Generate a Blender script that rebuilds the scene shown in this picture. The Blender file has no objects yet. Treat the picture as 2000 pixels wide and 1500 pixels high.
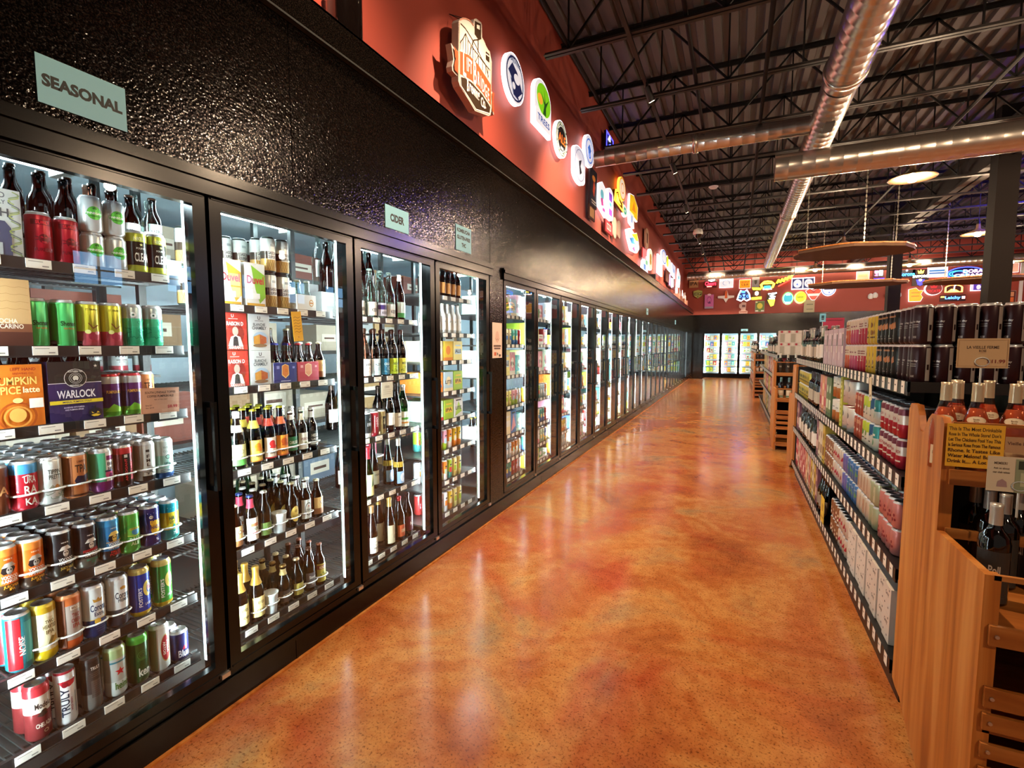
import bpy, math, random
from math import sin, cos, pi, radians, sqrt, atan, floor
from mathutils import Matrix, Vector
random.seed(11)
sc = bpy.context.scene
COL = sc.collection
# ------------------------------------------------------------------ camera
FPX, VPX, VPY, CAMH = 950.0, 1437.0, 674.0, 1.5
_p = atan((750-VPY)/FPX)
_y = atan((VPX-1000)/FPX*cos(_p))
FW = Vector((-sin(_y)*cos(_p), cos(_y)*cos(_p), -sin(_p)))
RT = Vector((cos(_y), sin(_y), 0))
UP = RT.cross(FW)
cam_d = bpy.data.cameras.new('camera'); cam = bpy.data.objects.new('camera', cam_d); COL.objects.link(cam)
cam_d.sensor_width = 36; cam_d.lens = 36*FPX/2000; cam_d.clip_start = .02; cam_d.clip_end = 100
cam.matrix_world = Matrix(((RT.x, UP.x, -FW.x, 0), (RT.y, UP.y, -FW.y, 0), (RT.z, UP.z, -FW.z, CAMH), (0, 0, 0, 1)))
sc.camera = cam
# ------------------------------------------------------------------ world, exposure
wd = bpy.data.worlds.new('world'); sc.world = wd; wd.use_nodes = True
wd.node_tree.nodes['Background'].inputs[0].default_value = (1.0, .82, .68, 1)
wd.node_tree.nodes['Background'].inputs[1].default_value = .08
sc.view_settings.view_transform = 'Standard'; sc.view_settings.look = 'None'
sc.view_settings.exposure = 0.7; sc.view_settings.gamma = 1.0; sc.view_settings.use_curve_mapping = False
sc.cycles.max_bounces = 8; sc.cycles.diffuse_bounces = 3; sc.cycles.glossy_bounces = 4
sc.cycles.transparent_max_bounces = 24; sc.cycles.transmission_bounces = 4
sc.cycles.sample_clamp_indirect = 6; sc.cycles.sample_clamp_direct = 0
sc.cycles.use_denoising = True; sc.cycles.caustics_reflective = False; sc.cycles.caustics_refractive = False
# lamps of the room: warm pendants (one visible disc each is built further down) and track spots
PENDANTS = [(2.31, -1.0, 4.0), (2.31, 4.35, 4.0), (2.31, 9.28, 4.0), (2.36, 14.7, 4.0), (2.3, 19.0, 4.0),
            (4.84, 4.3, 4.0), (4.84, 9.4, 4.0), (4.84, 14.45, 4.0), (4.81, 19.06, 4.0), (7.4, 9.5, 4.0), (7.4, 14.5, 4.0), (7.4, 19.65, 4.0)]
PEND_W, SPOT_W = 140, 66
TRACK = [(-1.08, 1.5, 4.5), (-1.08, 3.6, 4.5), (-1.06, 6.14, 4.5), (-1.08, 8.8, 4.5), (-1.12, 11.48, 4.5), (-1.08, 15.08, 4.5), (-1.1, 16.91, 4.5), (-1.09, 18.54, 4.5), (-1.08, 21.2, 4.5)]
def lamp(kind, loc, w, col, aim=None, **k):
    d = bpy.data.lights.new('lamp_light', kind); d.energy = w; d.color = col
    for a, b in k.items(): setattr(d, a, b)
    o = bpy.data.objects.new('lamp_light', d); o.location = loc; COL.objects.link(o)
    if aim is not None: o.rotation_euler = (Vector(aim)-Vector(loc)).to_track_quat('-Z', 'Y').to_euler()
    return o
WARM = (1.0, .72, .47)
for x, y, z in PENDANTS:
    lamp('POINT', (x, y, z-.13), PEND_W, WARM, shadow_soft_size=.07)
for i, (x, y, z) in enumerate(TRACK):
    lamp('SPOT', (x-.05, y, z-.12), SPOT_W*4, (1, .72, .5), (-2.28, y+.5, 3.3), spot_size=radians(80), spot_blend=1.0, shadow_soft_size=.03)
    lamp('SPOT', (x+.2, y+.6, z-.12), SPOT_W*5, (1, .70, .46), (-.5, y+1.0, 0), spot_size=radians(84), spot_blend=1.0, shadow_soft_size=.05)
for x in (-.9, .6, 2.2, 4.0, 6.0):
    lamp('SPOT', (x, 22.0, 4.6), SPOT_W*4.2, (1, .72, .5), (x+.1, 24.5, 3.6), spot_size=radians(95), spot_blend=1.0, shadow_soft_size=.03)

def pixray(px, py):
    return RT*((px-1000)/FPX)+UP*((750-py)/FPX)+FW
def onX(px, py, X):
    d = pixray(px, py); t = X/d.x; return d.y*t, CAMH+d.z*t
def onZ(px, py, Z):
    d = pixray(px, py); t = (Z-CAMH)/d.z; return d.x*t, d.y*t
def onY(px, py, Y):
    d = pixray(px, py); t = Y/d.y; return d.x*t, CAMH+d.z*t
# ------------------------------------------------------------------ colour + materials
def L(h):
    if not isinstance(h, str): return tuple(h)
    h = h.lstrip('#'); r = []
    for i in (0, 2, 4):
        c = int(h[i:i+2], 16)/255; r.append(c/12.92 if c <= .04045 else ((c+.055)/1.055)**2.4)
    return tuple(r)
MAT = {}
def newmat(n):
    m = bpy.data.materials.new(n); m.use_nodes = True; MAT[n] = m; nt = m.node_tree
    return m, nt, nt.nodes['Principled BSDF'], nt.nodes.new, nt.links.new
def simple(n, col, rough=.5, metal=0., spec=.5, bump=0, bscale=100, var=0, vscale=5, coat=0):
    m, nt, b, N, K = newmat(n); c = L(col)
    b.inputs['Base Color'].default_value = (*c, 1); b.inputs['Roughness'].default_value = rough
    b.inputs['Metallic'].default_value = metal; b.inputs['Specular IOR Level'].default_value = spec
    b.inputs['Coat Weight'].default_value = coat
    if bump or var:
        tc = N('ShaderNodeTexCoord')
    if bump:
        t = N('ShaderNodeTexNoise'); t.inputs['Scale'].default_value = bscale; t.inputs['Detail'].default_value = 2
        bp = N('ShaderNodeBump'); bp.inputs['Strength'].default_value = bump; bp.inputs['Distance'].default_value = .004
        K(tc.outputs['Object'], t.inputs['Vector']); K(t.outputs['Fac'], bp.inputs['Height']); K(bp.outputs['Normal'], b.inputs['Normal'])
    if var:
        t = N('ShaderNodeTexNoise'); t.inputs['Scale'].default_value = vscale; t.inputs['Detail'].default_value = 4
        r = N('ShaderNodeMapRange'); r.inputs['To Min'].default_value = 1-var; r.inputs['To Max'].default_value = 1+var
        x = N('ShaderNodeVectorMath'); x.operation = 'SCALE'; x.inputs[0].default_value = c
        K(tc.outputs['Object'], t.inputs['Vector']); K(t.outputs['Fac'], r.inputs['Value']); K(r.outputs['Result'], x.inputs['Scale']); K(x.outputs['Vector'], b.inputs['Base Color'])
    return m
def attrmat(n, rough=.4, metal=0., spec=.5, emit=0., coat=0):
    m, nt, b, N, K = newmat(n)
    a = N('ShaderNodeAttribute'); a.attribute_name = 'Col'
    K(a.outputs['Color'], b.inputs['Base Color'])
    b.inputs['Roughness'].default_value = rough; b.inputs['Metallic'].default_value = metal; b.inputs['Specular IOR Level'].default_value = spec
    b.inputs['Coat Weight'].default_value = coat
    if emit:
        K(a.outputs['Color'], b.inputs['Emission Color']); b.inputs['Emission Strength'].default_value = emit
    return m
def emat(n, col, s):
    m, nt, b, N, K = newmat(n); e = N('ShaderNodeEmission'); e.inputs[0].default_value = (*L(col), 1); e.inputs[1].default_value = s
    nt.nodes.remove(b); K(e.outputs[0], nt.nodes['Material Output'].inputs[0]); return m
def glassmat(n, tint, k=1.0, rough=0.0, attr=False):
    m, nt, b, N, K = newmat(n); nt.nodes.remove(b)
    t = N('ShaderNodeBsdfTransparent'); g = N('ShaderNodeBsdfGlossy'); g.inputs['Roughness'].default_value = rough
    t.inputs[0].default_value = (*L(tint), 1); g.inputs[0].default_value = (1, 1, 1, 1)
    lw = N('ShaderNodeLayerWeight'); lw.inputs['Blend'].default_value = .5
    p = N('ShaderNodeMath'); p.operation = 'POWER'; p.inputs[1].default_value = 5
    q = N('ShaderNodeMath'); q.operation = 'MULTIPLY_ADD'; q.inputs[1].default_value = .95*k; q.inputs[2].default_value = .045*k; q.use_clamp = True
    mx = N('ShaderNodeMixShader'); K(lw.outputs['Facing'], p.inputs[0]); K(p.outputs[0], q.inputs[0]); K(q.outputs[0], mx.inputs[0])
    K(t.outputs[0], mx.inputs[1]); K(g.outputs[0], mx.inputs[2]); K(mx.outputs[0], nt.nodes['Material Output'].inputs[0]); return m
attrmat('can_print', .28, .35, .5); attrmat('paper_print', .5); attrmat('sign_print', .35); attrmat('cap_print', .3, .5)
attrmat('neon_tube', .4, emit=6.5); attrmat('backlit_sign', .4, emit=.36); attrmat('backlit_side', .4, emit=1.9)
simple('aluminium', '#c9c9c9', .3, .9); simple('black_frame', '#030303', .2, spec=.32); simple('shelf_metal', '#3a3d3c', .4, .5)
simple('shelf_dark', '#151515', .45); simple('cooler_wall', '#cbdfe8', .5, var=.06, vscale=3); simple('cooler_metal', '#b9c6c2', .35, .5)
simple('plastic_white', '#dfe5e4', .4); simple('plastic_clear', '#c9d2d2', .25); simple('truss_black', '#0c0908', .7, spec=.25)
simple('dark_brown', '#241b17', .6); simple('gondola_black', '#0c0c0c', .4); simple('rail_white', '#e7e3da', .4)
simple('joist_chord', '#231d1a', .5, spec=.4); simple('chain_metal', '#8d877c', .35, .8); simple('white_enamel', '#9c7c58', .4); simple('column_paint', '#140d0a', .8, spec=.2)
simple('cloud_wood', '#5e4430', .8, bump=.5, bscale=30, var=.3, vscale=6); simple('track_black', '#0d0b0a', .5); simple('cooler_floor', '#3a3835', .4)
glassmat('door_glass', '#f2f7f5', 1.3); glassmat('glass_brown', '#5c2c10', 1.2); glassmat('glass_green', '#2f7a35', 1.2); glassmat('glass_clear', '#dfe9e4', 1.2)
glassmat('glass_olive', '#4a3b12', 1.2); glassmat('glass_rose', '#e6b9a3', 1.2); glassmat('clear_guard', '#f0eee8', 1.0)
simple('wine_dark', '#0b0203', .06, spec=.7); simple('glass_black', '#0a0605', .05, spec=.8)
emat('tube_glow', '#dff6ff', 42); emat('led_glow', '#e9f8ff', 120); emat('led_soft', '#dff2f4', 9); emat('led_far', '#e9f8ff', 48); emat('bulb_glow', '#ffd9a0', 40); emat('window_glow', '#8fcaff', 4.0)
emat('neon_blue', '#3a28ff', 110)
# hammered black wall panel
def hammered():
    m, nt, b, N, K = newmat('hammered_black'); b.inputs['Base Color'].default_value = (.0022, .0016, .0014, 1); b.inputs['Roughness'].default_value = .13
    b.inputs['Specular IOR Level'].default_value = .36
    tc = N('ShaderNodeTexCoord'); t = N('ShaderNodeTexVoronoi'); t.inputs['Scale'].default_value = 90; t.feature = 'SMOOTH_F1'
    n2 = N('ShaderNodeTexNoise'); n2.inputs['Scale'].default_value = 120; n2.inputs['Detail'].default_value = 1
    ad = N('ShaderNodeMath'); ad.operation = 'ADD'
    bp = N('ShaderNodeBump'); bp.inputs['Strength'].default_value = .5; bp.inputs['Distance'].default_value = .0017
    K(tc.outputs['Object'], t.inputs['Vector']); K(tc.outputs['Object'], n2.inputs['Vector']); K(t.outputs['Distance'], ad.inputs[0]); K(n2.outputs['Fac'], ad.inputs[1])
    K(ad.outputs[0], bp.inputs['Height']); K(bp.outputs['Normal'], b.inputs['Normal'])
    n3 = N('ShaderNodeTexNoise'); n3.inputs['Scale'].default_value = 210; n3.inputs['Detail'].default_value = 2; K(tc.outputs['Object'], n3.inputs['Vector'])
    mr = N('ShaderNodeMapRange'); mr.inputs['From Min'].default_value = .47; mr.inputs['From Max'].default_value = .66; mr.inputs['To Min'].default_value = .06; mr.inputs['To Max'].default_value = 1.0; K(n3.outputs['Fac'], mr.inputs['Value']); K(mr.outputs['Result'], b.inputs['Specular IOR Level'])
    cm = N('ShaderNodeMixRGB'); cm.inputs[1].default_value = (.0012, .0009, .0008, 1); cm.inputs[2].default_value = (.011, .0075, .0055, 1); K(mr.outputs['Result'], cm.inputs[0]); K(cm.outputs[0], b.inputs['Base Color'])
hammered()
def ramp(N, stops):
    r = N('ShaderNodeValToRGB'); e = r.color_ramp.elements
    e[0].position, e[0].color = stops[0][0], (*L(stops[0][1]), 1); e[1].position, e[1].color = stops[-1][0], (*L(stops[-1][1]), 1)
    for p, c in stops[1:-1]: q = e.new(p); q.color = (*L(c), 1)
    return r
def floor_mat():
    m, nt, b, N, K = newmat('stained_concrete'); tc = N('ShaderNodeTexCoord')
    def nz(s, d, rough=.6, dist=0):
        t = N('ShaderNodeTexNoise'); t.inputs['Scale'].default_value = s; t.inputs['Detail'].default_value = d; t.inputs['Roughness'].default_value = rough; t.inputs['Distortion'].default_value = dist
        K(tc.outputs['Object'], t.inputs['Vector']); return t
    a = nz(1.5, 6, .6, .8); r1 = ramp(N, [(.30, '#93522a'), (.44, '#b06a33'), (.56, '#bd8448'), (.68, '#9c7b52')]); K(a.outputs['Fac'], r1.inputs['Fac'])
    c = nz(1.0, 4, .6, 1.0); r2 = ramp(N, [(.50, '#000000'), (.66, '#ffffff')]); K(c.outputs['Fac'], r2.inputs['Fac'])
    mx = N('ShaderNodeMixRGB'); mx.inputs[2].default_value = (*L('#a84326'), 1); K(r1.outputs['Color'], mx.inputs[1])
    q = N('ShaderNodeMath'); q.operation = 'MULTIPLY'; q.inputs[1].default_value = .7; K(r2.outputs['Color'], q.inputs[0]); K(q.outputs[0], mx.inputs[0])
    s = nz(95, 3, .7); r3 = ramp(N, [(.34, '#6b4a36'), (.47, '#ffffff'), (.62, '#ffffff'), (.72, '#ffe6cf')]); K(s.outputs['Fac'], r3.inputs['Fac'])
    m2 = N('ShaderNodeMixRGB'); m2.blend_type = 'MULTIPLY'; m2.inputs[0].default_value = .75; K(mx.outputs[0], m2.inputs[1]); K(r3.outputs['Color'], m2.inputs[2])
    k = nz(14, 5, .7); r4 = ramp(N, [(.3, '#dcc3b2'), (.6, '#ffffff')]); K(k.outputs['Fac'], r4.inputs['Fac'])
    m3 = N('ShaderNodeMixRGB'); m3.blend_type = 'MULTIPLY'; m3.inputs[0].default_value = .8; K(m2.outputs[0], m3.inputs[1]); K(r4.outputs['Color'], m3.inputs[2])
    K(m3.outputs[0], b.inputs['Base Color']); b.inputs['Specular IOR Level'].default_value = .6
    rr = nz(5, 4); mr = N('ShaderNodeMapRange'); mr.inputs['To Min'].default_value = .10; mr.inputs['To Max'].default_value = .30; K(rr.outputs['Fac'], mr.inputs['Value']); K(mr.outputs['Result'], b.inputs['Roughness'])
floor_mat()
def wood(n, c1, c2, c3, ax=(11, 11, .6), rough=.42):
    m, nt, b, N, K = newmat(n); tc = N('ShaderNodeTexCoord'); mp = N('ShaderNodeMapping'); mp.inputs['Scale'].default_value = ax
    t = N('ShaderNodeTexNoise'); t.inputs['Scale'].default_value = 1.6; t.inputs['Detail'].default_value = 6; t.inputs['Distortion'].default_value = .8
    r = ramp(N, [(.32, c1), (.5, c2), (.68, c3)]); K(tc.outputs['Object'], mp.inputs['Vector']); K(mp.outputs[0], t.inputs['Vector']); K(t.outputs['Fac'], r.inputs['Fac']); K(r.outputs['Color'], b.inputs['Base Color'])
    b.inputs['Roughness'].default_value = rough
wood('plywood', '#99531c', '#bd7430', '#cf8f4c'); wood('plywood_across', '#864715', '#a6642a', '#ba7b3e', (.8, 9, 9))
simple('red_wall', '#9a4030', .6, bump=.08, bscale=60, var=.08, vscale=1.5)
simple('deck_paint', '#54504f', .6, .1, var=.22, vscale=1.2)
simple('galvanised', '#b9b0a6', .27, .9, bump=.03, bscale=14, var=.10, vscale=12)
# ------------------------------------------------------------------ mesh builder
TXT = {}
def text_tris(s):
    if s in TXT: return TXT[s]
    cu = bpy.data.curves.new('t', 'FONT'); cu.body = s.lstrip('*'); cu.align_x = 'CENTER'; cu.align_y = 'CENTER'; cu.resolution_u = 3; cu.offset = .05 if s[0] == '*' else .02; cu.fill_mode = 'FRONT'
    cu.space_line = .85
    o = bpy.data.objects.new('t', cu); COL.objects.link(o); bpy.context.view_layer.update()
    me = o.evaluated_get(bpy.context.evaluated_depsgraph_get()).to_mesh()
    v = [(p.co.x, p.co.y) for p in me.vertices]; me.calc_loop_triangles(); f = [tuple(t.vertices) for t in me.loop_triangles]
    bpy.data.objects.remove(o); bpy.data.curves.remove(cu)
    if v:
        xs = [p[0] for p in v]; ys = [p[1] for p in v]; cx, cy = (min(xs)+max(xs))/2, (min(ys)+max(ys))/2
        v = [(p[0]-cx, p[1]-cy) for p in v]; w, h = max(xs)-min(xs), max(ys)-min(ys)
    else: w = h = 1
    TXT[s] = (v, f, w, h); return TXT[s]
def clip(poly, a, sgn):
    out = []
    for i in range(len(poly)):
        p, q = poly[i], poly[(i+1) % len(poly)]; dp, dq = (p[0]-a)*sgn, (q[0]-a)*sgn
        if dp >= 0: out.append(p)
        if (dp > 0 and dq < 0) or (dp < 0 and dq > 0):
            t = dp/(dp-dq); out.append((a, p[1]+(q[1]-p[1])*t))
    return out
class MB:
    def __init__(s): s.v = []; s.f = []; s.c = []; s.m = []; s.s = []
    def face(s, pts, col, m=0, sm=False):
        n = len(s.v); s.v += pts; s.f.append(tuple(range(n, n+len(pts)))); s.c.append(col); s.m.append(m); s.s.append(sm)
    def grid(s, rows, col, m=0, sm=True, close=True, cols=None):
        n = len(s.v); k = len(rows[0])
        for r in rows: s.v += r
        for i in range(len(rows)-1):
            cc = cols[i] if cols else col
            for j in range(k if close else k-1):
                a, b = n+i*k+j, n+i*k+(j+1) % k
                s.f.append((a, b, b+k, a+k)); s.c.append(cc); s.m.append(m); s.s.append(sm)
    def box(s, x0, x1, y0, y1, z0, z1, col=(1, 1, 1), m=0):
        if x0 > x1: x0, x1 = x1, x0
        if y0 > y1: y0, y1 = y1, y0
        if z0 > z1: z0, z1 = z1, z0
        n = len(s.v); s.v += [(x0, y0, z0), (x1, y0, z0), (x1, y1, z0), (x0, y1, z0), (x0, y0, z1), (x1, y0, z1), (x1, y1, z1), (x0, y1, z1)]
        for f in ((0, 3, 2, 1), (4, 5, 6, 7), (0, 1, 5, 4), (1, 2, 6, 5), (2, 3, 7, 6), (3, 0, 4, 7)):
            s.f.append(tuple(n+i for i in f)); s.c.append(col); s.m.append(m); s.s.append(False)
        return s
    def lathe(s, prof, seg=16, col=(1, 1, 1), m=0, c=(0, 0, 0), cols=None, caps=True, axis='z'):
        rows = []
        for r, z in prof:
            if axis == 'z': rows.append([(c[0]+r*cos(2*pi*i/seg), c[1]+r*sin(2*pi*i/seg), c[2]+z) for i in range(seg)])
            elif axis == 'y': rows.append([(c[0]+r*cos(2*pi*i/seg), c[1]+z, c[2]-r*sin(2*pi*i/seg)) for i in range(seg)])
            else: rows.append([(c[0]+z, c[1]+r*cos(2*pi*i/seg), c[2]+r*sin(2*pi*i/seg)) for i in range(seg)])
        s.grid(rows, col, m, True, True, cols)
        if caps:
            s.face(rows[0][::-1], col, m); s.face(rows[-1], cols[-1] if cols else col, m)
        return s
    def tube(s, pts, r, col=(1, 1, 1), m=0, seg=6, close=False):
        P = [Vector(p) for p in pts]; rows = []; N = len(P)
        for i, p in enumerate(P):
            d = (P[(i+1) % N]-P[i-1]) if close else (P[min(i+1, N-1)]-P[max(i-1, 0)])
            d = d.normalized(); u = d.cross(Vector((0, 0, 1)))
            if u.length < .05: u = d.cross(Vector((1, 0, 0)))
            u.normalize(); w = d.cross(u)
            rows.append([tuple(p+u*(r*cos(2*pi*k/seg))+w*(r*sin(2*pi*k/seg))) for k in range(seg)])
        if close: rows.append(rows[0])
        s.grid(rows, col, m); 
        if not close: s.face(rows[0][::-1], col, m); s.face(rows[-1], col, m)
        return s
    def bar(s, a, b, w, h, col=(1, 1, 1), m=0):
        a, b = Vector(a), Vector(b); d = (b-a).normalized(); u = d.cross(Vector((0, 0, 1)))
        if u.length < .05: u = Vector((1, 0, 0))
        u.normalize(); t = u.cross(d); R = [[tuple(p+u*(sx*w/2)+t*(sz*h/2)) for sx, sz in ((-1, -1), (1, -1), (1, 1), (-1, 1))] for p in (a, b)]
        s.grid(R, col, m, False); s.face(R[0][::-1], col, m); s.face(R[1], col, m); return s
    def prism(s, poly, fn, t0, t1, col=(1, 1, 1), m=0, side=None):      # poly (u,v), fn(u,v,t)->xyz
        A = [fn(u, v, t0) for u, v in poly]; B = [fn(u, v, t1) for u, v in poly]; n = len(poly)
        s.face(A[::-1], side or col, m); s.face(B, col, m)
        for i in range(n):
            j = (i+1) % n; s.face([A[i], A[j], B[j], B[i]], side or col, m)
        return s
    # flat artwork in (u, v); fn maps (u, v, layer); cut = strip width for bending
    def art(s, items, fn, cut=0, m=0):
        for li, it in enumerate(items):
            k = it[0]; polys = []; col = L(it[-1] if not isinstance(it[-1], dict) else it[-2]); o = it[-1] if isinstance(it[-1], dict) else {}
            if k == 't':
                _, t, u, v, h = it[:5]; V, F, w, hh = text_tris(t); sc_ = h/hh; sx = sc_*o.get('sx', 1)
                if 'w' in o: sx = o['w']/w
                a = o.get('rot', 0); ca, sa = cos(a), sin(a)
                W = [(u+(x*sx)*ca-(y*sc_)*sa, v+(x*sx)*sa+(y*sc_)*ca) for x, y in V]; polys = [[W[i] for i in f] for f in F]
            elif k == 'r': _, u0, v0, u1, v1 = it[:5]; polys = [[(u0, v0), (u1, v0), (u1, v1), (u0, v1)]]
            elif k == 'o': _, u, v, a, b = it[:5]; polys = [[(u+a*cos(2*pi*i/20), v+b*sin(2*pi*i/20)) for i in range(20)]]
            elif k == 'ring':
                _, u, v, a, b = it[:5]; asp = o.get('asp', 1); n = 24
                for i in range(n):
                    p, q = 2*pi*i/n, 2*pi*(i+1)/n; polys.append([(u+a*cos(p), v+asp*a*sin(p)), (u+b*cos(p), v+asp*b*sin(p)), (u+b*cos(q), v+asp*b*sin(q)), (u+a*cos(q), v+asp*a*sin(q))])
            elif k == 's':
                _, u, v, r = it[:4]; P = [(u+(r if i % 2 == 0 else r*.4)*sin(pi*i/5), v+(r if i % 2 == 0 else r*.4)*cos(pi*i/5)) for i in range(10)]
                polys = [[(u, v), P[(i+1) % 10], P[i]] for i in range(10)]
            elif k == 'p': polys = [list(it[1])]
            elif k == 'tri': polys = [list(t) for t in it[1]]
            elif k == 'ln':
                P = it[1]; w = it[2]/2
                for a, b in zip(P[:-1], P[1:]):
                    dx, dy = b[0]-a[0], b[1]-a[1]; l = sqrt(dx*dx+dy*dy) or 1; nx, ny = -dy/l*w, dx/l*w; ex, ey = dx/l*w*.5, dy/l*w*.5
                    polys.append([(a[0]+nx-ex, a[1]+ny-ey), (a[0]-nx-ex, a[1]-ny-ey), (b[0]-nx+ex, b[1]-ny+ey), (b[0]+nx+ex, b[1]+ny+ey)])
            mm = o.get('m', m); ly = o.get('ly', li+1)
            for P in polys:
                if cut:
                    a0, a1 = min(p[0] for p in P), max(p[0] for p in P); k0 = floor(a0/cut); 
                    while k0*cut < a1-1e-9:
                        q = clip(clip(P, k0*cut, 1), (k0+1)*cut, -1) if (a0 < k0*cut or a1 > (k0+1)*cut) else P
                        if len(q) > 2: s.face([fn(u, v, ly) for u, v in q], col, mm)
                        k0 += 1
                else: s.face([fn(u, v, ly) for u, v in P], col, mm)
        return s
    def merge(s, o, dm=0, off=(0, 0, 0)):
        n = len(s.v); s.v += [(a+off[0], b+off[1], c+off[2]) for a, b, c in o.v]; s.f += [tuple(n+i for i in f) for f in o.f]
        s.c += o.c; s.m += [x+dm for x in o.m]; s.s += o.s
    def mesh(s, name, mats):
        me = bpy.data.meshes.new(name); me.from_pydata(s.v, [], s.f)
        me.polygons.foreach_set('material_index', s.m); me.polygons.foreach_set('use_smooth', s.s)
        if any(x in ATTR for x in mats):
            at = me.color_attributes.new('Col', 'FLOAT_COLOR', 'CORNER'); buf = []
            for f, c in zip(s.f, s.c): buf += [c[0], c[1], c[2], 1.0]*len(f)
            at.data.foreach_set('color', buf)
        for x in mats: me.materials.append(MAT[x])
        me.update(); return me
ATTR = {'backlit_side', 'can_print', 'paper_print', 'sign_print', 'cap_print', 'neon_tube', 'backlit_sign'}
def put(name, mb, mats, parent=None, loc=None, rot=None):
    if isinstance(mats, str): mats = [mats]
    me = mb if isinstance(mb, bpy.types.Mesh) else mb.mesh(name, mats)
    o = bpy.data.objects.new(name, me); COL.objects.link(o)
    if parent: o.parent = parent
    if loc is not None: o.location = loc
    if rot is not None: o.rotation_euler = (0, 0, rot)
    return o
def tag(o, label, cat, group=None):
    o['label'] = label; o['category'] = cat
    if group: o['group'] = group
    return o
def empty(name, loc, label, cat, group=None, rot=0):
    o = bpy.data.objects.new(name, None); COL.objects.link(o); o.location = loc; o.rotation_euler = (0, 0, rot); o.empty_display_size = .05
    return tag(o, label, cat, group)
def struct(name, mb, mats):
    o = put(name, mb, mats); o['kind'] = 'structure'; return o
ORD = ['first', 'second', 'third', 'fourth', 'fifth', 'sixth', 'seventh', 'eighth', 'ninth', 'tenth', 'eleventh', 'twelfth', 'thirteenth', 'fourteenth', 'fifteenth', 'sixteenth',
       'seventeenth', 'eighteenth', 'nineteenth', 'twentieth', 'twenty-first', 'twenty-second', 'twenty-third', 'twenty-fourth', 'twenty-fifth', 'twenty-sixth', 'twenty-seventh', 'twenty-eighth']
W_ = (1, 1, 1)
# ================================================================== SETTING
XW, XR, YF, YB, ZD = -1.86, -2.30, 24.3, 24.55, 5.6
BA = [.47, 1.25, 2.04, 2.81, 3.61]
B0, BS, NB = 3.88, .77, 26
BB = [B0+BS*i for i in range(NB+1)]
RAIL = {0: [1.76, 1.49, 1.24, .98, .73, .475, .22], 1: [1.67, 1.31, .94, .575, .195], 2: [1.66, 1.30, .935, .56, .185], 3: [1.86, 1.585, 1.375, 1.14, .925, .695, .455, .205]}
RB = [1.78, 1.50, 1.20, .90, .62, .38, .19]
m = MB(); m.box(-4.4, 12.2, -4, 26, -.1, 0); struct('floor', m, 'stained_concrete')
# floor score joints as thin saw cuts are part of the slab finish
m = MB(); m.box(XR-.15, XR, -4, 26, 3.0, ZD+.1); struct('wall_left', m, 'red_wall')
m = MB(); m.box(XR-.15, 12.2, YB, YB+.15, 2.6, ZD+.1); struct('wall_far', m, 'red_wall')
m = MB(); wins = [(6.9, 8.1), (9.2, 10.1), (11.2, 12.2), (13.6, 14.5), (15.5, 16.6)]
y = -4
for a, b in wins: m.box(12, 12.2, y, a, 0, ZD); m.box(12, 12.2, a, b, 0, 3.1); m.box(12, 12.2, a, b, 4.0, ZD); y = b
m.box(12, 12.2, y, 26, 0, ZD); struct('wall_right', m, 'red_wall')
for i, (a, b) in enumerate(wins):
    m = MB()
    for q in (a, (a+b)/2-.02, b-.04): m.box(11.98, 12.04, q, q+.04, 3.1, 4.0)
    for q in (3.1, 3.5, 3.96): m.box(11.98, 12.04, a, b, q, q+.04)
    w = struct('window_%d' % (i+1), m, 'black_frame'); g = MB(); g.box(12.05, 12.07, a, b, 3.1, 4.0); put('window_pane', g, 'window_glow', w)
# corrugated roof deck
m = MB(); x = XR-.1; pts = []; d = .055
while x < 12.2:
    pts += [(x, ZD), (x+.085, ZD), (x+.105, ZD+d), (x+.18, ZD+d)]; x += .20
for (x0, z0), (x1, z1) in zip(pts[:-1], pts[1:]): m.face([(x0, -4, z0), (x0, 26, z0), (x1, 26, z1), (x1, -4, z1)], W_)
struct('ceiling', m, 'deck_paint')
# ---- cooler wall (black hammered panels, ledge, kick plate)
def wallpanels():
    m = MB(); seams = [-4, -1.4, -.2, 1.66, 3.62, 5.2, 6.9, 8.6, 9.8, 11.6, 13.4, 15.2, 17, 18.8, 20.6, 22.4, YF]
    for a, b in zip(seams[:-1], seams[1:]): m.box(XW-.04, XW, a+.002, b-.002, 2.16, 2.94)
    m.box(XW-.04, XW-.006, -4, YF, 2.16, 2.94)
    m.box(XW-.04, XW, -4, .45, 0, 2.16); m.box(XW-.05, XW-.001, BA[-1]+.01, BB[0]-.01, .12, 2.16); m.box(XW-.04, XW, BB[-1]+.02, YF, .12, 2.16)
    return m
struct('wall_cooler_front', wallpanels(), 'hammered_black')
m = MB(); m.box(XW-.03, XW+.018, -4, YF+.02, 2.945, 3.10); m.box(XR, XW+.018, -4, YF+.02, 3.09, 3.102); struct('trim_ledge', m, 'hammered_black')
m = MB(); m.box(XW+.0, XW+.03, -4, YF, 2.937, 2.946); struct('trim_bead', m, 'shelf_metal')
m = MB(); m.box(XW-.05, XW+.004, .0, YF, 0, .125)
for a in (1.58, 4.8, 7.9, 11): m.box(XW+.004, XW+.006, a, a+.012, 0, .125)
m.box(XW-.05, XW+.012, 0, YF, .105, .125); struct('baseboard_left', m, 'black_frame')
m = MB(); m.box(XW-.001, XW+.02, -4, YF, 0, .008); struct('trim_caulk', m, 'plywood')
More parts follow.
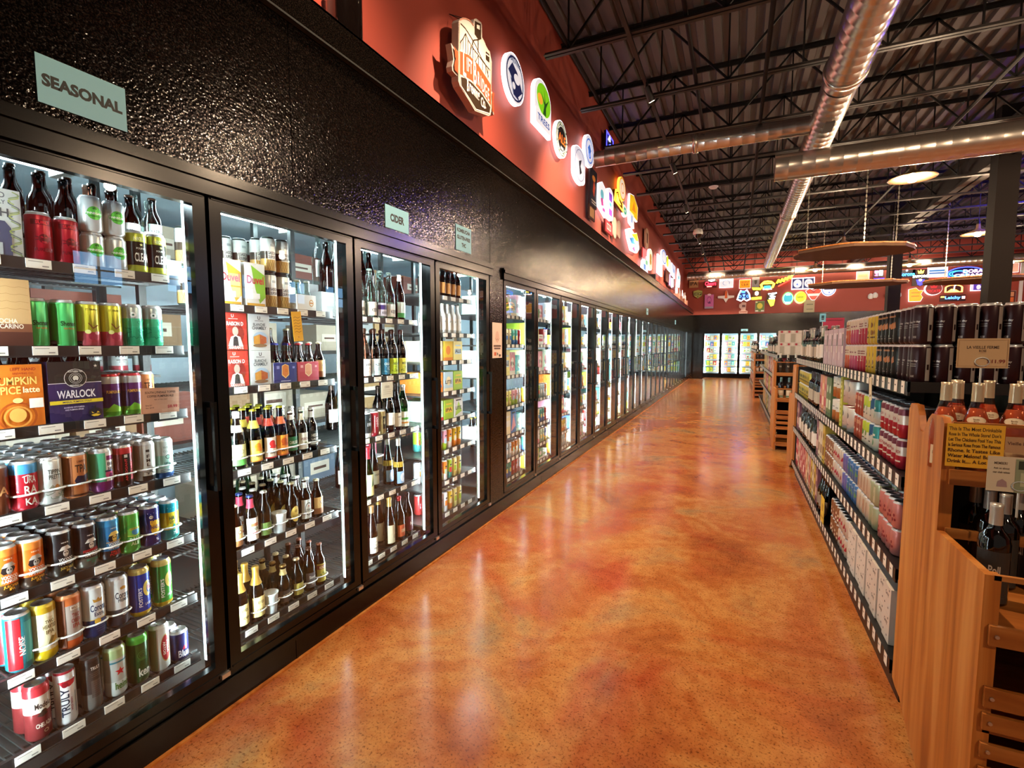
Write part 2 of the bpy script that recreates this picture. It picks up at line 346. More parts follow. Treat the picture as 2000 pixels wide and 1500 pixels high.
# cooler room shell
m = MB(); m.box(-4.3, -4.2, -.6, YF, 0, 2.5); struct('wall_cooler_back', m, 'cooler_wall')
m = MB(); m.box(-4.2, -1.9, -.7, -.6, 0, 2.5); struct('wall_cooler_near', m, 'cooler_wall')
m = MB(); m.box(-4.3, -1.9, -.7, YF+1.5, 2.42, 2.5); struct('ceiling_cooler', m, 'cooler_wall')
m = MB(); m.box(-4.3, -1.91, -.7, YF, 0.0, .1); struct('floor_cooler', m, 'cooler_floor')
# frames of the two banks
def bank(name, ys, label):
    t = empty(name, (XW-.04, ys[0], 0), label, 'door frame')
    def P(n, m, mat='black_frame', par=t):
        o = put(n, m, mat, par); o.matrix_parent_inverse = Matrix.Translation((XW-.04, ys[0], 0)).inverted(); return o
    m = MB(); m.box(XW-.09, XW+.02, ys[0]-.03, ys[-1]+.03, 2.07, 2.165); m.box(XW-.09, XW+.03, ys[0]-.03, ys[-1]+.03, 2.125, 2.15); P('header', m)
    m = MB(); m.box(XW-.10, XW-.002, ys[0]-.03, ys[-1]+.03, .125, .165); P('sill', m)
    for i, y in enumerate(ys):
        m = MB(); m.box(XW-.10, XW-.034, y-.035, y+.035, .16, 2.08); o = P('mullion', m)
        m = MB(); m.box(XW-.112, XW-.10, y-.03, y+.03, .2, 2.04); P2 = put('light_channel', m, 'cooler_metal', o)
        m = MB()
        m.face([(XW-.099, y+.0355, .2), (XW-.082, y+.0355, .2), (XW-.082, y+.0355, 2.04), (XW-.099, y+.0355, 2.04)], W_)
        for sg in (-1, 1): m.face([(XW-.113, y+sg*.028, .22), (XW-.113, y+sg*.012, .22), (XW-.113, y+sg*.012, 2.02), (XW-.113, y+sg*.028, 2.02)][::-sg], W_)
        put('light_strip', m, 'led_glow' if ys is BA else 'led_far', o)
        if ys is BA:
            m = MB(); m.face([(XW-.099, y-.0355, .2), (XW-.085, y-.0355, .2), (XW-.085, y-.0355, 2.04), (XW-.099, y-.0355, 2.04)], W_); put('light_diffuser', m, 'led_soft', o)
    return t
bank('cooler_surround', BA, 'black metal frame holding the four near cooler doors, before the poster post')
bank('cooler_surround', BB, 'long black metal frame holding the row of cooler doors beyond the poster post')
def door(y0, y1, n, where, open_=False):
    W = y1-y0-.016; m = MB(); s = .048; z0, z1 = .155, 2.075
    t = empty('cooler_door', (XW-.034, y0+.008, 0), 'black framed glass cooler door, %s' % where, 'cooler door', None if n < 0 else 'cooler doors along the left wall')
    m.box(0, .034, 0, s, z0, z1); m.box(0, .034, W-s, W, z0, z1); m.box(0, .034, s, W-s, z1-s, z1); m.box(0, .034, s, W-s, z0, z0+s)
    m.box(.034, .038, .008, W-.008, z1-.014, z1-.008); m.box(.034, .038, .008, W-.008, z0+.008, z0+.014)
    put('door_frame', m, 'black_frame', t)
    g = MB(); g.face([(.02, s, z0+s), (.02, W-s, z0+s), (.02, W-s, z1-s), (.02, s, z1-s)], W_); put('glass_pane', g, 'door_glass', t)
    h = MB(); h.bar((.065, W-.024, .93), (.065, W-.024, 1.28), .018, .014); h.box(.034, .066, W-.032, W-.016, .93, .95); h.box(.034, .066, W-.032, W-.016, 1.26, 1.28); put('handle', h, 'black_frame', t)
    h = MB(); h.box(.0, .045, W-.03, W+.006, z0-.012, z0+.006); put('hinge', h, 'aluminium', t)
    if open_: t.rotation_euler = (0, 0, radians(-88))
    return t
for i in range(4): door(BA[i], BA[i+1], 1, '%s of the four before the poster post' % ORD[i])
for i in range(NB): door(BB[i], BB[i+1], 1, ('%s past the poster post' % ORD[i]) + (', swung open into the aisle' if i == 22 else ''), i == 22)
def shelf(y0, y1, z, lab, tags, near=True, stops=(), grp=None):
    t = empty('cooler_shelf', (-1.985, y0, z), lab, 'shelf', grp); W = y1-y0
    m = MB(); m.box(-.66, -.012, .016, W-.016, -.012, -.001)
    if near:
        m = MB(); y = .045
        while y < W-.045: m.box(-.66, -.012, y, y+.004, -.006, -.001); y += .022
        for x in (-.65, -.45, -.25, -.06): m.box(x, x+.008, .016, W-.016, -.014, -.006)
    put('deck', m, 'shelf_metal', t)
    m = MB(); m.box(-.012, 0, .037, W-.037, -.026, .008); m.box(-.012, .004, .037, W-.037, -.028, -.024)
    if near:
        put('price_rail', m, 'shelf_dark', t)
        for q in tags:
            g = MB(); g.box(.001, .003, q-.031, q+.031, -.022, .006, L('#f3f1e6')); g.box(.003, .0034, q+.008, q+.024, -.016, -.0125, L('#8a8a82')); g.box(.003, .0034, q-.025, q+.01, -.002, 0, L('#9a9a92')); put('price_tag', g, 'paper_print', t)
        for q in stops:
            g = MB(); P = [(-.005+.032*cos(a)-.035, q+.036*sin(a), .05+.004*cos(a)) for a in [radians(-95+19*k) for k in range(11)]]; g.tube(P, .0035, seg=5); put('product_stop', g, 'plastic_white', t)
    else:
        r = put('price_rail', m, 'shelf_metal', t); g = MB()
        for q in tags: g.box(.001, .003, q-.03, q+.03, -.024, .006, L('#f6f5ee'))
        o = put('price_tag', g, 'paper_print', t); o['kind'] = 'stuff'
    return t
for d in range(4):
    for j, z in enumerate(RAIL[d]):
        ys = [.08+.118*k for k in range(6)]
        st = [] 
        if d == 0 and j in (3, 4, 5): st = [v-BA[0] for v in {3: [.728, .79, .86, .936, 1.0, 1.076, 1.141], 4: [.724, .803, .874, .942, 1.008, 1.079, 1.149], 5: [.74, .811, .881, .956]}[j]]
        if d == 1 and j in (2, 3, 4): st = [v-BA[1] for v in {2: [1.455, 1.539, 1.616, 1.685, 1.746, 1.813, 1.88], 3: [1.425, 1.505, 1.577, 1.656, 1.736, 1.819], 4: [1.518, 1.59, 1.67, 1.752, 1.832, 1.904]}[j]]
        shelf(BA[d], BA[d+1], z, '%s wire shelf from the top behind the %s near cooler door' % (ORD[j], ORD[d]), ys, d < 3, st)
for i in range(NB):
    for j, z in enumerate(RB):
        shelf(BB[i], BB[i+1], z, '%s shelf from the top behind the %s door beyond the poster post' % (ORD[j], ORD[i]), [.07+.1*k for k in range(7)], False, (), 'shelves behind the long row of cooler doors')
# tube fixtures under the cooler ceiling
def tubes(y, n, lab):
    t = empty('tube_light', (-2.42, y, 2.2), lab, 'light', 'tube lights in the cooler'); m = MB(); m.box(-.11, .11, -.02, .52, .03, .06); m.box(-.10, .10, .50, .54, -.03, .03); m.box(-.02, .02, .1, .14, .06, .22); m.box(-.02, .02, .4, .44, .06, .22); put('housing', m, 'cooler_metal', t)
    for x in (-.07, .07):
        m = MB(); m.lathe([(.014, 0), (.014, .5)], 8, c=(x, 0, 0), axis='y'); put('tube', m, 'tube_glow', t)
for d in (1, 2, 3): tubes([0, 1.63, 2.70, 3.70][d], d, 'twin tube light above the top shelf behind the %s near door' % ORD[d])
tubes(.55, 0, 'twin tube light above the top shelf behind the nearest door')
for i in range(NB): tubes(BB[i]+.62, i, 'twin tube light at the top behind the %s door beyond the poster post' % ORD[i])
for ys, nm in ((BA, 'before'), (BB, 'past')):
    for i, y in enumerate(ys):
        m = MB()
        for x in (-2.63, -2.33): m.box(x, x+.025, -.014, .014, .1, 2.42)
        tag(put('rack_post', m, 'shelf_metal', loc=(0, y, 0)), 'grey post pair carrying the cooler shelves, %s %s the poster' % (ORD[i], nm), 'post')
m = MB(); m.box(-1.4, 12, YB+.16, YF+1.4, 2.42, 2.5); struct('ceiling_far_cooler', m, 'cooler_wall')
# ---- far cooler
FX0 = onY(1372, 700, YF)[0]; FW_ = .76; FXS = [FX0+FW_*i for i in range(6)]
m = MB(); ft = onY(1500, 612, YF)[1]
m.box(XW-.04, 12, YF, YF+.05, 2.08, ft); m.box(XW-.1, FX0-.03, YF, YF+.05, 0, 2.1); m.box(FXS[-1]+.03, 12, YF, YF+.05, 0, 2.1); m.box(XW, 12, YF-.02, YB, ft-.01, ft)
struct('wall_far_cooler', m, 'hammered_black')
m = MB(); m.box(XW, 12, YF-.02, YF+.06, 0, .13); struct('baseboard_far', m, 'black_frame')
m = MB(); m.box(FX0-.1, 12, YF+1.3, YF+1.4, 0, 2.5); struct('wall_far_back', m, 'cooler_wall')
m = MB(); m.box(FX0-.3, 12, YF+.06, YF+1.4, 0, .1); struct('floor_far_cooler', m, 'cooler_floor')
t = empty('cooler_surround', (FX0, YF, 0), 'black frame around the cooler doors in the far wall', 'door frame')
for n, a in (('header', (FX0-.04-FX0, 5*FW_+.04, -.03, .1, 2.04, 2.12)), ('sill', (-.04, 5*FW_+.04, -.02, .1, .12, .19))):
    m = MB(); m.box(*a); put(n, m, 'black_frame', t)
for i in range(6):
    m = MB(); m.box(i*FW_-.035, i*FW_+.035, .03, .1, .16, 2.08); o = put('mullion', m, 'black_frame', t)
    m = MB(); m.face([(i*FW_-.03, .105, .2), (i*FW_+.03, .105, .2), (i*FW_+.03, .105, 2.0), (i*FW_-.03, .105, 2.0)], W_)
    for sg in (-1, 1): m.face([(i*FW_+sg*.0355, .08, .2), (i*FW_+sg*.0355, .098, .2), (i*FW_+sg*.0355, .098, 2.0), (i*FW_+sg*.0355, .08, 2.0)], W_); put('light_strip', m, 'led_glow', o)
for i in range(5):
    t = empty('cooler_door', (FXS[i]+.01, YF-.005, 0), 'glass cooler door in the far wall, %s from its left end' % ORD[i], 'cooler door'); W = FW_-.02; s = .045
    m = MB(); m.box(0, s, -.03, 0, .16, 2.07); m.box(W-s, W, -.03, 0, .16, 2.07); m.box(s, W-s, -.03, 0, 2.07-s, 2.07); m.box(s, W-s, -.03, 0, .16, .16+s); put('door_frame', m, 'black_frame', t)
    m = MB(); m.face([(s, -.015, .2), (W-s, -.015, .2), (W-s, -.015, 2.03), (s, -.015, 2.03)], W_); put('glass_pane', m, 'door_glass', t)
    m = MB(); m.box(W-.03, W-.015, -.06, -.03, .95, 1.25); put('handle', m, 'black_frame', t)
    for j, z in enumerate([1.73, 1.44, 1.16, .86, .56, .27]):
        t = empty('cooler_shelf', (FXS[i], YF+.12, z), '%s shelf down behind the far wall door, %s from the left' % (ORD[j], ORD[i]), 'shelf'); m = MB(); m.box(.04, FW_-.04, 0, .6, -.012, 0); put('deck', m, 'shelf_metal', t)
        m = MB(); m.box(.04, FW_-.04, -.012, 0, -.025, .008, L('#d8d8cf')); put('price_rail', m, 'paper_print', t)
    m = MB(); m.lathe([(.014, .06), (.014, .7)], 8, c=(FXS[i], YF+.5, 2.404), axis='x'); tag(put('tube_light', m, 'tube_glow'), 'tube light at the top of the far wall cooler, %s from the left' % ORD[i], 'light')
# ================================================================== CEILING THINGS
y = -1.6; k = 0
JY = []
while y < 24: JY.append(y); y += 1.372
for k, y in enumerate(JY):
    y = y+.02
    vis = k-3
    t = empty('roof_joist', (0, y, 0), 'dark open web steel joist under the roof, %s from the far wall' % ORD[len(JY)-1-k], 'roof joist', None)
    zb, zt = 4.66, ZD-.02; x0, x1 = -2.02, 12.0
    m = MB()
    for s in (-1, 1): m.box(x0, x1, s*.028-.022 if s < 0 else .006, -.006 if s < 0 else .05, zb, zb+.007); m.box(x0, x1, s*.008-.003, s*.008+.003, zb, zb+.045)
    put('bottom_chord', m, 'joist_chord', t)
    m = MB(); m.box(XR, x1, -.05, .05, zt-.01, zt); m.box(XR, x1, -.012, .012, zt-.06, zt); put('top_chord', m, 'truss_black', t)
    m = MB(); x = XR+.05; up = True; st = .78; P = []
    P.append((XR+.1, zt-.03)); q = XR+.55; lo = True
    while q < x1: P.append((q, zb+.03 if lo else zt-.03)); lo = not lo; q += st
    for a, b in zip(P[:-1], P[1:]): m.bar((a[0], 0, a[1]), (b[0], 0, b[1]), .024, .024)
    for a in P[1:]: m.bar((a[0], 0, zb+.02), (a[0], 0, zt-.02), .018, .018)
    put('web_bracing', m, 'truss_black', t)
def pipe(name, pts, r, mat, label, cat, seg=16):
    m = MB(); m.tube(pts, r, seg=seg); return tag(put(name, m, mat), label, cat)
# bridging lines and sprinkler pipes along the hall
for x, z, lab in ((-1.75, 4.72, 'nearest the red wall'), (-.55, 4.72, 'over the aisle'), (.2, 4.5, 'just left of the big duct'), (2.6, 4.5, 'right of the big duct')):
    pipe('sprinkler_pipe', [(x, -3, z), (x, 24, z)], .022, 'truss_black', 'thin dark pipe running along the joists, %s' % lab, 'pipe', 8)
def duct(name, a, b, r, label, rings=1.2):
    t = empty(name, a, label, 'air duct'); a, b = Vector(a), Vector(b); d = b-a; m = MB(); n = int(d.length/.15); seg = 28
    u = d.normalized().cross(Vector((0, 0, 1))).normalized(); w = u.cross(d.normalized()); rows = []
    for i in range(n+1):
        for rr, o in ((r, 0), (r+.0008, .004), (r, .008)):
            p = d*(i/n)+d.normalized()*o
            rows.append([tuple(p+u*(rr*cos(2*pi*k/seg))+w*(rr*sin(2*pi*k/seg))) for k in range(seg)])
    m.grid(rows, W_); m.face(rows[0], W_); m.face(rows[-1][::-1], W_); put('duct_body', m, 'galvanised', t)
    k = rings
    while k < d.length:
        m = MB(); p = d.normalized()*k; R = []
        for rr, o in ((r, 0), (r+.016, 0), (r+.016, .07), (r, .07)): R.append([tuple(p+d.normalized()*o+u*(rr*cos(2*pi*j/seg))+w*(rr*sin(2*pi*j/seg))) for j in range(seg)])
        m.grid(R, W_); put('joint_collar', m, 'galvanised', t); k += rings*2.2
    return t
duct('air_duct', (.93, 2.2, 4.3), (.93, 6.3, 4.3), .19, 'wide round galvanised duct overhead along the aisle, near section', 3.9)
duct('air_duct', (.93, 6.38, 4.3), (.93, 8.6, 4.3), .175, 'middle section of the long galvanised duct, ending where the cross ducts meet', 2.1)
duct('air_duct', (.93, 8.6, 4.3), (.93, 19.3, 4.3), .15, 'slimmer far section of the long galvanised duct, its end open over the aisle', 3.5)
duct('air_duct', (-2.04, 7.5, 4.32), (.76, 7.5, 4.32), .115, 'slim cross duct between the red wall and the long duct', 1.4)
duct('air_duct', (.4, 7.65, 3.88), (7.2, 7.65, 3.88), .17, 'cross duct running right below the long duct', 3.0)
duct('air_duct', (-2.0, 22.6, 4.42), (11.5, 22.2, 4.42), .15, 'pale duct running along the far wall below the roof', 4)
m = MB(); m.box(.93-.05, .93+.05, 7.0, 7.28, 4.3-.185, 4.3-.17); tag(put('duct_vent', m, 'dark_brown'), 'small dark grille under the long galvanised duct', 'vent')
# columns and girder
m = MB(); m.box(4.02, 4.32, 11.4, 11.7, 0, ZD); struct('pillar_near', m, 'column_paint')
m = MB(); m.box(3.98, 4.28, 17.6, 17.9, 0, ZD); struct('pillar_far', m, 'column_paint')
m = MB(); m.box(4.05, 4.35, -3, 24.4, 4.75, 4.79); m.box(4.18, 4.22, -3, 24.4, 4.75, 5.3); m.box(4.05, 4.35, -3, 24.4, 5.26, 5.3); struct('beam_girder', m, 'dark_brown')
# pendants
def pendant(i, x, y, z, lab):
    t = empty('pendant_lamp', (x, y, z), lab, 'pendant lamp', None)
    m = MB(); m.lathe([(.01, .22), (.035, .20), (.04, .10), (.07, .07), (.30, -.02), (.297, -.026), (.06, .055), (.0, .06)], 24, caps=False); put('shade', m, 'white_enamel', t)
    m = MB(); m.lathe([(.01, .32), (.035, .2), (.038, .19)], 12); put('cap', m, 'track_black', t)
    m = MB(); m.tube([(0, 0, .3), (0, 0, ZD-z)], .006, seg=5); put('cord', m, 'track_black', t)
    m = MB(); m.lathe([(.0, -.085), (.05, -.07), (.07, -.03), (.055, .02), (.02, .05)], 12); put('bulb', m, 'bulb_glow', t)
rows_ = {1.87: 'left row', 3.87: 'middle row', 5.92: 'right row'}; cnt = {}
for i, (x, y, z) in enumerate(PENDANTS):
    r = 'left row' if x < 2.5 else ('middle row' if x < 5 else 'right row'); cnt[r] = cnt.get(r, 0)+1
    pendant(i, x, y, z, 'warm disc shaded pendant lamp on a cord, %s of its %s' % (ORD[cnt[r]-1], r))
# track and spots
m = MB(); m.box(-1.10, -1.06, -1, 22.5, 4.60, 4.63); tag(put('light_track', m, 'track_black'), 'thin black lighting track running along the aisle below the joists', 'track')
for i, (x, y, z) in enumerate(TRACK):
    t = empty('track_spotlight', (x, y, z), 'black cylinder spotlight on the track over the aisle, %s from the camera' % ORD[i], 'spotlight')
    d = Vector((.35, .55, -1)).normalized(); m = MB(); m.bar((0, 0, .13), (0, 0, .05), .02, .02); put('bracket', m, 'track_black', t)
    a = Vector((0, 0, .05)); b = a+d*.17; m = MB(); m.tube([a, b], .04, seg=14); put('housing', m, 'track_black', t)
    m = MB(); m.tube([b, b+d*.003], .033, seg=14); put('lens', m, 'bulb_glow', t)
    m = MB()
# clouds
def cloud(c, pts, lab, chains):
    t = empty('ceiling_cloud', c, lab, 'ceiling panel'); m = MB(); m.prism(pts, lambda u, v, w: (u, v, w), -.03, .02); put('slab', m, 'cloud_wood', t)
    m = MB(); m.prism([(u*1.015, v*1.015) for u, v in pts], lambda u, v, w: (u, v, w), .02, .045); put('lit_rim', m, 'plywood', t)  # wider, paler plywood layer imitates light catching the slab's top rim
    for cx, cy in chains:
        m = MB(); z = .03; k = 0
        while z < ZD-c[2]:
            if k % 2: m.box(cx-.012, cx+.012, cy-.003, cy+.003, z, z+.05)
            else: m.box(cx-.003, cx+.003, cy-.012, cy+.012, z, z+.05)
            z += .042; k += 1
        put('chain', m, 'chain_metal', t)
random.seed(5)
def blob(rx, ry, n=26): return [(rx*cos(2*pi*i/n)*(1+random.uniform(-.09, .07)), ry*sin(2*pi*i/n)*(1+random.uniform(-.09, .07))) for i in range(n)]
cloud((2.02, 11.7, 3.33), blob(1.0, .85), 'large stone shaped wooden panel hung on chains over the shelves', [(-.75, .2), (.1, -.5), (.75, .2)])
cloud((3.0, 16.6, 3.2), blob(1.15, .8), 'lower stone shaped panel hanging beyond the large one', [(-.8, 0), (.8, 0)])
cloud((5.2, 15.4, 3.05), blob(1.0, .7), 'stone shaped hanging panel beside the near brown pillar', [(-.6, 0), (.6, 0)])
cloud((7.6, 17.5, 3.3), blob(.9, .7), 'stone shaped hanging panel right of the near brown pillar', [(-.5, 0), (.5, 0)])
# camera dome, detector
x, y = -1.05, 12.9; t = empty('security_camera', (-.95, 13.2, 4.25), 'white dome security camera hanging under the joists', 'security camera')
m = MB(); m.lathe([(.11, 0), (.12, .04), (.10, .12), (.03, .15)], 18); put('housing', m, 'plastic_white', t)
m = MB(); m.lathe([(.01, -.09), (.05, -.075), (.085, -.03), (.095, 0)], 18); put('dome', m, 'glass_black', t); m = MB(); m.tube([(0, 0, .15), (0, 0, ZD-4.25)], .012); put('stem', m, 'truss_black', t)
_x, _y = onZ(1392, 355, 4.64); onX_det = (_x, min((q+.02 for q in JY), key=lambda q: abs(q-_y)))
m = MB(); m.lathe([(.01, -.03), (.06, -.03), (.09, 0), (.09, .01)], 18); o = tag(put('smoke_detector', m, 'plastic_white', loc=(onX_det[0], onX_det[1], 4.648)), 'small white disc detector hanging below a joist', 'detector')
m = MB(); m.lathe([(.02, 0), (.095, .0), (.10, .02), (.10, .50)], 22); m.lathe([(.104, .05), (.104, .07)], 22); tag(put('wall_speaker', m, 'glass_black', loc=(-2.12, 2.3, 3.115)), 'black upright cylinder standing on the cooler ledge against the red wall', 'speaker')
m = MB(); m.box(-.1, .1, -.07, .07, 0, .26); tag(put('ledge_speaker', m, 'track_black', loc=(-2.08, 13.4, 3.103)), 'small black box speaker on the ledge near the far end', 'speaker')
m = MB(); m.lathe([(.0, -.12), (.08, -.10), (.13, 0), (.08, .10), (.0, .12)], 20); tag(put('red_lantern', m, 'red_wall', loc=(-2.15, 1.83, 3.36)), 'rounded red ornament on the ledge beside the black cylinder', 'ornament')

t = empty('unseen_neon_ring', (6.3, 13.5, 5.0), 'blue neon ring hanging over the right hand aisles', 'neon light'); m = MB(); m.tube([(.6*cos(a), .6*sin(a), 0) for a in [2*pi*k/24 for k in range(24)]], .03, L('#2a20ff'), close=True); put('tube', m, 'neon_blue', t)  # neon ring out of view, added for the blue glow on the deck
m = MB(); m.tube([(0, .6, 0), (0, .6, .6)], .008, seg=5); m.tube([(0, -.6, 0), (0, -.6, .6)], .008, seg=5); put('cable', m, 'track_black', t)
# ================================================================== PRODUCTS
class Kind:
    def __init__(s, name, cat, parts):      # parts: [(part name, MB, mats)], first is the thing's own mesh
        s.name, s.cat = name, cat
        s.parts = [(n, mb.mesh(n, [ma] if isinstance(ma, str) else ma), ma) for n, mb, ma in parts]
        s.low = None
    def flat(s):
        if s.low: return s.low
        me = [p[1] for p in s.parts]
        if len(me) == 1: s.low = me[0]; return s.low
        v, f, mi, sm, mats, cc = [], [], [], [], [], []
        for q in me:
            n, k = len(v), len(mats); v += [tuple(a.co) for a in q.vertices]; at = q.color_attributes.get('Col')
            for p in q.polygons: f.append([n+i for i in p.vertices]); mi.append(p.material_index+k); sm.append(p.use_smooth)
            if at:
                b = [0]*(4*len(at.data)); at.data.foreach_get('color', b); cc += b
            else: cc += [1, 1, 1, 1]*len(q.loops)
            mats += list(q.materials)
        r = bpy.data.meshes.new(s.name); r.from_pydata(v, [], f); r.polygons.foreach_set('material_index', mi); r.polygons.foreach_set('use_smooth', sm)
        a = r.color_attributes.new('Col', 'FLOAT_COLOR', 'CORNER'); a.data.foreach_set('color', cc)
        for m_ in mats: r.materials.append(m_)
        r.update(); s.low = r; return r
    def inst(s, loc, rot, label, group=None, low=False):
        if low: o = bpy.data.objects.new(s.name, s.flat()); COL.objects.link(o)
        else:
            o = bpy.data.objects.new(s.name, s.parts[0][1]); COL.objects.link(o)
            for n, me, _ in s.parts[1:]:
                c = bpy.data.objects.new(n, me); COL.objects.link(c); c.parent = o
        o.location = loc; o.rotation_euler = (0, 0, rot); return tag(o, label, s.cat, group)
def cylmap(r):
    def fn(u, v, ly): R = r+.00025*ly; a = u/r; return (R*cos(a), R*sin(a), v)
    return fn
SIL = '#c4c6c6'
def can(bands, art=(), h=.157, r=.033, top=SIL, seg=24, bottom=None, lidc=None, cat='beer can', name='beer_can', mat='can_print'):
    # bands: [(v0, v1, colour)] along the straight wall as fractions
    m = MB(); z0, z1 = .011, h-.013
    prof = [(.024, 0), (.0262, .002), (r-.0004, z0-.001)]; cols = [L(bottom or bands[0][2])]*2
    zs = [z0]; cs = []
    for a, b, c in bands: zs.append(z0+(z1-z0)*b); cs.append(L(c))
    last = prof[-1]; prof = prof[:2]
    for i, z in enumerate(zs): prof.append((r, z))
    cols = [L(bottom or bands[0][2]), L(bottom or bands[0][2])]+cs
    prof += [(r-.0015, z1+.004), (.0272, h-.003), (.0275, h)]; cols += [L(bands[-1][2]), L(top), L(top)]
    m.lathe(prof, seg, cols=cols+[L(top)], caps=False)
    if art: m.art([(a[:2]+(a[2], z0+(z1-z0)*a[3], (z1-z0)*a[4])+a[5:]) if a[0] == 't' else scl(a, z0, z1) for a in art], cylmap(r), cut=.0045)
    l = MB(); l.lathe([(.0275, h), (.0262, h+.0012), (.0248, h), (.024, h-.005), (.001, h-.005)], seg, caps=False)
    l.box(-.004, .015, -.007, .007, h-.0045, h-.0025); l.lathe([(.010, h-.0048), (.008, h-.0044), (.001, h-.0044)], 10, caps=False, c=(.006, 0, 0))
    return Kind(name, cat, [('body', m, mat), ('lid', l, 'aluminium')])
def scl(a, z0, z1):
    H = z1-z0; f = lambda v: z0+H*v; k = a[0]
    if k == 'r': return ('r', a[1], f(a[2]), a[3], f(a[4]))+a[5:]
    if k == 'o': return ('o', a[1], f(a[2]), a[3], a[4])+a[5:]
    if k == 'ring': return ('ring', a[1], f(a[2]), a[3], a[4])+a[5:]
    if k == 's': return ('s', a[1], f(a[2]), a[3])+a[4:]
    if k in ('p',): return ('p', [(u, f(v)) for u, v in a[1]])+a[2:]
    if k == 'ln': return ('ln', [(u, f(v)) for u, v in a[1]])+a[2:]
    return a
def swirl(col, n=5, w=.0021, seed=1, u0=-.035, u1=.035, v0=.08, v1=.92):
    R = random.Random(seed); out = []
    for i in range(n):
        u, v = R.uniform(u0, u1), R.uniform(v0, v1); a = R.uniform(0, 6); P = []
        for k in range(7):
            P.append((u, v)); u += .005*cos(a); v += .035*sin(a); a += R.uniform(-.5, 1.2)
            u = max(u0, min(u1, u)); v = max(v0, min(v1, v))
        out.append(('ln', P, w, col))
    return out
def lines(u, v, w, n, dv, col, t=.001): return [('r', u-w/2*(1-.15*(i % 3)), v-i*dv-t, u+w/2*(1-.15*(i % 3)), v-i*dv+t, col) for i in range(n)]
PROF = {
 'longneck': (.229, .0305, [(.025, 0), (.0305, .006), (.0305, .128), (.028, .146), (.018, .168), (.0138, .185), (.0132, .212), (.0145, .216), (.0145, .222), (.013, .227)]),
 'stubby': (.205, .031, [(.025, 0), (.031, .006), (.031, .105), (.029, .125), (.019, .15), (.0135, .17), (.0132, .19), (.0145, .194), (.0145, .20), (.013, .205)]),
 'half': (.262, .034, [(.028, 0), (.034, .007), (.034, .14), (.031, .162), (.021, .19), (.0145, .212), (.014, .244), (.0152, .248), (.0152, .256), (.0135, .262)]),
 'large': (.30, .0385, [(.03, 0), (.0385, .008), (.0385, .155), (.035, .182), (.024, .215), (.0155, .245), (.0145, .28), (.0165, .284), (.0165, .293), (.014, .30)]),
 'wine': (.30, .0375, [(.03, 0), (.0375, .006), (.0375, .185), (.034, .205), (.020, .222), (.0150, .235), (.0145, .29), (.0152, .30)]),
 'flute': (.32, .0345, [(.028, 0), (.0345, .006), (.0345, .14), (.030, .175), (.021, .22), (.0145, .262), (.014, .30), (.0155, .304), (.0155, .312), (.014, .32)]),
}
def bottle(kind, glass, lab=None, art=(), neck=None, cap='#c9a227', foil=None, seg=18, name='beer_bottle', cat='bottle', fill=None, labw=1.2, corkwire=False):
    H, R, P = PROF[kind]; m = MB(); m.lathe(P, seg, caps=False); m.face([(P[0][0]*cos(-2*pi*i/seg), P[0][0]*sin(-2*pi*i/seg), 0) for i in range(seg)], W_)
    parts = [('glass', m, glass)]
    c = MB(); fz = H-(foil[0] if foil else 0)
    if foil:
        Q = [(r+.0006, z) for r, z in P if z >= fz]; n0 = [q for q in P if q[1] < fz][-1]; n1 = [q for q in P if q[1] >= fz][0]; t = (fz-n0[1])/(n1[1]-n0[1])
        c.lathe([(n0[0]+(n1[0]-n0[0])*t+.0006, fz)]+Q+[(.002, H+.001)], seg, L(foil[1]), caps=False)
    elif cap: c.lathe([(.0155, H-.009), (.0158, H-.006), (.0142, H), (.003, H+.002)], 14, L(cap), caps=False)
    if cap or foil: parts.append(('bottle_cap', c, 'cap_print'))
    if fill: 
        f = MB(); f.lathe([(.002, .004)]+[(r-.0025, z+.003) for r, z in P if z < fill]+[(.001, [z for r, z in P if z < fill][-1]+.003)], seg, caps=False); parts.append(('liquid', f, 'liquid_pink'))
    if lab:
        l = MB(); z0, z1, col = lab; A = labw*R
        l.art([('r', -A, z0, A, z1, col)]+[(a[:2]+(a[2], z0+(z1-z0)*a[3], (z1-z0)*a[4])+a[5:]) if a[0] == 't' else scl(a, z0, z1) for a in art], cylmap(R+.0003), cut=.006); parts.append(('label', l, 'paper_print'))
    if neck:
        l = MB(); z0, z1, col = neck[:3]
        def rad(z):
            for (r0, a), (r1, b) in zip(P[:-1], P[1:]):
                if a <= z <= b: return r0+(r1-r0)*(z-a)/(b-a)
            return P[-1][0]
        k = 4; rows = [[((rad(z0+(z1-z0)*i/k)+.0006)*cos(a), (rad(z0+(z1-z0)*i/k)+.0006)*sin(a), z0+(z1-z0)*i/k) for a in [2*pi*j/14 for j in range(14)]] for i in range(k+1)]
        l.grid(rows, L(col)); parts.append(('neck_label', l, 'paper_print'))
    return Kind(name, cat, parts)
simple('liquid_pink', '#c98a6a', .15)
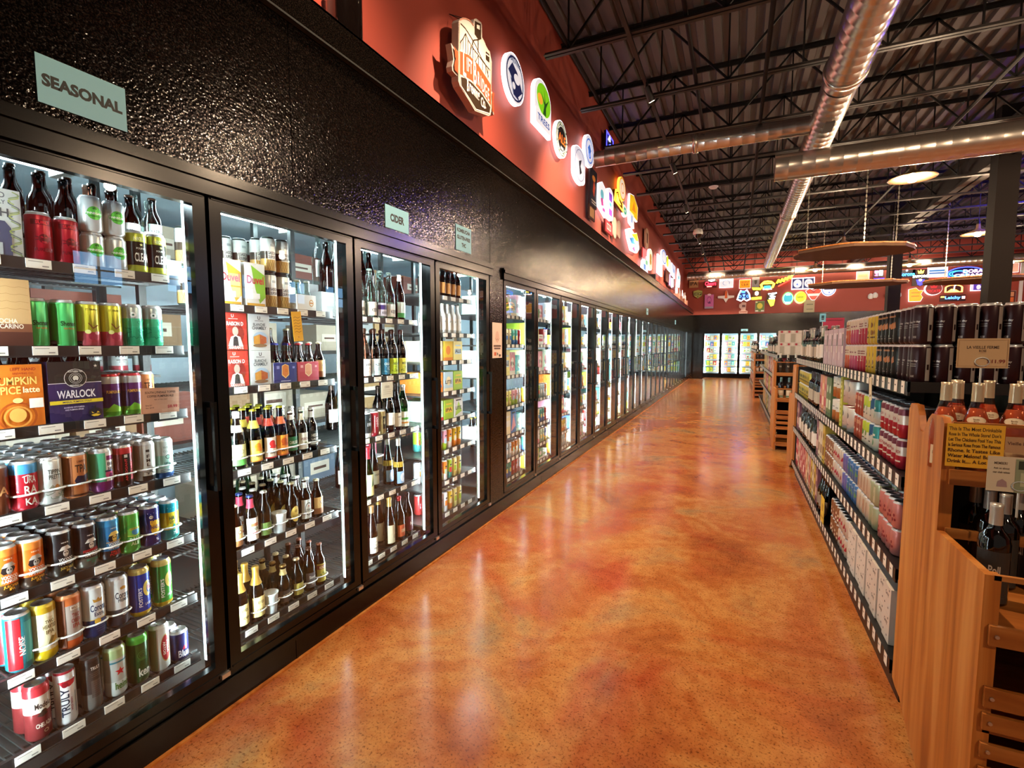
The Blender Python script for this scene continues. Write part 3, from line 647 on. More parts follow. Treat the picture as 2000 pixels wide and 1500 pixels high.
def boxk(w, h, d, base, art=(), side=None, top=None, name='drink_carton', cat='carton', carrier=None, slant=0):
    m = MB(); c = L(base); sd = L(side or base); tp = L(top or side or base)
    x1 = 0; x0 = -d
    m.box(x0, x1, -w/2, w/2, 0, h, sd); m.c[-6+1] = tp; m.c[-6+3] = c
    fn = lambda u, v, ly: (.0003*ly, u, v)
    m.art(list(art), fn)
    parts = [('box', m, 'paper_print')]
    if carrier:                                # bottle necks rising from a six pack carrier
        glass, capc, dz = carrier; g = MB(); k = MB()
        H, R, P = PROF['longneck']; Q = [(r, z) for r, z in P if z >= .128]
        for ix in range(2):
            for iy in range(3 if w > .15 else 2):
                n = 3 if w > .15 else 2; cy = -w/2+w*(iy+.5)/n; cx = -d*(ix+.5)/2
                b = MB(); b.lathe(Q, 10, c=(cx, cy, dz), caps=False); g.merge(b)
                q = MB(); q.lathe([(.0155, H-.009), (.0142, H), (.003, H+.002)], 10, L(capc), c=(cx, cy, dz), caps=False); k.merge(q)
        parts += [('bottle_necks', g, glass), ('bottle_caps', k, 'cap_print')]
    return Kind(name, cat, parts)
K = {}
X0 = -2.035
def row(kind, y, z, n, desc, where, x=None, step=None, rot=0, low=False, zs=(0,), gap=.0685, single=None):
    """front item plus n-1 behind it; all of one facing share the label when several"""
    k = K[kind]; x = X0 if x is None else x; st = step or gap; g = None
    tot = n*len(zs)
    for i in range(n):
        for zz in zs:
            if i == 0 and zz == zs[-1]: lb = '%s, %s' % (desc, where)
            else: lb = '%s, behind the front one, %s' % (desc, where)
            k.inst((x-st*i*cos(rot), y-st*i*sin(rot), z+zz+.0005), rot+random.uniform(-.05, .05)*(1 if k.cat != 'carton' else 0), ' '.join(lb.split()[:16]).rstrip(','), None if (i == 0 and zz == zs[-1]) else '%s rows %s' % (' '.join(desc.split()[:4]), where), low or i > 1)
# ---------- door 1 cans
r_ = .033
K['red_skull'] = can([(0, 1, '#a01626')], [('r', -.03, .80, .03, .92, '#6c0d17'), ('t', 'SURLY', 0, .86, .07, '#c9202f'), ('o', 0, .48, .013, .015, '#5d0a14'), ('o', -.005, .50, .004, .004, '#a01626'), ('o', .005, .50, .004, .004, '#a01626'), ('r', -.006, .38, .006, .42, '#a01626'), ('ln', [(-.02, .44), (.02, .52)], .003, '#5d0a14'), ('ln', [(-.02, .52), (.02, .44)], .003, '#5d0a14'), ('t', 'FURIOUS', 0, .22, .08, '#5d0a14', {'sx': .8})])
K['green_seal'] = can([(0, 1, '#cfd3d1')], [('o', 0, .55, .0215, .0225, '#3f9a2f'), ('o', 0, .55, .0205, .0215, '#57b53f'), ('o', -.003, .70, .003, .003, '#1f6a1e'), ('o', .003, .70, .003, .003, '#1f6a1e'), ('o', 0, .725, .003, .003, '#1f6a1e'), ('r', -.026, .49, .026, .585, '#57b53f'), ('t', 'FINNEGANS', 0, .54, .075, '#f7faf4', {'w': .05}), ('r', -.016, .43, .016, .455, '#1f6a1e')], h=.122)
K['black_lime'] = can([(0, .16, '#b9bf42'), (.16, .80, '#1b1d14'), (.80, 1, '#b9bf42')], [('t', 'INBOUND', 0, .88, .10, '#eef0c4', {'w': .045}), ('t', 'FOURTH', 0, .62, .05, '#d9dbd0', {'w': .03}), ('t', 'CLEAN', .002, .38, .24, '#f1f0e4', {'w': .046}), ('s', 0, .72, .006, '#d8d88a')]+lines(0, .12, .05, 2, .05, '#6e7424'))
K['mint_text'] = can([(0, 1, '#4fbf6b')], [('r', -.05, 0, -.018, 1, '#2f8d3a'), ('t', 'Shenan', .004, .52, .12, '#17381f', {'w': .042}), ('t', 'Irish Red Ale', .005, .40, .05, '#c2672a', {'w': .03})])
K['yellow_berry'] = can([(0, .34, '#c4515a'), (.34, 1, '#cdc63a')], [('t', 'ST. ORANGE', 0, .90, .05, '#4d4a12', {'w': .036}), ('p', [(-.016, .30), (-.008, .8), (.0, .4), (.007, .82), (.014, .32)], '#9a9426'), ('o', .0, .22, .014, .014, '#a33346'), ('o', -.014, .33, .008, .007, '#e3e08c'), ('o', .013, .30, .009, .006, '#d98b8b'), ('ln', [(-.012, .55), (0, .42), (.014, .5)], .003, '#7a3f22')], lidc=1)
K['teal_swirl'] = can([(0, .72, '#43bf8b'), (.72, 1, '#aeb9b3')], [('o', -.010, .82, .0095, .0095, '#f2f5ef'), ('o', -.010, .82, .0035, .0035, '#2b6b57')]+swirl('#1f8a66', 16, .0022, 3, v1=.68))
K['purple_green'] = can([(0, .2, '#4f9a2c'), (.2, .62, '#3a2152'), (.62, .84, '#5d2a63'), (.84, 1, '#c4c6c6')], [('t', 'PUMPKIN ALE', 0, .62, .08, '#e8b650', {'w': .046}), ('p', [(-.03, .1), (-.005, .3), (.03, .16), (.03, .08)], '#7cc23a')], top='#c6333f')
K['blue_red'] = can([(0, .80, '#c1202f'), (.80, 1, '#4d9bd3')], [('t', 'URA', .006, .66, .17, '#f4efe6', {'w': .03}), ('t', 'RA', .006, .42, .20, '#f4efe6', {'w': .032}), ('t', 'KA', .006, .14, .17, '#f4efe6', {'w': .03}), ('r', -.02, .30, .03, .305, '#f4efe6'), ('ln', [(-.012, .74), (0, .77), (.01, .73)], .003, '#f4efe6'), ('o', -.025, .6, .0018, .0018, '#f4efe6'), ('o', -.025, .4, .0018, .0018, '#f4efe6')], top=SIL)
K['white_sketch'] = can([(0, 1, '#d4d8d2')], [('t', 'TIPPIN', .002, .74, .11, '#2c3a33', {'w': .034}), ('t', 'PRETTY', .005, .61, .11, '#2c3a33', {'w': .036}), ('p', [(-.02, .28), (-.006, .42), (.004, .33), (.014, .4), (.022, .26)], '#8f8a78'), ('o', .006, .36, .006, .008, '#b7793f'), ('r', -.025, .255, .025, .27, '#4e5a4f')]+swirl('#6f8a72', 8, .0018, 5, v1=.24))
K['brown_orange'] = can([(0, 1, '#c07848'), ], [('r', -.055, 0, -.02, 1, '#7c4423'), ('t', 'LIBERTY', .006, .88, .05, '#4a2c1a', {'w': .026}), ('t', 'TPA', .004, .70, .20, '#3a2418', {'w': .034}), ('p', [(-.016, .40), (-.008, .52), (.012, .50), (.022, .40), (.014, .30), (-.012, .32)], '#1e1d33'), ('p', [(.008, .5), (.03, .56), (.03, .34)], '#2a2440'), ('r', -.03, 0, .035, .05, '#5b3422')])
K['green_magenta'] = can([(0, .22, '#6a1a5d'), (.22, .98, '#4bb083'), (.98, 1, SIL)], [('r', .0, .22, .04, .98, '#e4ddd6'), ('r', .002, .78, .036, .90, '#7c1c5c'), ('t', 'BB', .014, .68, .09, '#2b1c2c', {'w': .02}), ('t', 'HU', .016, .55, .09, '#2b1c2c', {'w': .02}), ('o', .010, .40, .013, .015, '#c74a78'), ('o', .014, .36, .007, .009, '#7c1c5c'), ('r', -.004, .47, .02, .52, '#2c2d55')])
K['red_black'] = can([(0, .12, '#26130f'), (.12, .86, '#5f0f14'), (.86, 1, '#a8262b')], [('r', -.012, .05, .012, .86, '#1a0f0e'), ('t', 'ARROGANT', -.001, .42, .055, '#d5404a', {'rot': pi/2, 'sx': 1.5}), ('t', 'BASTARD', .017, .40, .06, '#d5404a', {'rot': pi/2, 'sx': 1.5}), ('r', -.006, .76, .004, .84, '#d9d5cf')])
K['white_fml'] = can([(0, .12, '#1d1f1f'), (.12, .98, '#cfcfc6'), (.98, 1, SIL)], [('r', -.010, .80, .002, .87, '#2a2a28'), ('t', 'F', -.003, .68, .09, '#151515', {'w': .010}), ('t', 'M', -.003, .56, .09, '#151515', {'w': .012}), ('t', 'L', -.003, .44, .09, '#151515', {'w': .010})]+swirl('#55534c', 8, .0018, 8, -.016, .016, .14, .34)+[('r', -.05, 0, -.022, 1, '#8c8478')])
K['white_teal'] = can([(0, .1, '#2b4a78'), (.1, .22, '#c9dcd6'), (.22, .6, '#a9d8c8'), (.6, 1, '#dce3dc')], [('t', 'WEST', 0, .84, .06, '#9fae9f', {'w': .03}), ('t', 'COAST', 0, .72, .06, '#9fae9f', {'w': .03}), ('ring', 0, .56, .006, .0085, '#24433f'), ('t', 'IPA', .0, .36, .09, '#24433f', {'w': .024}), ('ln', [(-.025, .16), (-.01, .2), (.01, .15), (.03, .19)], .0015, '#2b4a78'), ('ln', [(-.025, .12), (0, .16), (.03, .12)], .0015, '#2b4a78')])
def ranger(base, mid, low_, txt, tc, hat='#d8d2c6', top=SIL, extra=()):
    return can([(0, .2, low_), (.2, .86, base), (.86, 1, mid)], [('p', [(-.016, .50), (-.010, .66), (.008, .68), (.020, .56), (.012, .46), (-.010, .44)], '#1c1b1d'), ('o', .004, .52, .0075, .012, hat), ('o', .001, .54, .0018, .0025, '#151515'), ('o', .007, .54, .0018, .0025, '#151515'), ('r', .0, .455, .008, .465, '#151515'), ('p', [(-.014, .60), (-.006, .70), (.010, .72), (.020, .62)], hat), ('t', 'VOODOO', .004, .37, .085, '#f6f4ee', {'w': .038}), ('t', 'RANGER', .004, .28, .075, '#f6f4ee', {'w': .038}), ('t', txt, .006, .12, .13, tc, {'w': .036}), ('t', 'NEW B', .002, .80, .03, '#f0ece2', {'w': .018})]+list(extra), top=top)
K['ranger_orange'] = ranger('#dd6a20', '#e98a3c', '#3c2a1c', 'JUICIFER\nIPA', '#f0b23a', '#b9b3a8')
K['ranger_black'] = ranger('#1b1a1d', '#141416', '#2b2a22', 'JUICY HAZE\nIPA', '#e3cf62')
K['ranger_grey'] = ranger('#242226', '#1d1b1f', '#5e5a50', 'IMPERIAL\nIPA', '#2e8a72', extra=[('p', [(-.02, .42), (.02, .46), (.024, .38), (-.02, .36)], '#8c1f22'), ('r', .028, .1, .04, .9, '#3d9c88')])
K['ranger_blue'] = ranger('#2f78ad', '#3c93c9', '#1c1a1f', 'FRUIT\nFORCE', '#cf2b36', '#e3c76a', extra=[('r', -.02, .43, .03, .445, '#e8a83a')])
K['lime_can'] = can([(0, 1, '#4f9f3a')], [('r', -.022, .42, .03, .62, '#77b94a'), ('o', .006, .52, .014, .012, '#3f7fa3'), ('r', -.014, .585, .024, .64, '#c9b23c'), ('t', 'OSKAR', .004, .615, .04, '#27401a', {'w': .03}), ('t', 'PALE\nALE', .002, .26, .22, '#d5ecc0', {'w': .034}), ('ln', [(-.02, .44), (0, .40), (.026, .45)], .002, '#e6e06a')])
K['navy_gold'] = can([(0, 1, '#2b2560')], [('o', .004, .45, .017, .030, '#e0a928'), ('o', -.010, .78, .0065, .0065, '#efe9cf'), ('t', '9.5', -.010, .78, .04, '#2b2560'), ('t', 'BIG', .003, .62, .12, '#f2c23a', {'w': .034}), ('t', 'HAZE', .003, .48, .10, '#2b2560', {'w': .03}), ('ring', .008, .28, .004, .006, '#2b2560')]+[('o', -.02+.009*i, .90-.03*(i % 2), .0012, .0012, '#cfc8e8') for i in range(6)]+[('t', '%', .006, .12, .08, '#e9e4f5')])
K['teal_gold'] = can([(0, .24, '#1f8a84'), (.24, .76, '#d9c52f'), (.76, 1, '#1f97a8')], [('t', 'HAZY', .002, .58, .12, '#12504a', {'w': .036}), ('t', 'LITTLE', .002, .46, .07, '#12504a', {'w': .034}), ('p', [(-.01, .26), (.0, .42), (.008, .28), (.016, .4), (.024, .26)], '#1f8a84'), ('t', '7%', .004, .12, .09, '#dff2ee')]+[('o', -.02+.009*i, .90-.03*(i % 2), .0012, .0012, '#e8f4d8') for i in range(6)])
R2 = dict(h=.187, r=.033)
K['yellow_cream'] = can([(0, .14, '#d9b821'), (.14, .9, '#e6dfb8'), (.9, 1, '#c9a227')], [('t', 'TWO', .006, .72, .07, '#6a561c', {'w': .024}), ('t', 'HEARTED', .006, .62, .08, '#6a561c', {'w': .036}), ('t', 'IPA', .006, .51, .08, '#6a561c', {'w': .022}), ('p', [(-.004, .24), (.008, .42), (.022, .38), (.014, .2)], '#7c6a34'), ('p', [(.006, .26), (.02, .44), (.024, .30)], '#b78a2c'), ('r', .0, .82, .014, .88, '#f6f2d8')], top='#cdb13a', **R2)
K['orange_silver'] = can([(0, .13, '#c75a2a'), (.13, .86, '#a89a90'), (.86, 1, '#c96a35')], [('r', -.008, .76, .02, .84, '#e6d9c6'), ('t', 'BELLS', .006, .80, .05, '#5c3320', {'w': .022}), ('t', 'TWO', .006, .64, .09, '#8f2c26', {'w': .022}), ('t', 'OBER', .006, .53, .09, '#8f2c26', {'w': .026}), ('t', 'IPA', .006, .42, .09, '#8f2c26', {'w': .02}), ('r', -.055, 0, -.022, 1, '#6b3b22')], top='#c98a5c', **R2)
K['crown_blue'] = can([(0, .34, '#1f3566'), (.34, 1, '#d9dbd8')], [('p', [(-.010, .72), (.014, .72), (.017, .80), (.008, .77), (.003, .83), (-.003, .77), (-.013, .80)], '#b98d3c'), ('t', 'Corona', .003, .60, .15, '#1c2f57', {'w': .046}), ('t', 'Extra', .004, .46, .09, '#1c2f57', {'w': .028}), ('o', -.002, .30, .009, .011, '#e0b13a'), ('r', -.024, .34, .03, .355, '#c9a54a')]+lines(.008, .18, .036, 3, .05, '#c9d2e3'), **R2)
K['crown_grey'] = can([(0, .34, '#3a3d45'), (.34, 1, '#dcdedb')], [('p', [(-.004, .78), (.012, .78), (.014, .83), (.004, .86), (-.006, .83)], '#b98d3c'), ('t', 'Corona', .003, .66, .15, '#3a4350', {'w': .046}), ('t', 'PREMIER', .005, .54, .07, '#3a4350', {'w': .036}), ('ring', .004, .24, .006, .009, '#d5d8dc')]+lines(.008, .14, .036, 3, .04, '#9aa0aa'), **R2)
def fost(base): return can([(0, .06, '#c9a227'), (.06, .94, base), (.94, 1, '#c9b56a')], [('t', "FOSTER'S", -.013, .40, .075, '#eef0e8', {'rot': pi/2, 'sx': 1.15}), ('o', .012, .58, .016, .030, '#e3cf6a'), ('o', .018, .58, .0105, .021, base), ('o', .017, .60, .0075, .015, '#f2ece0'), ('t', 'B', .017, .60, .10, '#b8232c'), ('t', 'LAGER', .012, .22, .06, '#dfe6ee', {'w': .022})], top='#c9b56a', **R2)
K['blue_oval'] = fost('#1b3a9c'); K['green_oval'] = fost('#2f8b35')
K['teal_red'] = can([(0, 1, '#2d8f9c')], [('r', -.04, 0, -.004, 1, '#b8242e'), ('t', 'NOISE', -.002, .45, .10, '#f2eee6', {'rot': pi/2}), ('r', .004, .1, .03, .9, '#48b3b9')], **R2)
K['red_white_mod'] = can([(0, .52, '#7a2b2c'), (.52, .86, '#d9d2c6'), (.86, 1, '#c0313a')], [('t', 'Modelo', .004, .66, .12, '#2a2320', {'w': .044}), ('o', .004, .52, .008, .008, '#4b3226'), ('p', [(-.014, .46), (.0, .56), (.014, .46), (0, .42)], '#3c2f28'), ('t', 'CHELADA', .003, .26, .09, '#eedfcb', {'w': .042}), ('ring', .006, .12, .004, .006, '#d9b79a')], top='#a8343c', **R2)
K['white_berry'] = can([(0, 1, '#e3e2e0')], [('p', [(-.03, .88), (.02, .88), (.016, .78), (.0, .74), (-.02, .80)], '#b0202f'), ('o', -.010, .80, .009, .009, '#8c1526'), ('o', .006, .82, .009, .009, '#c9283a'), ('t', 'TRULY', -.012, .42, .13, '#1f2a3c', {'rot': pi/2, 'sx': 1.1}), ('t', 'WILD BERRY', .004, .36, .035, '#a8444c', {'rot': pi/2, 'sx': 1.1}), ('r', .015, .14, .017, .60, '#3a3f44')], top='#a32c38', h=.187, r=.029)
K['dark_seltzer'] = can([(0, .3, '#6c6862'), (.3, .86, '#3b332f'), (.86, 1, '#2a2420')], [('t', 'TRULY', .003, .86, .07, '#e6e2dc', {'w': .028})]+lines(.002, .76, .034, 3, .04, '#b9b2a8', .0008)+[('r', -.012, .22, .02, .60, '#544c46')]+lines(.004, .57, .028, 8, .045, '#a39b90', .0008), top='#3a3230', h=.187, r=.029)
K['silver_star'] = can([(0, .30, '#d5dad2'), (.30, .82, '#b9bcb4'), (.82, 1, '#a9bf86')], [('r', -.03, .72, .035, .76, '#3a7a86'), ('s', .0, .52, .0165, '#c4202b'), ('t', 'heine', .006, .20, .17, '#4c7a33', {'w': .046})], top='#b7c79a', **R2)
K['green_dark'] = can([(0, .9, '#1f4a1f'), (.9, 1, '#4fae3f')], [('ring', .0, .62, .014, .0155, '#3f7a3a'), ('ring', .0, .62, .008, .009, '#3f7a3a'), ('t', 'ORIGINAL', 0, .52, .06, '#3f7a3a', {'w': .03}), ('t', 'ken', .006, .22, .20, '#dfe6d8', {'w': .038})], top='#58b848', **R2)
K['white_red_sh'] = can([(0, 1, '#d9d8cc')], [('o', .006, .50, .018, .055, '#a8202a'), ('ring', .006, .5, .017, .0185, '#c9a25a', {'asp': 3.0}), ('t', 'STELLA', .014, .52, .055, '#efe6d8', {'rot': -pi/2, 'sx': 1.3}), ('t', 'ARTOIS', .0, .50, .055, '#efe6d8', {'rot': -pi/2, 'sx': 1.3}), ('r', -.055, 0, -.024, 1, '#7f8a5c')], top='#cfcfc4', **R2)
K['blue_leaf'] = can([(0, 1, '#20265c')], [('p', [(-.004, .36), (.004, .52), (.010, .42), (.018, .5), (.014, .34)], '#c4203c'), ('t', 'Blue', .002, .20, .30, '#f0f0f4', {'w': .042})], h=.122, r=.033)
K['grey_kombucha'] = can([(0, .25, '#7a3036'), (.25, 1, '#8b8f8c')], [('t', 'BUCHA', 0, .60, .16, '#17181a', {'w': .046}), ('r', -.02, .42, .02, .44, '#26282a'), ('r', -.012, .36, .012, .375, '#26282a')], h=.157)
# brown / white misc
K['dark_case_can'] = can([(0, 1, '#6b3b24')], [('t', 'IPA', 0, .5, .2, '#e2b27a')])
# bottles
K['brown_clear_back'] = bottle('large', 'glass_brown', (.04, .14, '#e8e6df'), [('t', 'KEEPSAKE', 0, .5, .22, '#23211f', {'w': .07})], cap=None)
K['brown_keep'] = bottle('half', 'glass_brown', (.03, .125, '#e9e9e4'), [('t', 'KEEPSAKE', 0, .68, .16, '#1f2326', {'w': .058}), ('r', -.03, .1, .03, .2, '#b7c4c9')], cap='#4a2f22')
K['clear_keep'] = bottle('half', 'glass_clear', (.03, .115, '#dbe3e6'), [('t', 'KEEPSAKE', 0, .6, .2, '#2a4a66', {'w': .055}), ('r', -.035, .05, .035, .3, '#9bb7cf')], cap=None)
K['rose_keep'] = bottle('half', 'glass_rose', (.03, .125, '#c9b9a2'), [('r', -.04, .75, .04, 1, '#8fb4cc'), ('t', 'KEEPSAKE', 0, .48, .2, '#f4f0e8', {'w': .055}), ('r', -.04, 0, .04, .25, '#d98e72')], cap=None)
K['brown_plain'] = bottle('large', 'glass_brown', cap=None)
K['swing'] = bottle('half', 'glass_olive', (.02, .115, '#dfe6a8'), [('r', -.04, 0, .04, .28, '#57b34a'), ('ring', 0, .66, .008, .0095, '#5e6a3a'), ('t', 'RADLER', 0, .36, .12, '#3c4a2a', {'w': .04})], neck=(.17, .20, '#e9ead0'), cap='#f0f0ea', foil=(.03, '#f2f2ee'))
def oval(glass, base, mark, neck, cap='#c9c23a', txt='WEISS'): return bottle('half', glass, (.02, .12, base), [('o', -.004, .70, .016, .016, mark), ('p', [(-.02, .5), (0, .75), (.02, .55), (.014, .45)], mark), ('t', txt, 0, .26, .12, '#3c2a1a', {'w': .036}), ('r', -.04, 0, .04, .06, mark)], neck=(.175, .21, neck), cap=cap)
K['oval_yellow'] = oval('glass_brown', '#e6d05a', '#e0861f', '#e3cf4a'); K['oval_red'] = oval('glass_brown', '#e9dcc8', '#cf2c2c', '#d9432f', txt='DUNKEL'); K['oval_orange'] = oval('glass_brown', '#e6922c', '#b9531c', '#d96a35', txt='MAX')
K['green_white'] = bottle('longneck', 'glass_green', (.03, .10, '#2f7a4f'), [('t', 'CARLSBERG', 0, .6, .22, '#e8efe6', {'w': .055}), ('r', -.03, .2, .03, .28, '#e8efe6')], neck=(.185, .21, '#dfe8df'), cap='#e9e9e4')
K['white_lab'] = bottle('longneck', 'glass_green', (.025, .11, '#dfe0cf'), [('t', 'PERONI', 0, .62, .16, '#7a3a2c', {'w': .046}), ('o', 0, .35, .008, .008, '#8a8f6a')], neck=(.175, .21, '#d9d6b9'), cap='#e6e6de')
K['striped_lab'] = bottle('longneck', 'glass_brown', (.03, .11, '#22241f'), [('t', 'HELLES', 0, .7, .2, '#e6e6dc', {'w': .046}), ('t', 'LAGER', 0, .45, .16, '#e6e6dc', {'w': .046}), ('r', -.03, .1, .03, .2, '#c9cfc4')], neck=(.18, .212, '#d6d9cf'), cap='#d9d9d0')
K['white_red_neck'] = bottle('longneck', 'glass_brown', (.02, .125, '#ecece4'), [('t', 'SOUR', 0, .5, .12, '#2e5a3a', {'w': .04}), ('r', -.018, .62, .018, .76, '#c97b52'), ('r', -.014, .24, .014, .34, '#c2313a')], neck=(.17, .212, '#c2304a'), cap='#22346c')
K['green_plain'] = bottle('longneck', 'glass_olive', (.02, .08, '#5c7a3a'), [('ring', 0, .5, .01, .012, '#9fb56a')], cap='#d9d9d0')
K['oval_cream'] = bottle('longneck', 'glass_brown', None, cap='#d9d2a8'); K['oval_cream'].parts.append(('label', (lambda l: (l.art([('o', 0, .07, .026, .04, '#e6cf6a'), ('t', 'GOLDEN', 0, .06, .010, '#5c4420', {'w': .036}), ('o', 0, .085, .008, .008, '#a88a3a')], cylmap(.0308), cut=.006), l)[1])(MB()).mesh('label', ['paper_print']), 'paper_print'))
K['silver_star_b'] = bottle('longneck', 'glass_olive', (.02, .12, '#c9cfc9'), [('o', 0, .5, .02, .035, '#3a423a'), ('o', 0, .5, .017, .03, '#cfd4cc'), ('s', 0, .66, .006, '#c4202b'), ('t', 'ZERO', 0, .45, .12, '#2a3a2a', {'w': .03})], neck=(.18, .21, '#cfd4cc'), cap='#d0d4cc')
K['tan_lab'] = bottle('stubby', 'glass_brown', (.02, .11, '#d9b878'), [('r', -.04, 0, .04, .35, '#8a5a33'), ('o', 0, .7, .01, .01, '#e9d9a8'), ('t', 'O', .002, .7, .2, '#6a3a1c')], cap='#d9d0b0')
K['gold_foil'] = bottle('half', 'glass_brown', (.025, .12, '#e6d98a'), [('o', 0, .55, .03, .045, '#efe29a'), ('t', 'EFES', 0, .72, .14, '#4a3a1c', {'w': .03}), ('t', 'CIDER', 0, .34, .12, '#2f2418', {'w': .04})], foil=(.085, '#cda64a'))
K['dark_small'] = bottle('stubby', 'glass_brown', (.02, .08, '#3a3028'), [('t', 'PORTER', 0, .55, .24, '#cfc3a8', {'w': .045})], neck=(.155, .185, '#b9a468'), cap='#8a6a34')
K['yellow_small'] = bottle('stubby', 'glass_brown', (.02, .08, '#a89a4a'), [('t', 'ALE', 0, .55, .3, '#3f3a1c', {'w': .03})], cap='#c9b48a')
K['grey_small'] = bottle('longneck', 'glass_brown', (.02, .10, '#4a4648'), [('t', 'Stout', 0, .7, .2, '#cfcac4', {'w': .04}), ('o', 0, .3, .012, .010, '#a8a29a')], cap='#5a3a2a')
K['yellow_art'] = bottle('longneck', 'glass_brown', (.02, .12, '#a8983c'), [('r', -.036, .7, .036, .92, '#7a2f2a'), ('t', 'KOLSCH', 0, .8, .14, '#e6d9a8', {'w': .046})]+[('o', -.016+.011*i, .4+.1*(i % 2), .004, .006, '#5f6a2a') for i in range(4)], cap='#6a3a2a')
K['mustard_back'] = bottle('longneck', 'glass_brown', (.03, .1, '#c98a5a'), cap='#b9b03a'); K['white_cap_back'] = bottle('longneck', 'glass_green', (.03, .1, '#3a6a4a'), cap='#d9e0d9')
K['dark_back'] = bottle('longneck', 'glass_brown', cap='#8a7a5a')
K['green_big'] = bottle('flute', 'glass_green', (.03, .11, '#c9bf8a'), foil=(.06, '#b9b05a'))
def tall(lab, ac, txt, tc='#2a2a2a', foil='#3a2418', glass='glass_brown'): return bottle('large', glass, (.015, .115, lab), [('t', txt, 0, .66, .16, tc, {'w': .05})]+swirl(ac, 7, .0022, len(txt)+3, -.034, .034, .08, .5), foil=(.03, foil), name='cider_bottle')
K['t_jen'] = tall('#e6e2dc', '#8a5a4a', 'JEN', glass='glass_rose'); K['t_ltblue'] = tall('#c9dfe6', '#7fb0c4', 'ALOFT'); K['t_blue'] = tall('#2f6f8c', '#bfe0e6', 'CRUSH', '#e8f2f2'); K['t_lime'] = tall('#b9cf3a', '#4f7a22', 'ORCHARD'); K['t_yellow'] = tall('#dcd95a', '#5a7a2a', 'MEADOW')
K['small_clear'] = bottle('large', 'glass_clear', (.02, .10, '#e6d9c4'), [('r', -.04, .6, .04, 1, '#e8e6dc'), ('t', 'KEEP', 0, .4, .25, '#3a3a3a', {'w': .04})], cap='#d9d9cf', name='cider_bottle')
K['small_purple'] = bottle('large', 'glass_clear', (.02, .10, '#cfc4cc'), [('r', -.046, .5, .046, .85, '#3a2a6a'), ('t', 'KEEP', 0, .25, .2, '#3a3a3a', {'w': .04})], cap='#d9d9cf', name='cider_bottle')
K['white_green_l'] = bottle('large', 'glass_brown', (.02, .12, '#e9efe2'), [('r', -.046, 0, .046, .3, '#4fae5f')], cap='#8a8a80', name='cider_bottle')
K['back_clear'] = bottle('large', 'glass_clear', (.05, .15, '#dfe6da'), cap='#c9b48a', name='cider_bottle', seg=12)
K['gold_can'] = can([(0, 1, '#9a8454')], [('r', -.014, .2, .014, .8, '#2a241a'), ('t', 'GLO', 0, .55, .1, '#e6d9a8', {'rot': pi/2})]); K['red_can_l'] = can([(0, 1, '#9c1f2a')], [('t', 'HARD', 0, .6, .12, '#f0e6e0', {'rot': pi/2}), ('r', -.02, .1, -.016, .9, '#f0e6e0')]); K['dark_can_l'] = can([(0, .15, '#cfcfc8'), (.15, 1, '#23282a')], [('t', '1911', 0, .55, .16, '#dfe3e0', {'w': .036}), ('ring', 0, .78, .005, .007, '#dfe3e0')])
K['wh_center'] = bottle('large', 'glass_brown', (.05, .13, '#e3dfd2'), foil=(.05, '#3a2a22'), name='cider_bottle'); K['lgreen_lab'] = bottle('large', 'glass_green', (.02, .12, '#e6efe0'), [('r', -.046, .45, .046, .6, '#58b04a'), ('r', -.046, .2, .046, .3, '#e09a3a')], foil=(.04, '#d9d9cf'), name='cider_bottle')
K['green_redneck'] = bottle('flute', 'glass_green', (.02, .15, '#c9c98a'), [('p', [(-.006, .4), (.004, .9), (.014, .5)], '#2a5a2a')], foil=(.075, '#c2333f'), name='cider_bottle')
K['dark_cream'] = bottle('flute', 'wine_dark', (.03, .12, '#d9d6c4'), [('t', 'CIDRE', 0, .7, .14, '#3a3a30', {'w': .04})]+lines(0, .5, .05, 3, .13, '#8a8a7a'), foil=(.06, '#2a1c16'), name='cider_bottle'); K['dark_blue_l'] = bottle('flute', 'glass_olive', (.02, .10, '#8fb4d9'), [('o', 0, .5, .02, .03, '#dfe9f2'), ('o', .015, .5, .008, .012, '#5a7ab0')], neck=(.13, .165, '#c9a83a'), foil=(.05, '#e9e6d9'), name='cider_bottle')
K['corked_white'] = bottle('flute', 'wine_dark', (.02, .12, '#dfdccb'), [('ring', 0, .6, .010, .012, '#5a5a4a'), ('t', 'BRUT', 0, .3, .12, '#3a3a30', {'w': .036})], foil=(.05, '#b08a5a'), name='cider_bottle'); K['cream_side'] = bottle('flute', 'wine_dark', (.02, .14, '#cfc3a3'), [('ring', .01, .35, .008, .010, '#4a3a2a')], foil=(.06, '#d0b060'), name='cider_bottle'); K['orange_lab'] = bottle('large', 'wine_dark', (.03, .11, '#b5532f'), [('t', '1849', 0, .5, .3, '#e9cfae', {'w': .04})], foil=(.03, '#b0353a'), name='cider_bottle'); K['maroon_lab'] = bottle('large', 'wine_dark', (.04, .14, '#5a1f2a'), [('ring', 0, .5, .016, .017, '#d9b9a8'), ('t', 'Noir', 0, .5, .22, '#e6cfc4', {'w': .03})], foil=(.03, '#2a1a1a'), name='cider_bottle')
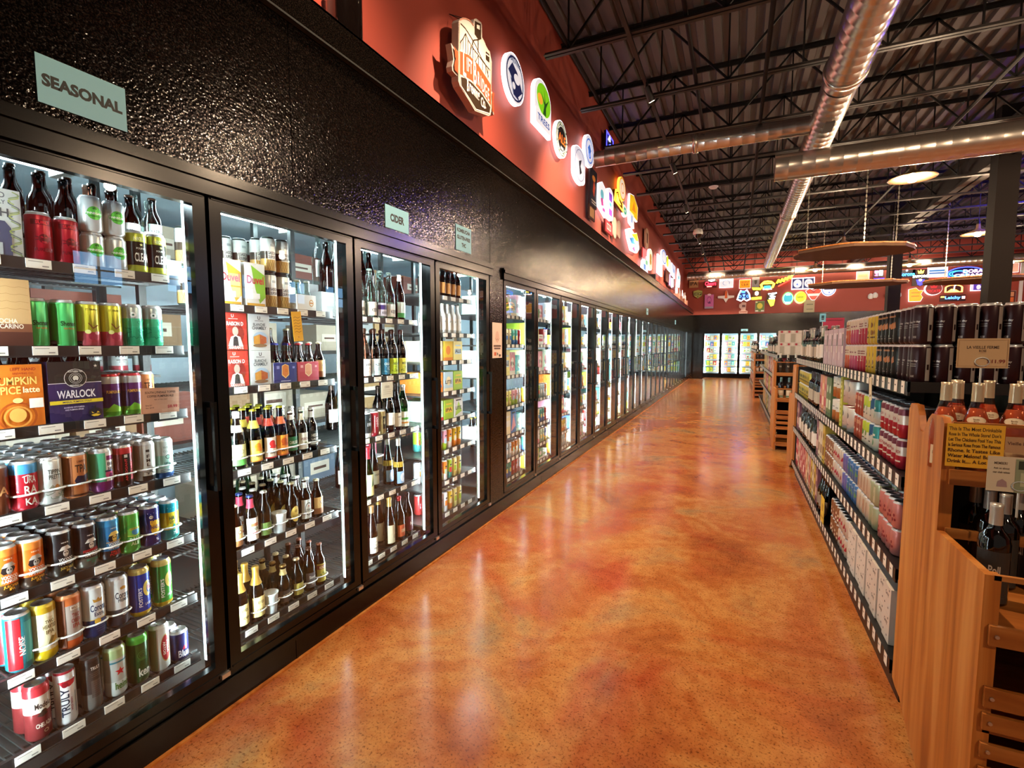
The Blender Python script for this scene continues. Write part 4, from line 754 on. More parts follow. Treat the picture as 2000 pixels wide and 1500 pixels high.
# cartons
K['fresh_box'] = boxk(.15, .27, .13, '#b9bdb9', [('t', 'BREWED', -.01, .245, .022, '#5a6064', {'w': .09}), ('t', 'AMAZINGLY', -.01, .218, .016, '#5a6064', {'w': .09}), ('t', 'FRESH', -.008, .178, .034, '#3f454a', {'w': .10}), ('p', [(-.07, 0), (-.07, .13), (-.05, .145), (.03, .145), (.045, .12), (.045, 0)], '#3a3f5a'), ('t', 'TON', -.02, .125, .016, '#d9dde3', {'w': .06}), ('t', 'Liquid B', -.02, .095, .02, '#c9d9a8', {'w': .07}), ('r', -.07, .0, .02, .06, '#9aa0a2')]+[('ln', [(.055+.014*sin(k*.55+j*2), .005+.019*j+.0035*k) for k in range(9)], .0045, ('#8fa06a', '#6a7470', '#a8b46a')[j % 3]) for j in range(13)])
K['tan_box'] = boxk(.13, .21, .12, '#c9a470', [('r', -.065, 0, .065, .05, '#4a2418'), ('r', -.065, .05, .065, .075, '#7a4a30'), ('t', 'MOCHA\nCASCARINO', .005, .075, .03, '#f0e2cc', {'w': .08})]+[('ln', [(-.06+.01*k, .12+.022*j+.002*sin(k*2)) for k in range(13)], .0012, '#a8834f') for j in range(4)])
K['pumpkin_box'] = boxk(.13, .20, .12, '#e07a1e', [('o', -.045, .180, .0085, .0075, '#f4ede2'), ('o', -.045, .180, .004, .005, '#c4303a'), ('t', 'LEFT HAND', .02, .186, .009, '#b0401c', {'w': .06}), ('t', 'BREWING CO.', .02, .173, .006, '#b0401c', {'w': .05}), ('t', 'PUMPKIN', .0, .15, .024, '#f3c66a', {'w': .10}), ('t', 'SPICE', -.018, .122, .024, '#f3c66a', {'w': .058}), ('t', 'latte', .036, .122, .018, '#fbe3b0', {'w': .04}), ('ring', 0, .04, .040, .046, '#b85714'), ('ring', 0, .04, .028, .033, '#f0a548'), ('o', 0, .045, .02, .022, '#f3b45a'), ('o', .002, .09, .012, .008, '#f7cf8a'), ('r', .028, .064, .062, .094, '#f2efe6')], side='#b85c16', carrier=('glass_brown', '#1a1614', .03))
K['warlock_box'] = boxk(.145, .205, .12, '#2c1c52', [('r', -.0725, .135, .0725, .205, '#1b1714'), ('r', -.0725, .1335, .0725, .1355, '#e8e6ef'), ('o', 0, .15, .031, .031, '#f3f2ee'), ('o', 0, .15, .0295, .0295, '#16130f'), ('ring', 0, .15, .017, .018, '#f3f2ee'), ('ring', 0, .15, .0125, .0135, '#f3f2ee'), ('o', 0, .15, .008, .009, '#e8e6df'), ('o', 0, .142, .003, .003, '#16130f'), ('t', 'SOUTHERN TIER', 0, .173, .0062, '#f3f2ee', {'w': .040}), ('t', 'BREWING CO', 0, .126, .0055, '#f3f2ee', {'w': .034}), ('t', 'WARLOCK', .0, .098, .026, '#f4f3f7', {'w': .105}), ('r', -.0725, .066, .0725, .078, '#e3cf2a'), ('t', 'IMPERIAL PUMPKIN STOUT', 0, .072, .006, '#2c1c52', {'w': .08}), ('t', 'ALE BREWED WITH PUMPKIN', -.01, .054, .005, '#d9d3ea', {'w': .055}), ('t', 'AND PUMPKIN SPICES', -.01, .046, .005, '#d9d3ea', {'w': .05}), ('o', .048, .03, .020, .016, '#15101c'), ('r', .044, .044, .050, .054, '#15101c'), ('p', [(.036, .034), (.044, .028), (.038, .028)], '#f0cf3a'), ('p', [(.054, .034), (.060, .028), (.050, .028)], '#f0cf3a'), ('p', [(.034, .022), (.048, .026), (.062, .022), (.054, .017), (.042, .017)], '#f0cf3a'), ('s', .055, .19, .006, '#e8e6df')], side='#20153c', carrier=('glass_brown', '#141110', .045))
def duv(c1, wt): return boxk(.10, .20, .12, '#e9e9e0', [('p', [(-.02, .19), (.05, .15), (.05, .05), (.02, .02), (.0, .08)], c1), ('t', wt, .0, .125, .036, '#c4262e', {'w': .085}), ('r', -.045, .0, .045, .02, '#e0a93a'), ('r', -.02, .04, .02, .065, '#f4f4ee')], side='#d9d9cf')
K['orange_white_box'] = duv('#e9a63a', 'Duvel'); K['lime_white_box'] = duv('#8ac22f', 'Duvel')
K['saison_can'] = can([(0, .38, '#d9b36a'), (.38, .62, '#3a2f24'), (.62, 1, '#dfe3da')], [('r', -.022, .36, .022, .64, '#e6e3d6'), ('t', 'SAISON', 0, .57, .10, '#26221c', {'w': .038}), ('t', 'DUPONT', 0, .44, .10, '#26221c', {'w': .038}), ('r', -.01, .78, .01, .86, '#a8b0ac')]+[('ln', [(-.035+.01*i, .02), (-.02+.01*i, .34)], .0012, '#8a6430') for i in range(6)]+[('ln', [(-.035+.01*i, .34), (-.02+.01*i, .02)], .0012, '#8a6430') for i in range(6)], h=.168, top='#2d3a34', bottom='#2d3a34')
K['white_box'] = boxk(.12, .085, .12, '#eeece2', [('o', .03, .045, .014, .018, '#e0a45a'), ('o', .03, .045, .010, .013, '#f2e6cf'), ('r', .02, .042, .04, .048, '#d98a3a')], carrier=('glass_clear', '#dfe6e0', -.07))
K['red_monk_box'] = boxk(.115, .165, .12, '#c23a2c', [('t', 'U', -.01, .152, .014, '#f2ddd2'), ('r', -.03, .138, .014, .140, '#f2ddd2'), ('o', .0, .075, .042, .046, '#8c2a22'), ('t', 'RAISON D', 0, .118, .017, '#f6ede4', {'w': .078}), ('o', .0, .085, .014, .020, '#a89a8c'), ('p', [(-.035, .02), (-.022, .06), (.0, .068), (.022, .06), (.035, .02)], '#dcd6cc'), ('p', [(-.014, .02), (-.01, .058), (0, .064), (.01, .058), (.014, .02)], '#2c2a2e'), ('t', 'AMARANTE', 0, .014, .014, '#f6ede4', {'w': .07}), ('r', -.0575, 0, .0575, .004, '#5a1712')], side='#7a2a22')
K['white_castle_box'] = boxk(.11, .165, .12, '#cfd8da', [('t', 'U', 0, .148, .016, '#2a3038'), ('r', -.022, .134, .022, .136, '#2a3038'), ('t', 'BLANCHE', 0, .118, .013, '#4f5a60', {'w': .062}), ('t', 'CHAMBLY', 0, .102, .015, '#4f5a60', {'w': .074}), ('o', .004, .052, .040, .034, '#a8c4dc'), ('p', [(-.032, .03), (-.032, .062), (.0, .074), (.034, .06), (.034, .034), (.0, .022)], '#c9923f'), ('p', [(.0, .022), (.0, .074), (.034, .06), (.034, .034)], '#a8572c'), ('o', 0, .022, .036, .008, '#8a6a4a')], side='#b9c2a8')
K['blue_shield_box'] = boxk(.135, .105, .14, '#26307e', [('p', [(-.02, .09), (.0, .098), (.02, .09), (.022, .045), (.0, .028), (-.022, .045)], '#e6cf8a'), ('p', [(-.017, .087), (.0, .094), (.017, .087), (.018, .047), (.0, .033), (-.018, .047)], '#cf7a2c'), ('r', -.05, .075, -.034, .09, '#8f9ad9'), ('r', .042, .075, .055, .085, '#8f9ad9'), ('r', -.028, .014, .028, .017, '#cfd4f2')], side='#d9dbe6', carrier=('glass_brown', '#2b3a9c', -.03))
K['red_shield_box'] = boxk(.135, .105, .14, '#b8384a', [('p', [(-.02, .09), (.0, .098), (.02, .09), (.022, .045), (.0, .028), (-.022, .045)], '#f0dcae'), ('p', [(-.017, .087), (.0, .094), (.017, .087), (.018, .047), (.0, .033), (-.018, .047)], '#e0a07a'), ('r', -.05, .075, -.034, .088, '#e6aab0'), ('r', .042, .075, .055, .085, '#e6aab0')], side='#a82c3c', carrier=('glass_brown', '#c2303c', -.03))
D1 = 'nearest door'; D2 = 'second door'; D3 = 'third door'; D4 = 'fourth door'
Z = RAIL[0]
K['fresh_box'].inst((-2.0, .695, Z[0]), 0, 'grey and green illustrated carton reading FRESH, top shelf, nearest cooler door', None).scale = (1, .86, .76)
row('red_skull', .812, Z[0], 1, 'red can with dark skull artwork, left of the pair', 'top shelf '+D1); row('red_skull', .882, Z[0], 1, 'red can with dark skull artwork, right of the pair', 'top shelf '+D1)
for y, n in ((.954, 'left'), (1.022, 'right')): row('green_seal', y, Z[0], 1, 'silver can with round green seal, %s stack' % n, 'top shelf '+D1, zs=(0, .123))
row('black_lime', 1.09, Z[0], 1, 'black and lime can, left of the pair', 'top shelf '+D1); row('black_lime', 1.158, Z[0], 1, 'black and lime can, right of the pair', 'top shelf '+D1)
K['lk_plain'] = bottle('longneck', 'glass_brown', cap=None); K['lk_keep'] = bottle('longneck', 'glass_brown', (.02, .12, '#e9e9e4'), [('t', 'KEEPSAKE', 0, .68, .16, '#1f2326', {'w': .055}), ('r', -.03, .1, .03, .2, '#b7c4c9')], cap='#4a2f22')
K['lk_clear'] = bottle('longneck', 'glass_clear', (.02, .10, '#dbe3e6'), [('t', 'KEEPSAKE', 0, .6, .2, '#2a4a66', {'w': .05}), ('r', -.035, .05, .035, .3, '#9bb7cf')], cap=None); K['lk_rose'] = bottle('longneck', 'glass_rose', (.02, .12, '#c9b9a2'), [('r', -.036, .75, .036, 1, '#8fb4cc'), ('t', 'KEEPSAKE', 0, .48, .2, '#f4f0e8', {'w': .05}), ('r', -.036, 0, .036, .25, '#d98e72')], cap=None)
BT = [(.66, 0, 'plain'), (.73, 0, 'plain'), (.80, 0, 'plain'), (.83, 1, 'plain'), (.87, 0, 'plain'), (.91, 1, 'plain'), (.94, 0, 'plain'), (.985, 1, 'plain'), (1.01, 0, 'rose'), (1.06, 1, 'plain'), (1.08, 0, 'plain'), (1.13, 1, 'keep'), (1.145, 0, 'keep'), (1.20, 1, 'clear'), (1.215, 0, 'clear'), (1.27, 1, 'keep')]
for i, (y, bk, k) in enumerate(BT):
    K['lk_'+k].inst((-2.165-.075*bk, y, Z[0]+.0905+.03*bk), random.uniform(-.2, .2), {'p': 'brown', 'c': 'clear', 'r': 'rose tinted', 'k': 'white labelled brown'}[k[0]]+' bottle, %s from left among those behind the top shelf cans, nearest door' % ORD[i], None)
m = MB(); m.box(-2.44, -2.129, .60, 1.31, 0, .09, L('#5a5c5a')); m.box(-2.44, -2.2, .60, 1.31, .09, .12, L('#5a5c5a')); o = tag(put('riser_shelf', m, 'paper_print', loc=(0, 0, Z[0])), 'grey riser under the bottles at the back of the top shelf', 'riser')
K['tan_box'].inst((-2.0, .700, Z[1]), 0, 'tan carton with dark brown base band, second shelf, nearest cooler door', None)
for k, y, d in (('mint_text', .785, 'mint green can with dark lettering, left one'), ('mint_text', .857, 'mint green can with dark lettering, right one'), ('yellow_berry', .925, 'yellow and red fruit can, left one'), ('yellow_berry', .993, 'yellow and red fruit can, right one'), ('teal_swirl', 1.061, 'teal can with swirls and white circle, left one'), ('teal_swirl', 1.129, 'teal can with swirls and white circle, right one')): row(k, y, Z[1], 5, d, 'second shelf '+D1, gap=.069)
K['pumpkin_box'].inst((-2.0, .715, Z[2]), 0, 'orange six pack carton reading PUMPKIN SPICE, third shelf, nearest cooler door', None)
K['warlock_box'].inst((-2.0, .865, Z[2]), 0, 'purple and black six pack carton reading WARLOCK, third shelf, nearest cooler door', None)
row('purple_green', .975, Z[2], 3, 'purple and green pumpkin can, left one', 'third shelf '+D1); row('purple_green', 1.043, Z[2], 3, 'purple and green pumpkin can, right one', 'third shelf '+D1)
row('brown_orange', 1.112, Z[2], 4, 'orange can behind the pink price card', 'third shelf '+D1, x=-2.08); 
for i in range(5): K['grey_kombucha'].inst((-2.36, .90+.09*i, Z[2]+.13), 0, 'grey can with handwritten lettering, %s of the back row above the pumpkin cans' % ORD[i], None)
m = MB(); m.box(-2.45, -2.30, .84, 1.30, -.01, 0, L('#3a3c3a')); m.box(-2.45, -2.30, .84, 1.30, -.129, -.12, L('#3a3c3a')); m.box(-2.38, -2.36, .86, .88, -.12, 0, L('#3a3c3a')); m.box(-2.38, -2.36, 1.26, 1.28, -.12, 0, L('#3a3c3a')); tag(put('riser_shelf', m, 'paper_print', loc=(0, 0, Z[2]+.13)), 'dark riser holding the grey cans at the back of the third shelf', 'riser')
def card(name, loc, w, h, col, art, label, cat, rot=0, tilt=0, clipstem=None):
    t = empty(name, loc, label, cat, None, rot); m = MB(); m.box(-.0012, 0, -w/2, w/2, 0, h, L(col)); m.art(art, lambda u, v, ly: (.0002*ly, u, v)); o = put('card', m, 'paper_print', t); o.rotation_euler = (tilt, 0, 0)
    if clipstem:
        s = MB(); s.tube([(-.004, 0, -clipstem), (-.004, 0, .02)], .003, seg=6); s.tube([(.002, .018*cos(a), .02+.014*sin(a)) for a in [2*pi*k/14 for k in range(14)]], .0016, seg=5, close=True); put('clip_stem', s, 'plastic_clear', t)
    return t
card('price_card', (-1.976, 1.11, Z[2]+.004), .135, .095, '#d9a184', [('t', 'SOUTH LYNDALE TOFFEE', 0, .078, .0085, '#3a1e16', {'w': .108}), ('t', 'COFFEE PUMPKIN ALE', 0, .064, .0085, '#3a1e16', {'w': .094}), ('t', '4pk of 12oz cans', 0, .051, .005, '#5a3226', {'w': .045}), ('t', '$8.99', .042, .022, .013, '#b8242c', {'w': .036}), ('t', 'Save $1!', -.042, .030, .006, '#5a3226', {'w': .022}), ('t', 'Reg. $9.99', -.038, .020, .006, '#5a3226', {'w': .028}), ('ln', [(-.064, .003), (.064, .003), (.064, .092), (-.064, .092), (-.064, .003)], .0007, '#a8684c')], 'pink price card reading COFFEE PUMPKIN ALE, third shelf, nearest cooler door', 'price card', tilt=radians(-2))
S = [('dark_case_can', .66, 'purple and brown can at the far left'), ('blue_red', .728, 'blue topped red can with big white letters'), ('white_sketch', .79, 'white sketched can with dark lettering'), ('brown_orange', .86, 'brown and orange can with dark shape'), ('green_magenta', .936, 'green and magenta can'), ('red_black', 1.0, 'dark red can with red upright lettering'), ('white_fml', 1.076, 'white can with stacked black letters'), ('white_teal', 1.141, 'white and teal can with round emblem')]
for k, y, d in S: row(k, y, Z[3], 6, d, 'fourth shelf '+D1)
for k, y, d in [('ranger_orange', .665, 'orange skull can at the very left'), ('ranger_orange', .728, 'orange skull can'), ('ranger_black', .803, 'black skull can with yellow lettering'), ('ranger_grey', .874, 'black skull can with red scarf'), ('ranger_blue', .942, 'blue skull can with red base lettering'), ('lime_can', 1.008, 'bright green can'), ('navy_gold', 1.079, 'navy and gold can'), ('teal_gold', 1.149, 'teal and yellow can')]: row(k, y, Z[4], 5, d, 'fifth shelf '+D1)
for k, y, d in [('teal_red', .685, 'tall teal and red can'), ('yellow_cream', .747, 'tall cream can with yellow ends'), ('orange_silver', .815, 'tall silver can with orange ends'), ('crown_blue', .884, 'tall white and navy can with crown'), ('crown_grey', .958, 'tall white and grey can'), ('blue_oval', 1.031, 'tall blue can with gold oval'), ('green_oval', 1.110, 'tall green can with gold oval')]: row(k, y, Z[5], 3, d, 'sixth shelf '+D1, gap=.075)
for k, y, d in [('red_white_mod', .716, 'tall white can with red base'), ('white_berry', .790, 'slim white can with red berries'), ('dark_seltzer', .863, 'slim dark can with fine print'), ('silver_star', .936, 'tall silver can with a red star'), ('green_dark', 1.011, 'tall dark green can'), ('white_red_sh', 1.088, 'tall cream can with red upright shield'), ('blue_leaf', 1.160, 'short navy can with white lettering')]: row(k, y, Z[6], 2, d, 'bottom shelf '+D1, gap=.075)
# ---------- door 2
Z = RAIL[1]
K['orange_white_box'].inst((-2.0, 1.435, Z[0]), 0, 'white and orange carton, left one on the top shelf behind the second cooler door', None)
K['lime_white_box'].inst((-2.0, 1.555, Z[0]), 0, 'white and lime carton, top shelf behind the second cooler door', None)
for y, n in ((1.655, 'left'), (1.73, 'right')): row('saison_can', y, Z[0], 2, 'tall white and tan checked can, %s stack' % n, 'top shelf '+D2, zs=(0, .169), gap=.072)
for i in range(8): K['saison_can'].inst((-2.19-.015*(i % 2), 1.36+.066*i, Z[0]+.169), 0, 'tall checked can, %s of the upper row at the back, second door top shelf' % ORD[i], None)
for i in range(8): K['saison_can'].inst((-2.19-.015*(i % 2), 1.36+.066*i, Z[0]), 0, 'tall checked can, %s of the hidden lower back row, second door top shelf' % ORD[i], None, True)
K['white_box'].inst((-2.0, 1.845, Z[0]), 0, 'low white carton of clear bottles, right end of the second door top shelf', None)
for i, (x, y) in enumerate(((-2.2, 1.86), (-2.26, 1.93), (-2.3, 1.83), (-2.3, 1.99))): K['back_clear'].inst((x, y, Z[0]), 0, 'tall clear bottle behind the low white carton, %s from the front, second door' % ORD[i], None)
t = card('shelf_note', (-1.974, 1.765, Z[0]-.15), .058, .145, '#e9b21f', [('ln', [(-.02, .115-.014*i), (-.008, .119-.014*i), (.006, .113-.014*i), (.02, .118-.014*i)], .0018, '#5c3a12') for i in range(6)]+[('o', 0, .02, .003, .003, '#a8641c')], 'yellow handwritten tag hanging from the second door top shelf', 'note', tilt=radians(5))
for zz, n in ((0, 'lower'), (.166, 'upper')):
    K['red_monk_box'].inst((-2.0, 1.445, Z[1]+zz), 0, 'red carton with a bearded portrait, %s one, second cooler door' % n, None)
    K['white_castle_box'].inst((-2.0, 1.565, Z[1]+zz), 0, 'white carton with a small castle picture, %s one, second cooler door' % n, None)
K['blue_shield_box'].inst((-2.0, 1.700, Z[1]), 0, 'blue bottle carrier with orange shield, second shelf, second cooler door', None)
K['red_shield_box'].inst((-2.0, 1.842, Z[1]), 0, 'red bottle carrier with cream shield, second shelf, second cooler door', None)
row('tan_lab', 1.945, Z[1], 3, 'brown bottle with tan label', 'second shelf '+D2)
for i in range(6): K['dark_back'].inst((-2.24-.07*(i % 2), 1.70+.055*i, Z[1]+.05), 0, 'dark brown bottle at the back of the second shelf, second door, %s from left' % ORD[i], None)
m = MB(); m.box(-2.38, -2.18, 1.64, 2.02, 0, .049, L('#3a3c3a')); tag(put('riser_shelf', m, 'paper_print', loc=(0, 0, Z[1])), 'dark riser at the back of the second shelf, second door', 'riser')
for k, y, d in [('swing', 1.455, 'swing top bottle with lime label'), ('oval_yellow', 1.539, 'brown bottle with yellow oval label'), ('oval_red', 1.616, 'brown bottle with red and cream label'), ('oval_orange', 1.685, 'brown bottle with orange label'), ('green_white', 1.746, 'green bottle with dark green label'), ('white_lab', 1.813, 'green bottle with pale label'), ('striped_lab', 1.88, 'brown bottle with dark striped label')]: row(k, y, Z[2], 4, d, 'third shelf '+D2, gap=.073)
for k, y, d in [('tan_lab', 1.425, 'stubby brown bottle with tan label'), ('white_red_neck', 1.505, 'brown bottle with white label and red neck'), ('green_plain', 1.577, 'olive bottle with green oval'), ('oval_cream', 1.736, 'brown bottle with yellow oval sticker'), ('silver_star_b', 1.819, 'green bottle with silver starred label'), ('tan_lab', 1.9, 'stubby brown bottle with tan label at right')]: row(k, y, Z[3], 4, d, 'fourth shelf '+D2, gap=.073)
for i in range(3): K['dark_back'].inst((-2.14-.075*i, 1.656, Z[3]), 0, 'dark bottle behind the empty cup, fourth shelf, second door, %s back' % ORD[i], None)
for k, y, d in [('gold_foil', 1.435, 'gold foil necked bottle, left one'), ('gold_foil', 1.518, 'gold foil necked bottle, right one'), ('dark_small', 1.67, 'stubby dark bottle with tan neck band'), ('yellow_small', 1.752, 'stubby bottle with olive label'), ('grey_small', 1.832, 'brown bottle with grey label'), ('yellow_art', 1.904, 'brown bottle with mustard art label')]: row(k, y, Z[4], 3, d, 'bottom shelf '+D2, gap=.075)
for i in range(3): K['dark_small'].inst((-2.14-.075*i, 1.59, Z[4]), 0, 'dark stubby bottle behind the empty cup, bottom shelf, second door, %s back' % ORD[i], None)
for i in range(5): K['green_big'].inst((-2.36-.06*(i % 2), 1.7+.07*i, Z[3]), 0, 'tall green bottle at the back of the fourth shelf, second door, %s from left' % ORD[i], None)
# ---------- door 3
Z = RAIL[2]
for k, y, d in [('small_clear', 2.255, 'clear bottle with cream label, left end'), ('small_clear', 2.36, 'clear bottle with cream label, second'), ('small_purple', 2.453, 'clear bottle with purple banded label'), ('small_clear', 2.54, 'clear bottle with cream label, fourth'), ('white_green_l', 2.645, 'brown bottle with white and green label')]: row(k, y, Z[0], 2, d, 'top shelf '+D3, gap=.08)
for i in range(6): K['back_clear'].inst((-2.32, 2.24+.08*i, Z[0]+.2), 0, 'tall clear bottle on the riser, third door, %s from left' % ORD[i], None)
for i in range(6): K['brown_plain'].inst((-2.24, 2.22+.075*i, Z[0]+.15), 0, 'dark brown bottle before the clear ones, third door riser, %s from left' % ORD[i], None)
m = MB(); m.box(-2.40, -2.18, 2.12, 2.74, .01, .148, L('#6a6c6a')); m.box(-2.40, -2.285, 2.12, 2.74, .148, .199, L('#6a6c6a')); tag(put('riser_shelf', m, 'paper_print', loc=(0, 0, Z[0])), 'grey stepped riser behind the third door top shelf', 'riser')
for k, y, d in [('t_jen', 2.297, 'rose bottle with white label'), ('t_ltblue', 2.385, 'dark bottle with pale blue label'), ('t_blue', 2.47, 'dark bottle with deep blue label'), ('t_lime', 2.56, 'dark bottle with lime label'), ('t_yellow', 2.652, 'dark bottle with yellow label')]: row(k, y, Z[1], 3, d, 'second shelf '+D3, gap=.082)
for k, y, d in [('dark_can_l', 2.297, 'dark can with white base'), ('red_can_l', 2.366, 'red can with upright white lettering'), ('gold_can', 2.433, 'gold can with black panel')]: row(k, y, Z[2], 3, d, 'third shelf '+D3)
for k, y, d in [('wh_center', 2.513, 'brown bottle with small white label'), ('dark_cream', 2.59, 'black bottle with cream label'), ('lgreen_lab', 2.665, 'green bottle with striped white label')]: row(k, y, Z[2], 2, d, 'third shelf '+D3, gap=.082)
for i in range(4): K['wh_center'].inst((-2.27, 2.26+.075*i, Z[2]+.04), 0, 'tall bottle behind the three cans, third door, %s from left' % ORD[i], None)
card('shelf_card', (-1.974, 2.43, Z[1]-.13), .11, .10, '#e9ead9', [('t', 'CIDER', 0, .07, .014, '#8a8a7a', {'w': .05})]+[('r', -.04, .05-.012*i, .04, .052-.012*i, '#b9b9a8') for i in range(3)], 'pale card hanging under the second shelf, third cooler door', 'price card')
for k, y, d, xx in [('green_redneck', 2.300, 'green flute bottle with red neck', -2.03), ('dark_cream', 2.48, 'dark bottle with cream label', -2.14), ('dark_cream', 2.40, 'dark bottle with cream label further back', -2.26), ('dark_blue_l', 2.60, 'dark bottle with blue label', -2.03)]: row(k, y, Z[3], 2, d, 'fourth shelf '+D3, x=xx, gap=.09)
K['pink_can'] = can([(0, 1, '#c2546a')], [('ring', 0, .6, .009, .012, '#e9b9c2'), ('p', [(-.02, .1), (0, .35), (.02, .1)], '#a83c54')])
for i in range(6): K['pink_can'].inst((-2.30-.07*(i % 2), 2.50+.075*(i//2), Z[3]+.17), 0, 'pink can on a back ledge above the fourth shelf, third door, %s' % ORD[i], None)
m = MB(); m.box(-2.44, -2.24, 2.46, 2.72, .16, .168, L('#8a8c8a')); m.box(-2.42, -2.40, 2.47, 2.49, 0, .16, L('#8a8c8a')); m.box(-2.42, -2.40, 2.68, 2.70, 0, .16, L('#8a8c8a')); tag(put('riser_shelf', m, 'paper_print', loc=(0, 0, Z[3])), 'pale ledge holding the pink cans, third door', 'riser')
for k, y, d in [('corked_white', 2.33, 'corked dark bottle with white label'), ('cream_side', 2.50, 'dark bottle with cream label and gold neck'), ('orange_lab', 2.60, 'dark bottle with orange label'), ('maroon_lab', 2.69, 'dark bottle with maroon label')]: row(k, y, Z[4], 2, d, 'bottom shelf '+D3, gap=.09)
for s, y0 in ((3, 1.656), (4, 1.59)):
    m = MB(); m.lathe([(.026, 0), (.034, .09), (.037, .10), (.034, .10), (.026, .01), (.001, .008)], 18, caps=False); tag(put('empty_cup', m, 'plastic_clear', loc=(-2.03, y0, RAIL[1][s]+.001)), 'empty clear plastic shelf cup on the %s shelf, second cooler door' % ('fourth' if s == 3 else 'bottom'), 'cup')
# ---------- door 4 and the long bank: cartons and cans described by shelf
def ctn(c1, c2, w=.12, h=.15, seed=0, txt=None, cr=None):
    R = random.Random(seed); a = []
    if seed % 3 == 0: a = [('o', 0, h*.55, w*.25, h*.22, c2), ('r', -w/2, 0, w/2, h*.2, c2)]
    elif seed % 3 == 1: a = [('p', [(-w*.4, h*.1), (0, h*.85), (w*.4, h*.3)], c2), ('r', -w*.3, h*.86, w*.3, h*.93, '#2a2a2a')]
    else: a = [('r', -w*.38, h*.35, w*.38, h*.62, c2), ('r', -w*.3, h*.75, w*.3, h*.82, c2)]
    if txt: a.append(('t', txt, 0, h*.5, h*.18, '#20242a', {'w': w*.7}))
    return boxk(w, h, .3, c1, a, carrier=cr)
PAL = [('yellow', '#e8c53a'), ('white', '#ecece6'), ('lime green', '#a3c93a'), ('pale blue', '#b5d5e6'), ('orange', '#e58a35'), ('cream', '#ece0b8'), ('teal', '#4aa8a0'), ('red', '#c23a3a'), ('white', '#f2f0ea'), ('mint', '#bfe3c4'), ('blue', '#4a7fc4'), ('pale yellow', '#efe694'), ('pink', '#e3a0b0'), ('white', '#e4e9ea')]
CT = []
for i in range(len(PAL)):
    a, b = PAL[i], PAL[(i*5+4) % len(PAL)]
    if a[0] == b[0]: b = PAL[(i+3) % len(PAL)]
    K['ctn%d' % i] = ctn(a[1], b[1], .13, .155, i, [None, 'ALE', 'IPA', 'LITE', 'HAZY'][i % 5]); CT.append(('ctn%d' % i, '%s and %s carton' % (a[0], b[0])))
K['six0'] = ctn('#e9e6da', '#c23a3a', .15, .12, 2, None, ('glass_brown', '#c9b23a', -.03)); K['six1'] = ctn('#4fa35c', '#ecece6', .15, .12, 0, None, ('glass_green', '#e6e6de', -.03)); K['six2'] = ctn('#e8c53a', '#3a5aa0', .15, .12, 2, None, ('glass_brown', '#3a5aa0', -.03))
CT += [('six0', 'white and red bottle carrier'), ('six1', 'green and white bottle carrier'), ('six2', 'yellow and blue bottle carrier')]
CN = []
for i, (n, c) in enumerate(PAL):
    K['cn%d' % i] = can([(0, 1, c)] if i % 2 else [(0, .35, PAL[(i+4) % 14][1]), (.35, 1, c)], [('r', -.018, .3, .018, .6, PAL[(i+5) % 14][1]), ('r', -.012, .7, .012, .78, '#33363a')], seg=12, name='seltzer_can', cat='seltzer can'); CN.append(('cn%d' % i, '%s can' % n))
# door 4
Z = RAIL[3]; Y4 = [2.98+.0775*i for i in range(7)]
K['kombu_brown'] = bottle('longneck', 'glass_brown', (.03, .11, '#c98a4a'), cap='#2a2420', seg=12); K['white_bottle'] = bottle('longneck', 'white_glaze' if 0 else 'plastic_white', (.03, .12, '#f0efea'), [('t', 'JA', 0, .7, .2, '#3a3a3a')], cap='#e9e9e4', seg=12)
for i in range(6): row('kombu_brown', 3.01+.075*i, Z[0]-.0, 2, 'brown bottle with amber label, %s from left' % ORD[i], 'top shelf '+D4, gap=.075)
for i in range(6): row('white_bottle', 3.01+.075*i, Z[1], 2, 'white bottle, %s from left' % ORD[i], 'second shelf '+D4, gap=.075)
for s, lst in ((2, ['ctn5', 'ctn0', 'ctn11']), (3, ['ctn4', 'ctn3', 'ctn2']), (4, ['ctn9', 'ctn2', 'ctn13'])):
    for i, k in enumerate(lst): K[k].inst((-2.0, 3.045+.145*i, Z[s]), 0, dict(CT)[k]+', %s from left, %s shelf %s' % (ORD[i], ORD[s], D4), None)
for s, pal in ((5, [2, 10, 12, 4, 0]), (6, [13, 12, 4, 2, 11]), (7, [7, 12, 13, 0, 11])):
    K_ = ['cn%d' % p for p in pal]
    for i, k in enumerate(K_+[K_[-1]]): row(k, 3.01+.07*i, Z[s], 3, dict(CN)[k]+', %s from left' % ORD[i], '%s shelf %s' % (ORD[s], D4))
# long bank
random.seed(21); ncan = 0
class Mass:
    def __init__(s): s.d = {}
    def add(s, key, loc, rot):
        s.d.setdefault(key, []).append((loc, rot))
def bay(i):
    y0 = BB[i]; D = '%s door past the poster' % ORD[i]
    for j, z in enumerate(RB):
        hmax = (RAIL_TOP if j == 0 else RB[j-1])-z-.05
        kind = random.random()
        if i > 7: continue
        if kind < .62:
            n = 5; w = (BS-.09)/n; ks = random.sample(range(len(CT)), n) if random.random() < .7 else [random.randrange(len(CT))]*2+random.sample(range(len(CT)), 3)
            for q, c in enumerate(ks):
                k, d = CT[c]; o = K[k].inst((-2.0-random.uniform(0, .02), y0+.045+w*(q+.5), z), 0, '%s, %s from left, %s shelf, %s' % (d, ORD[q], ORD[j], D), None, True)
                if k[0] == 'c': o.scale = (1, 1, min(1.6, (hmax-random.choice([.0, .02, .05]))/.155))
        else:
            n = 9; w = (BS-.09)/n
            for q in range(n):
                k, d = CN[(q//2+j*3+i*5) % len(CN)]; 
                K[k].inst((X0, y0+.045+w*(q+.5), z+.0005), 0, '%s, %s from left, %s shelf, %s' % (d, ORD[q], ORD[j], D), None, True)
RAIL_TOP = 2.05
for i in range(NB): bay(i)
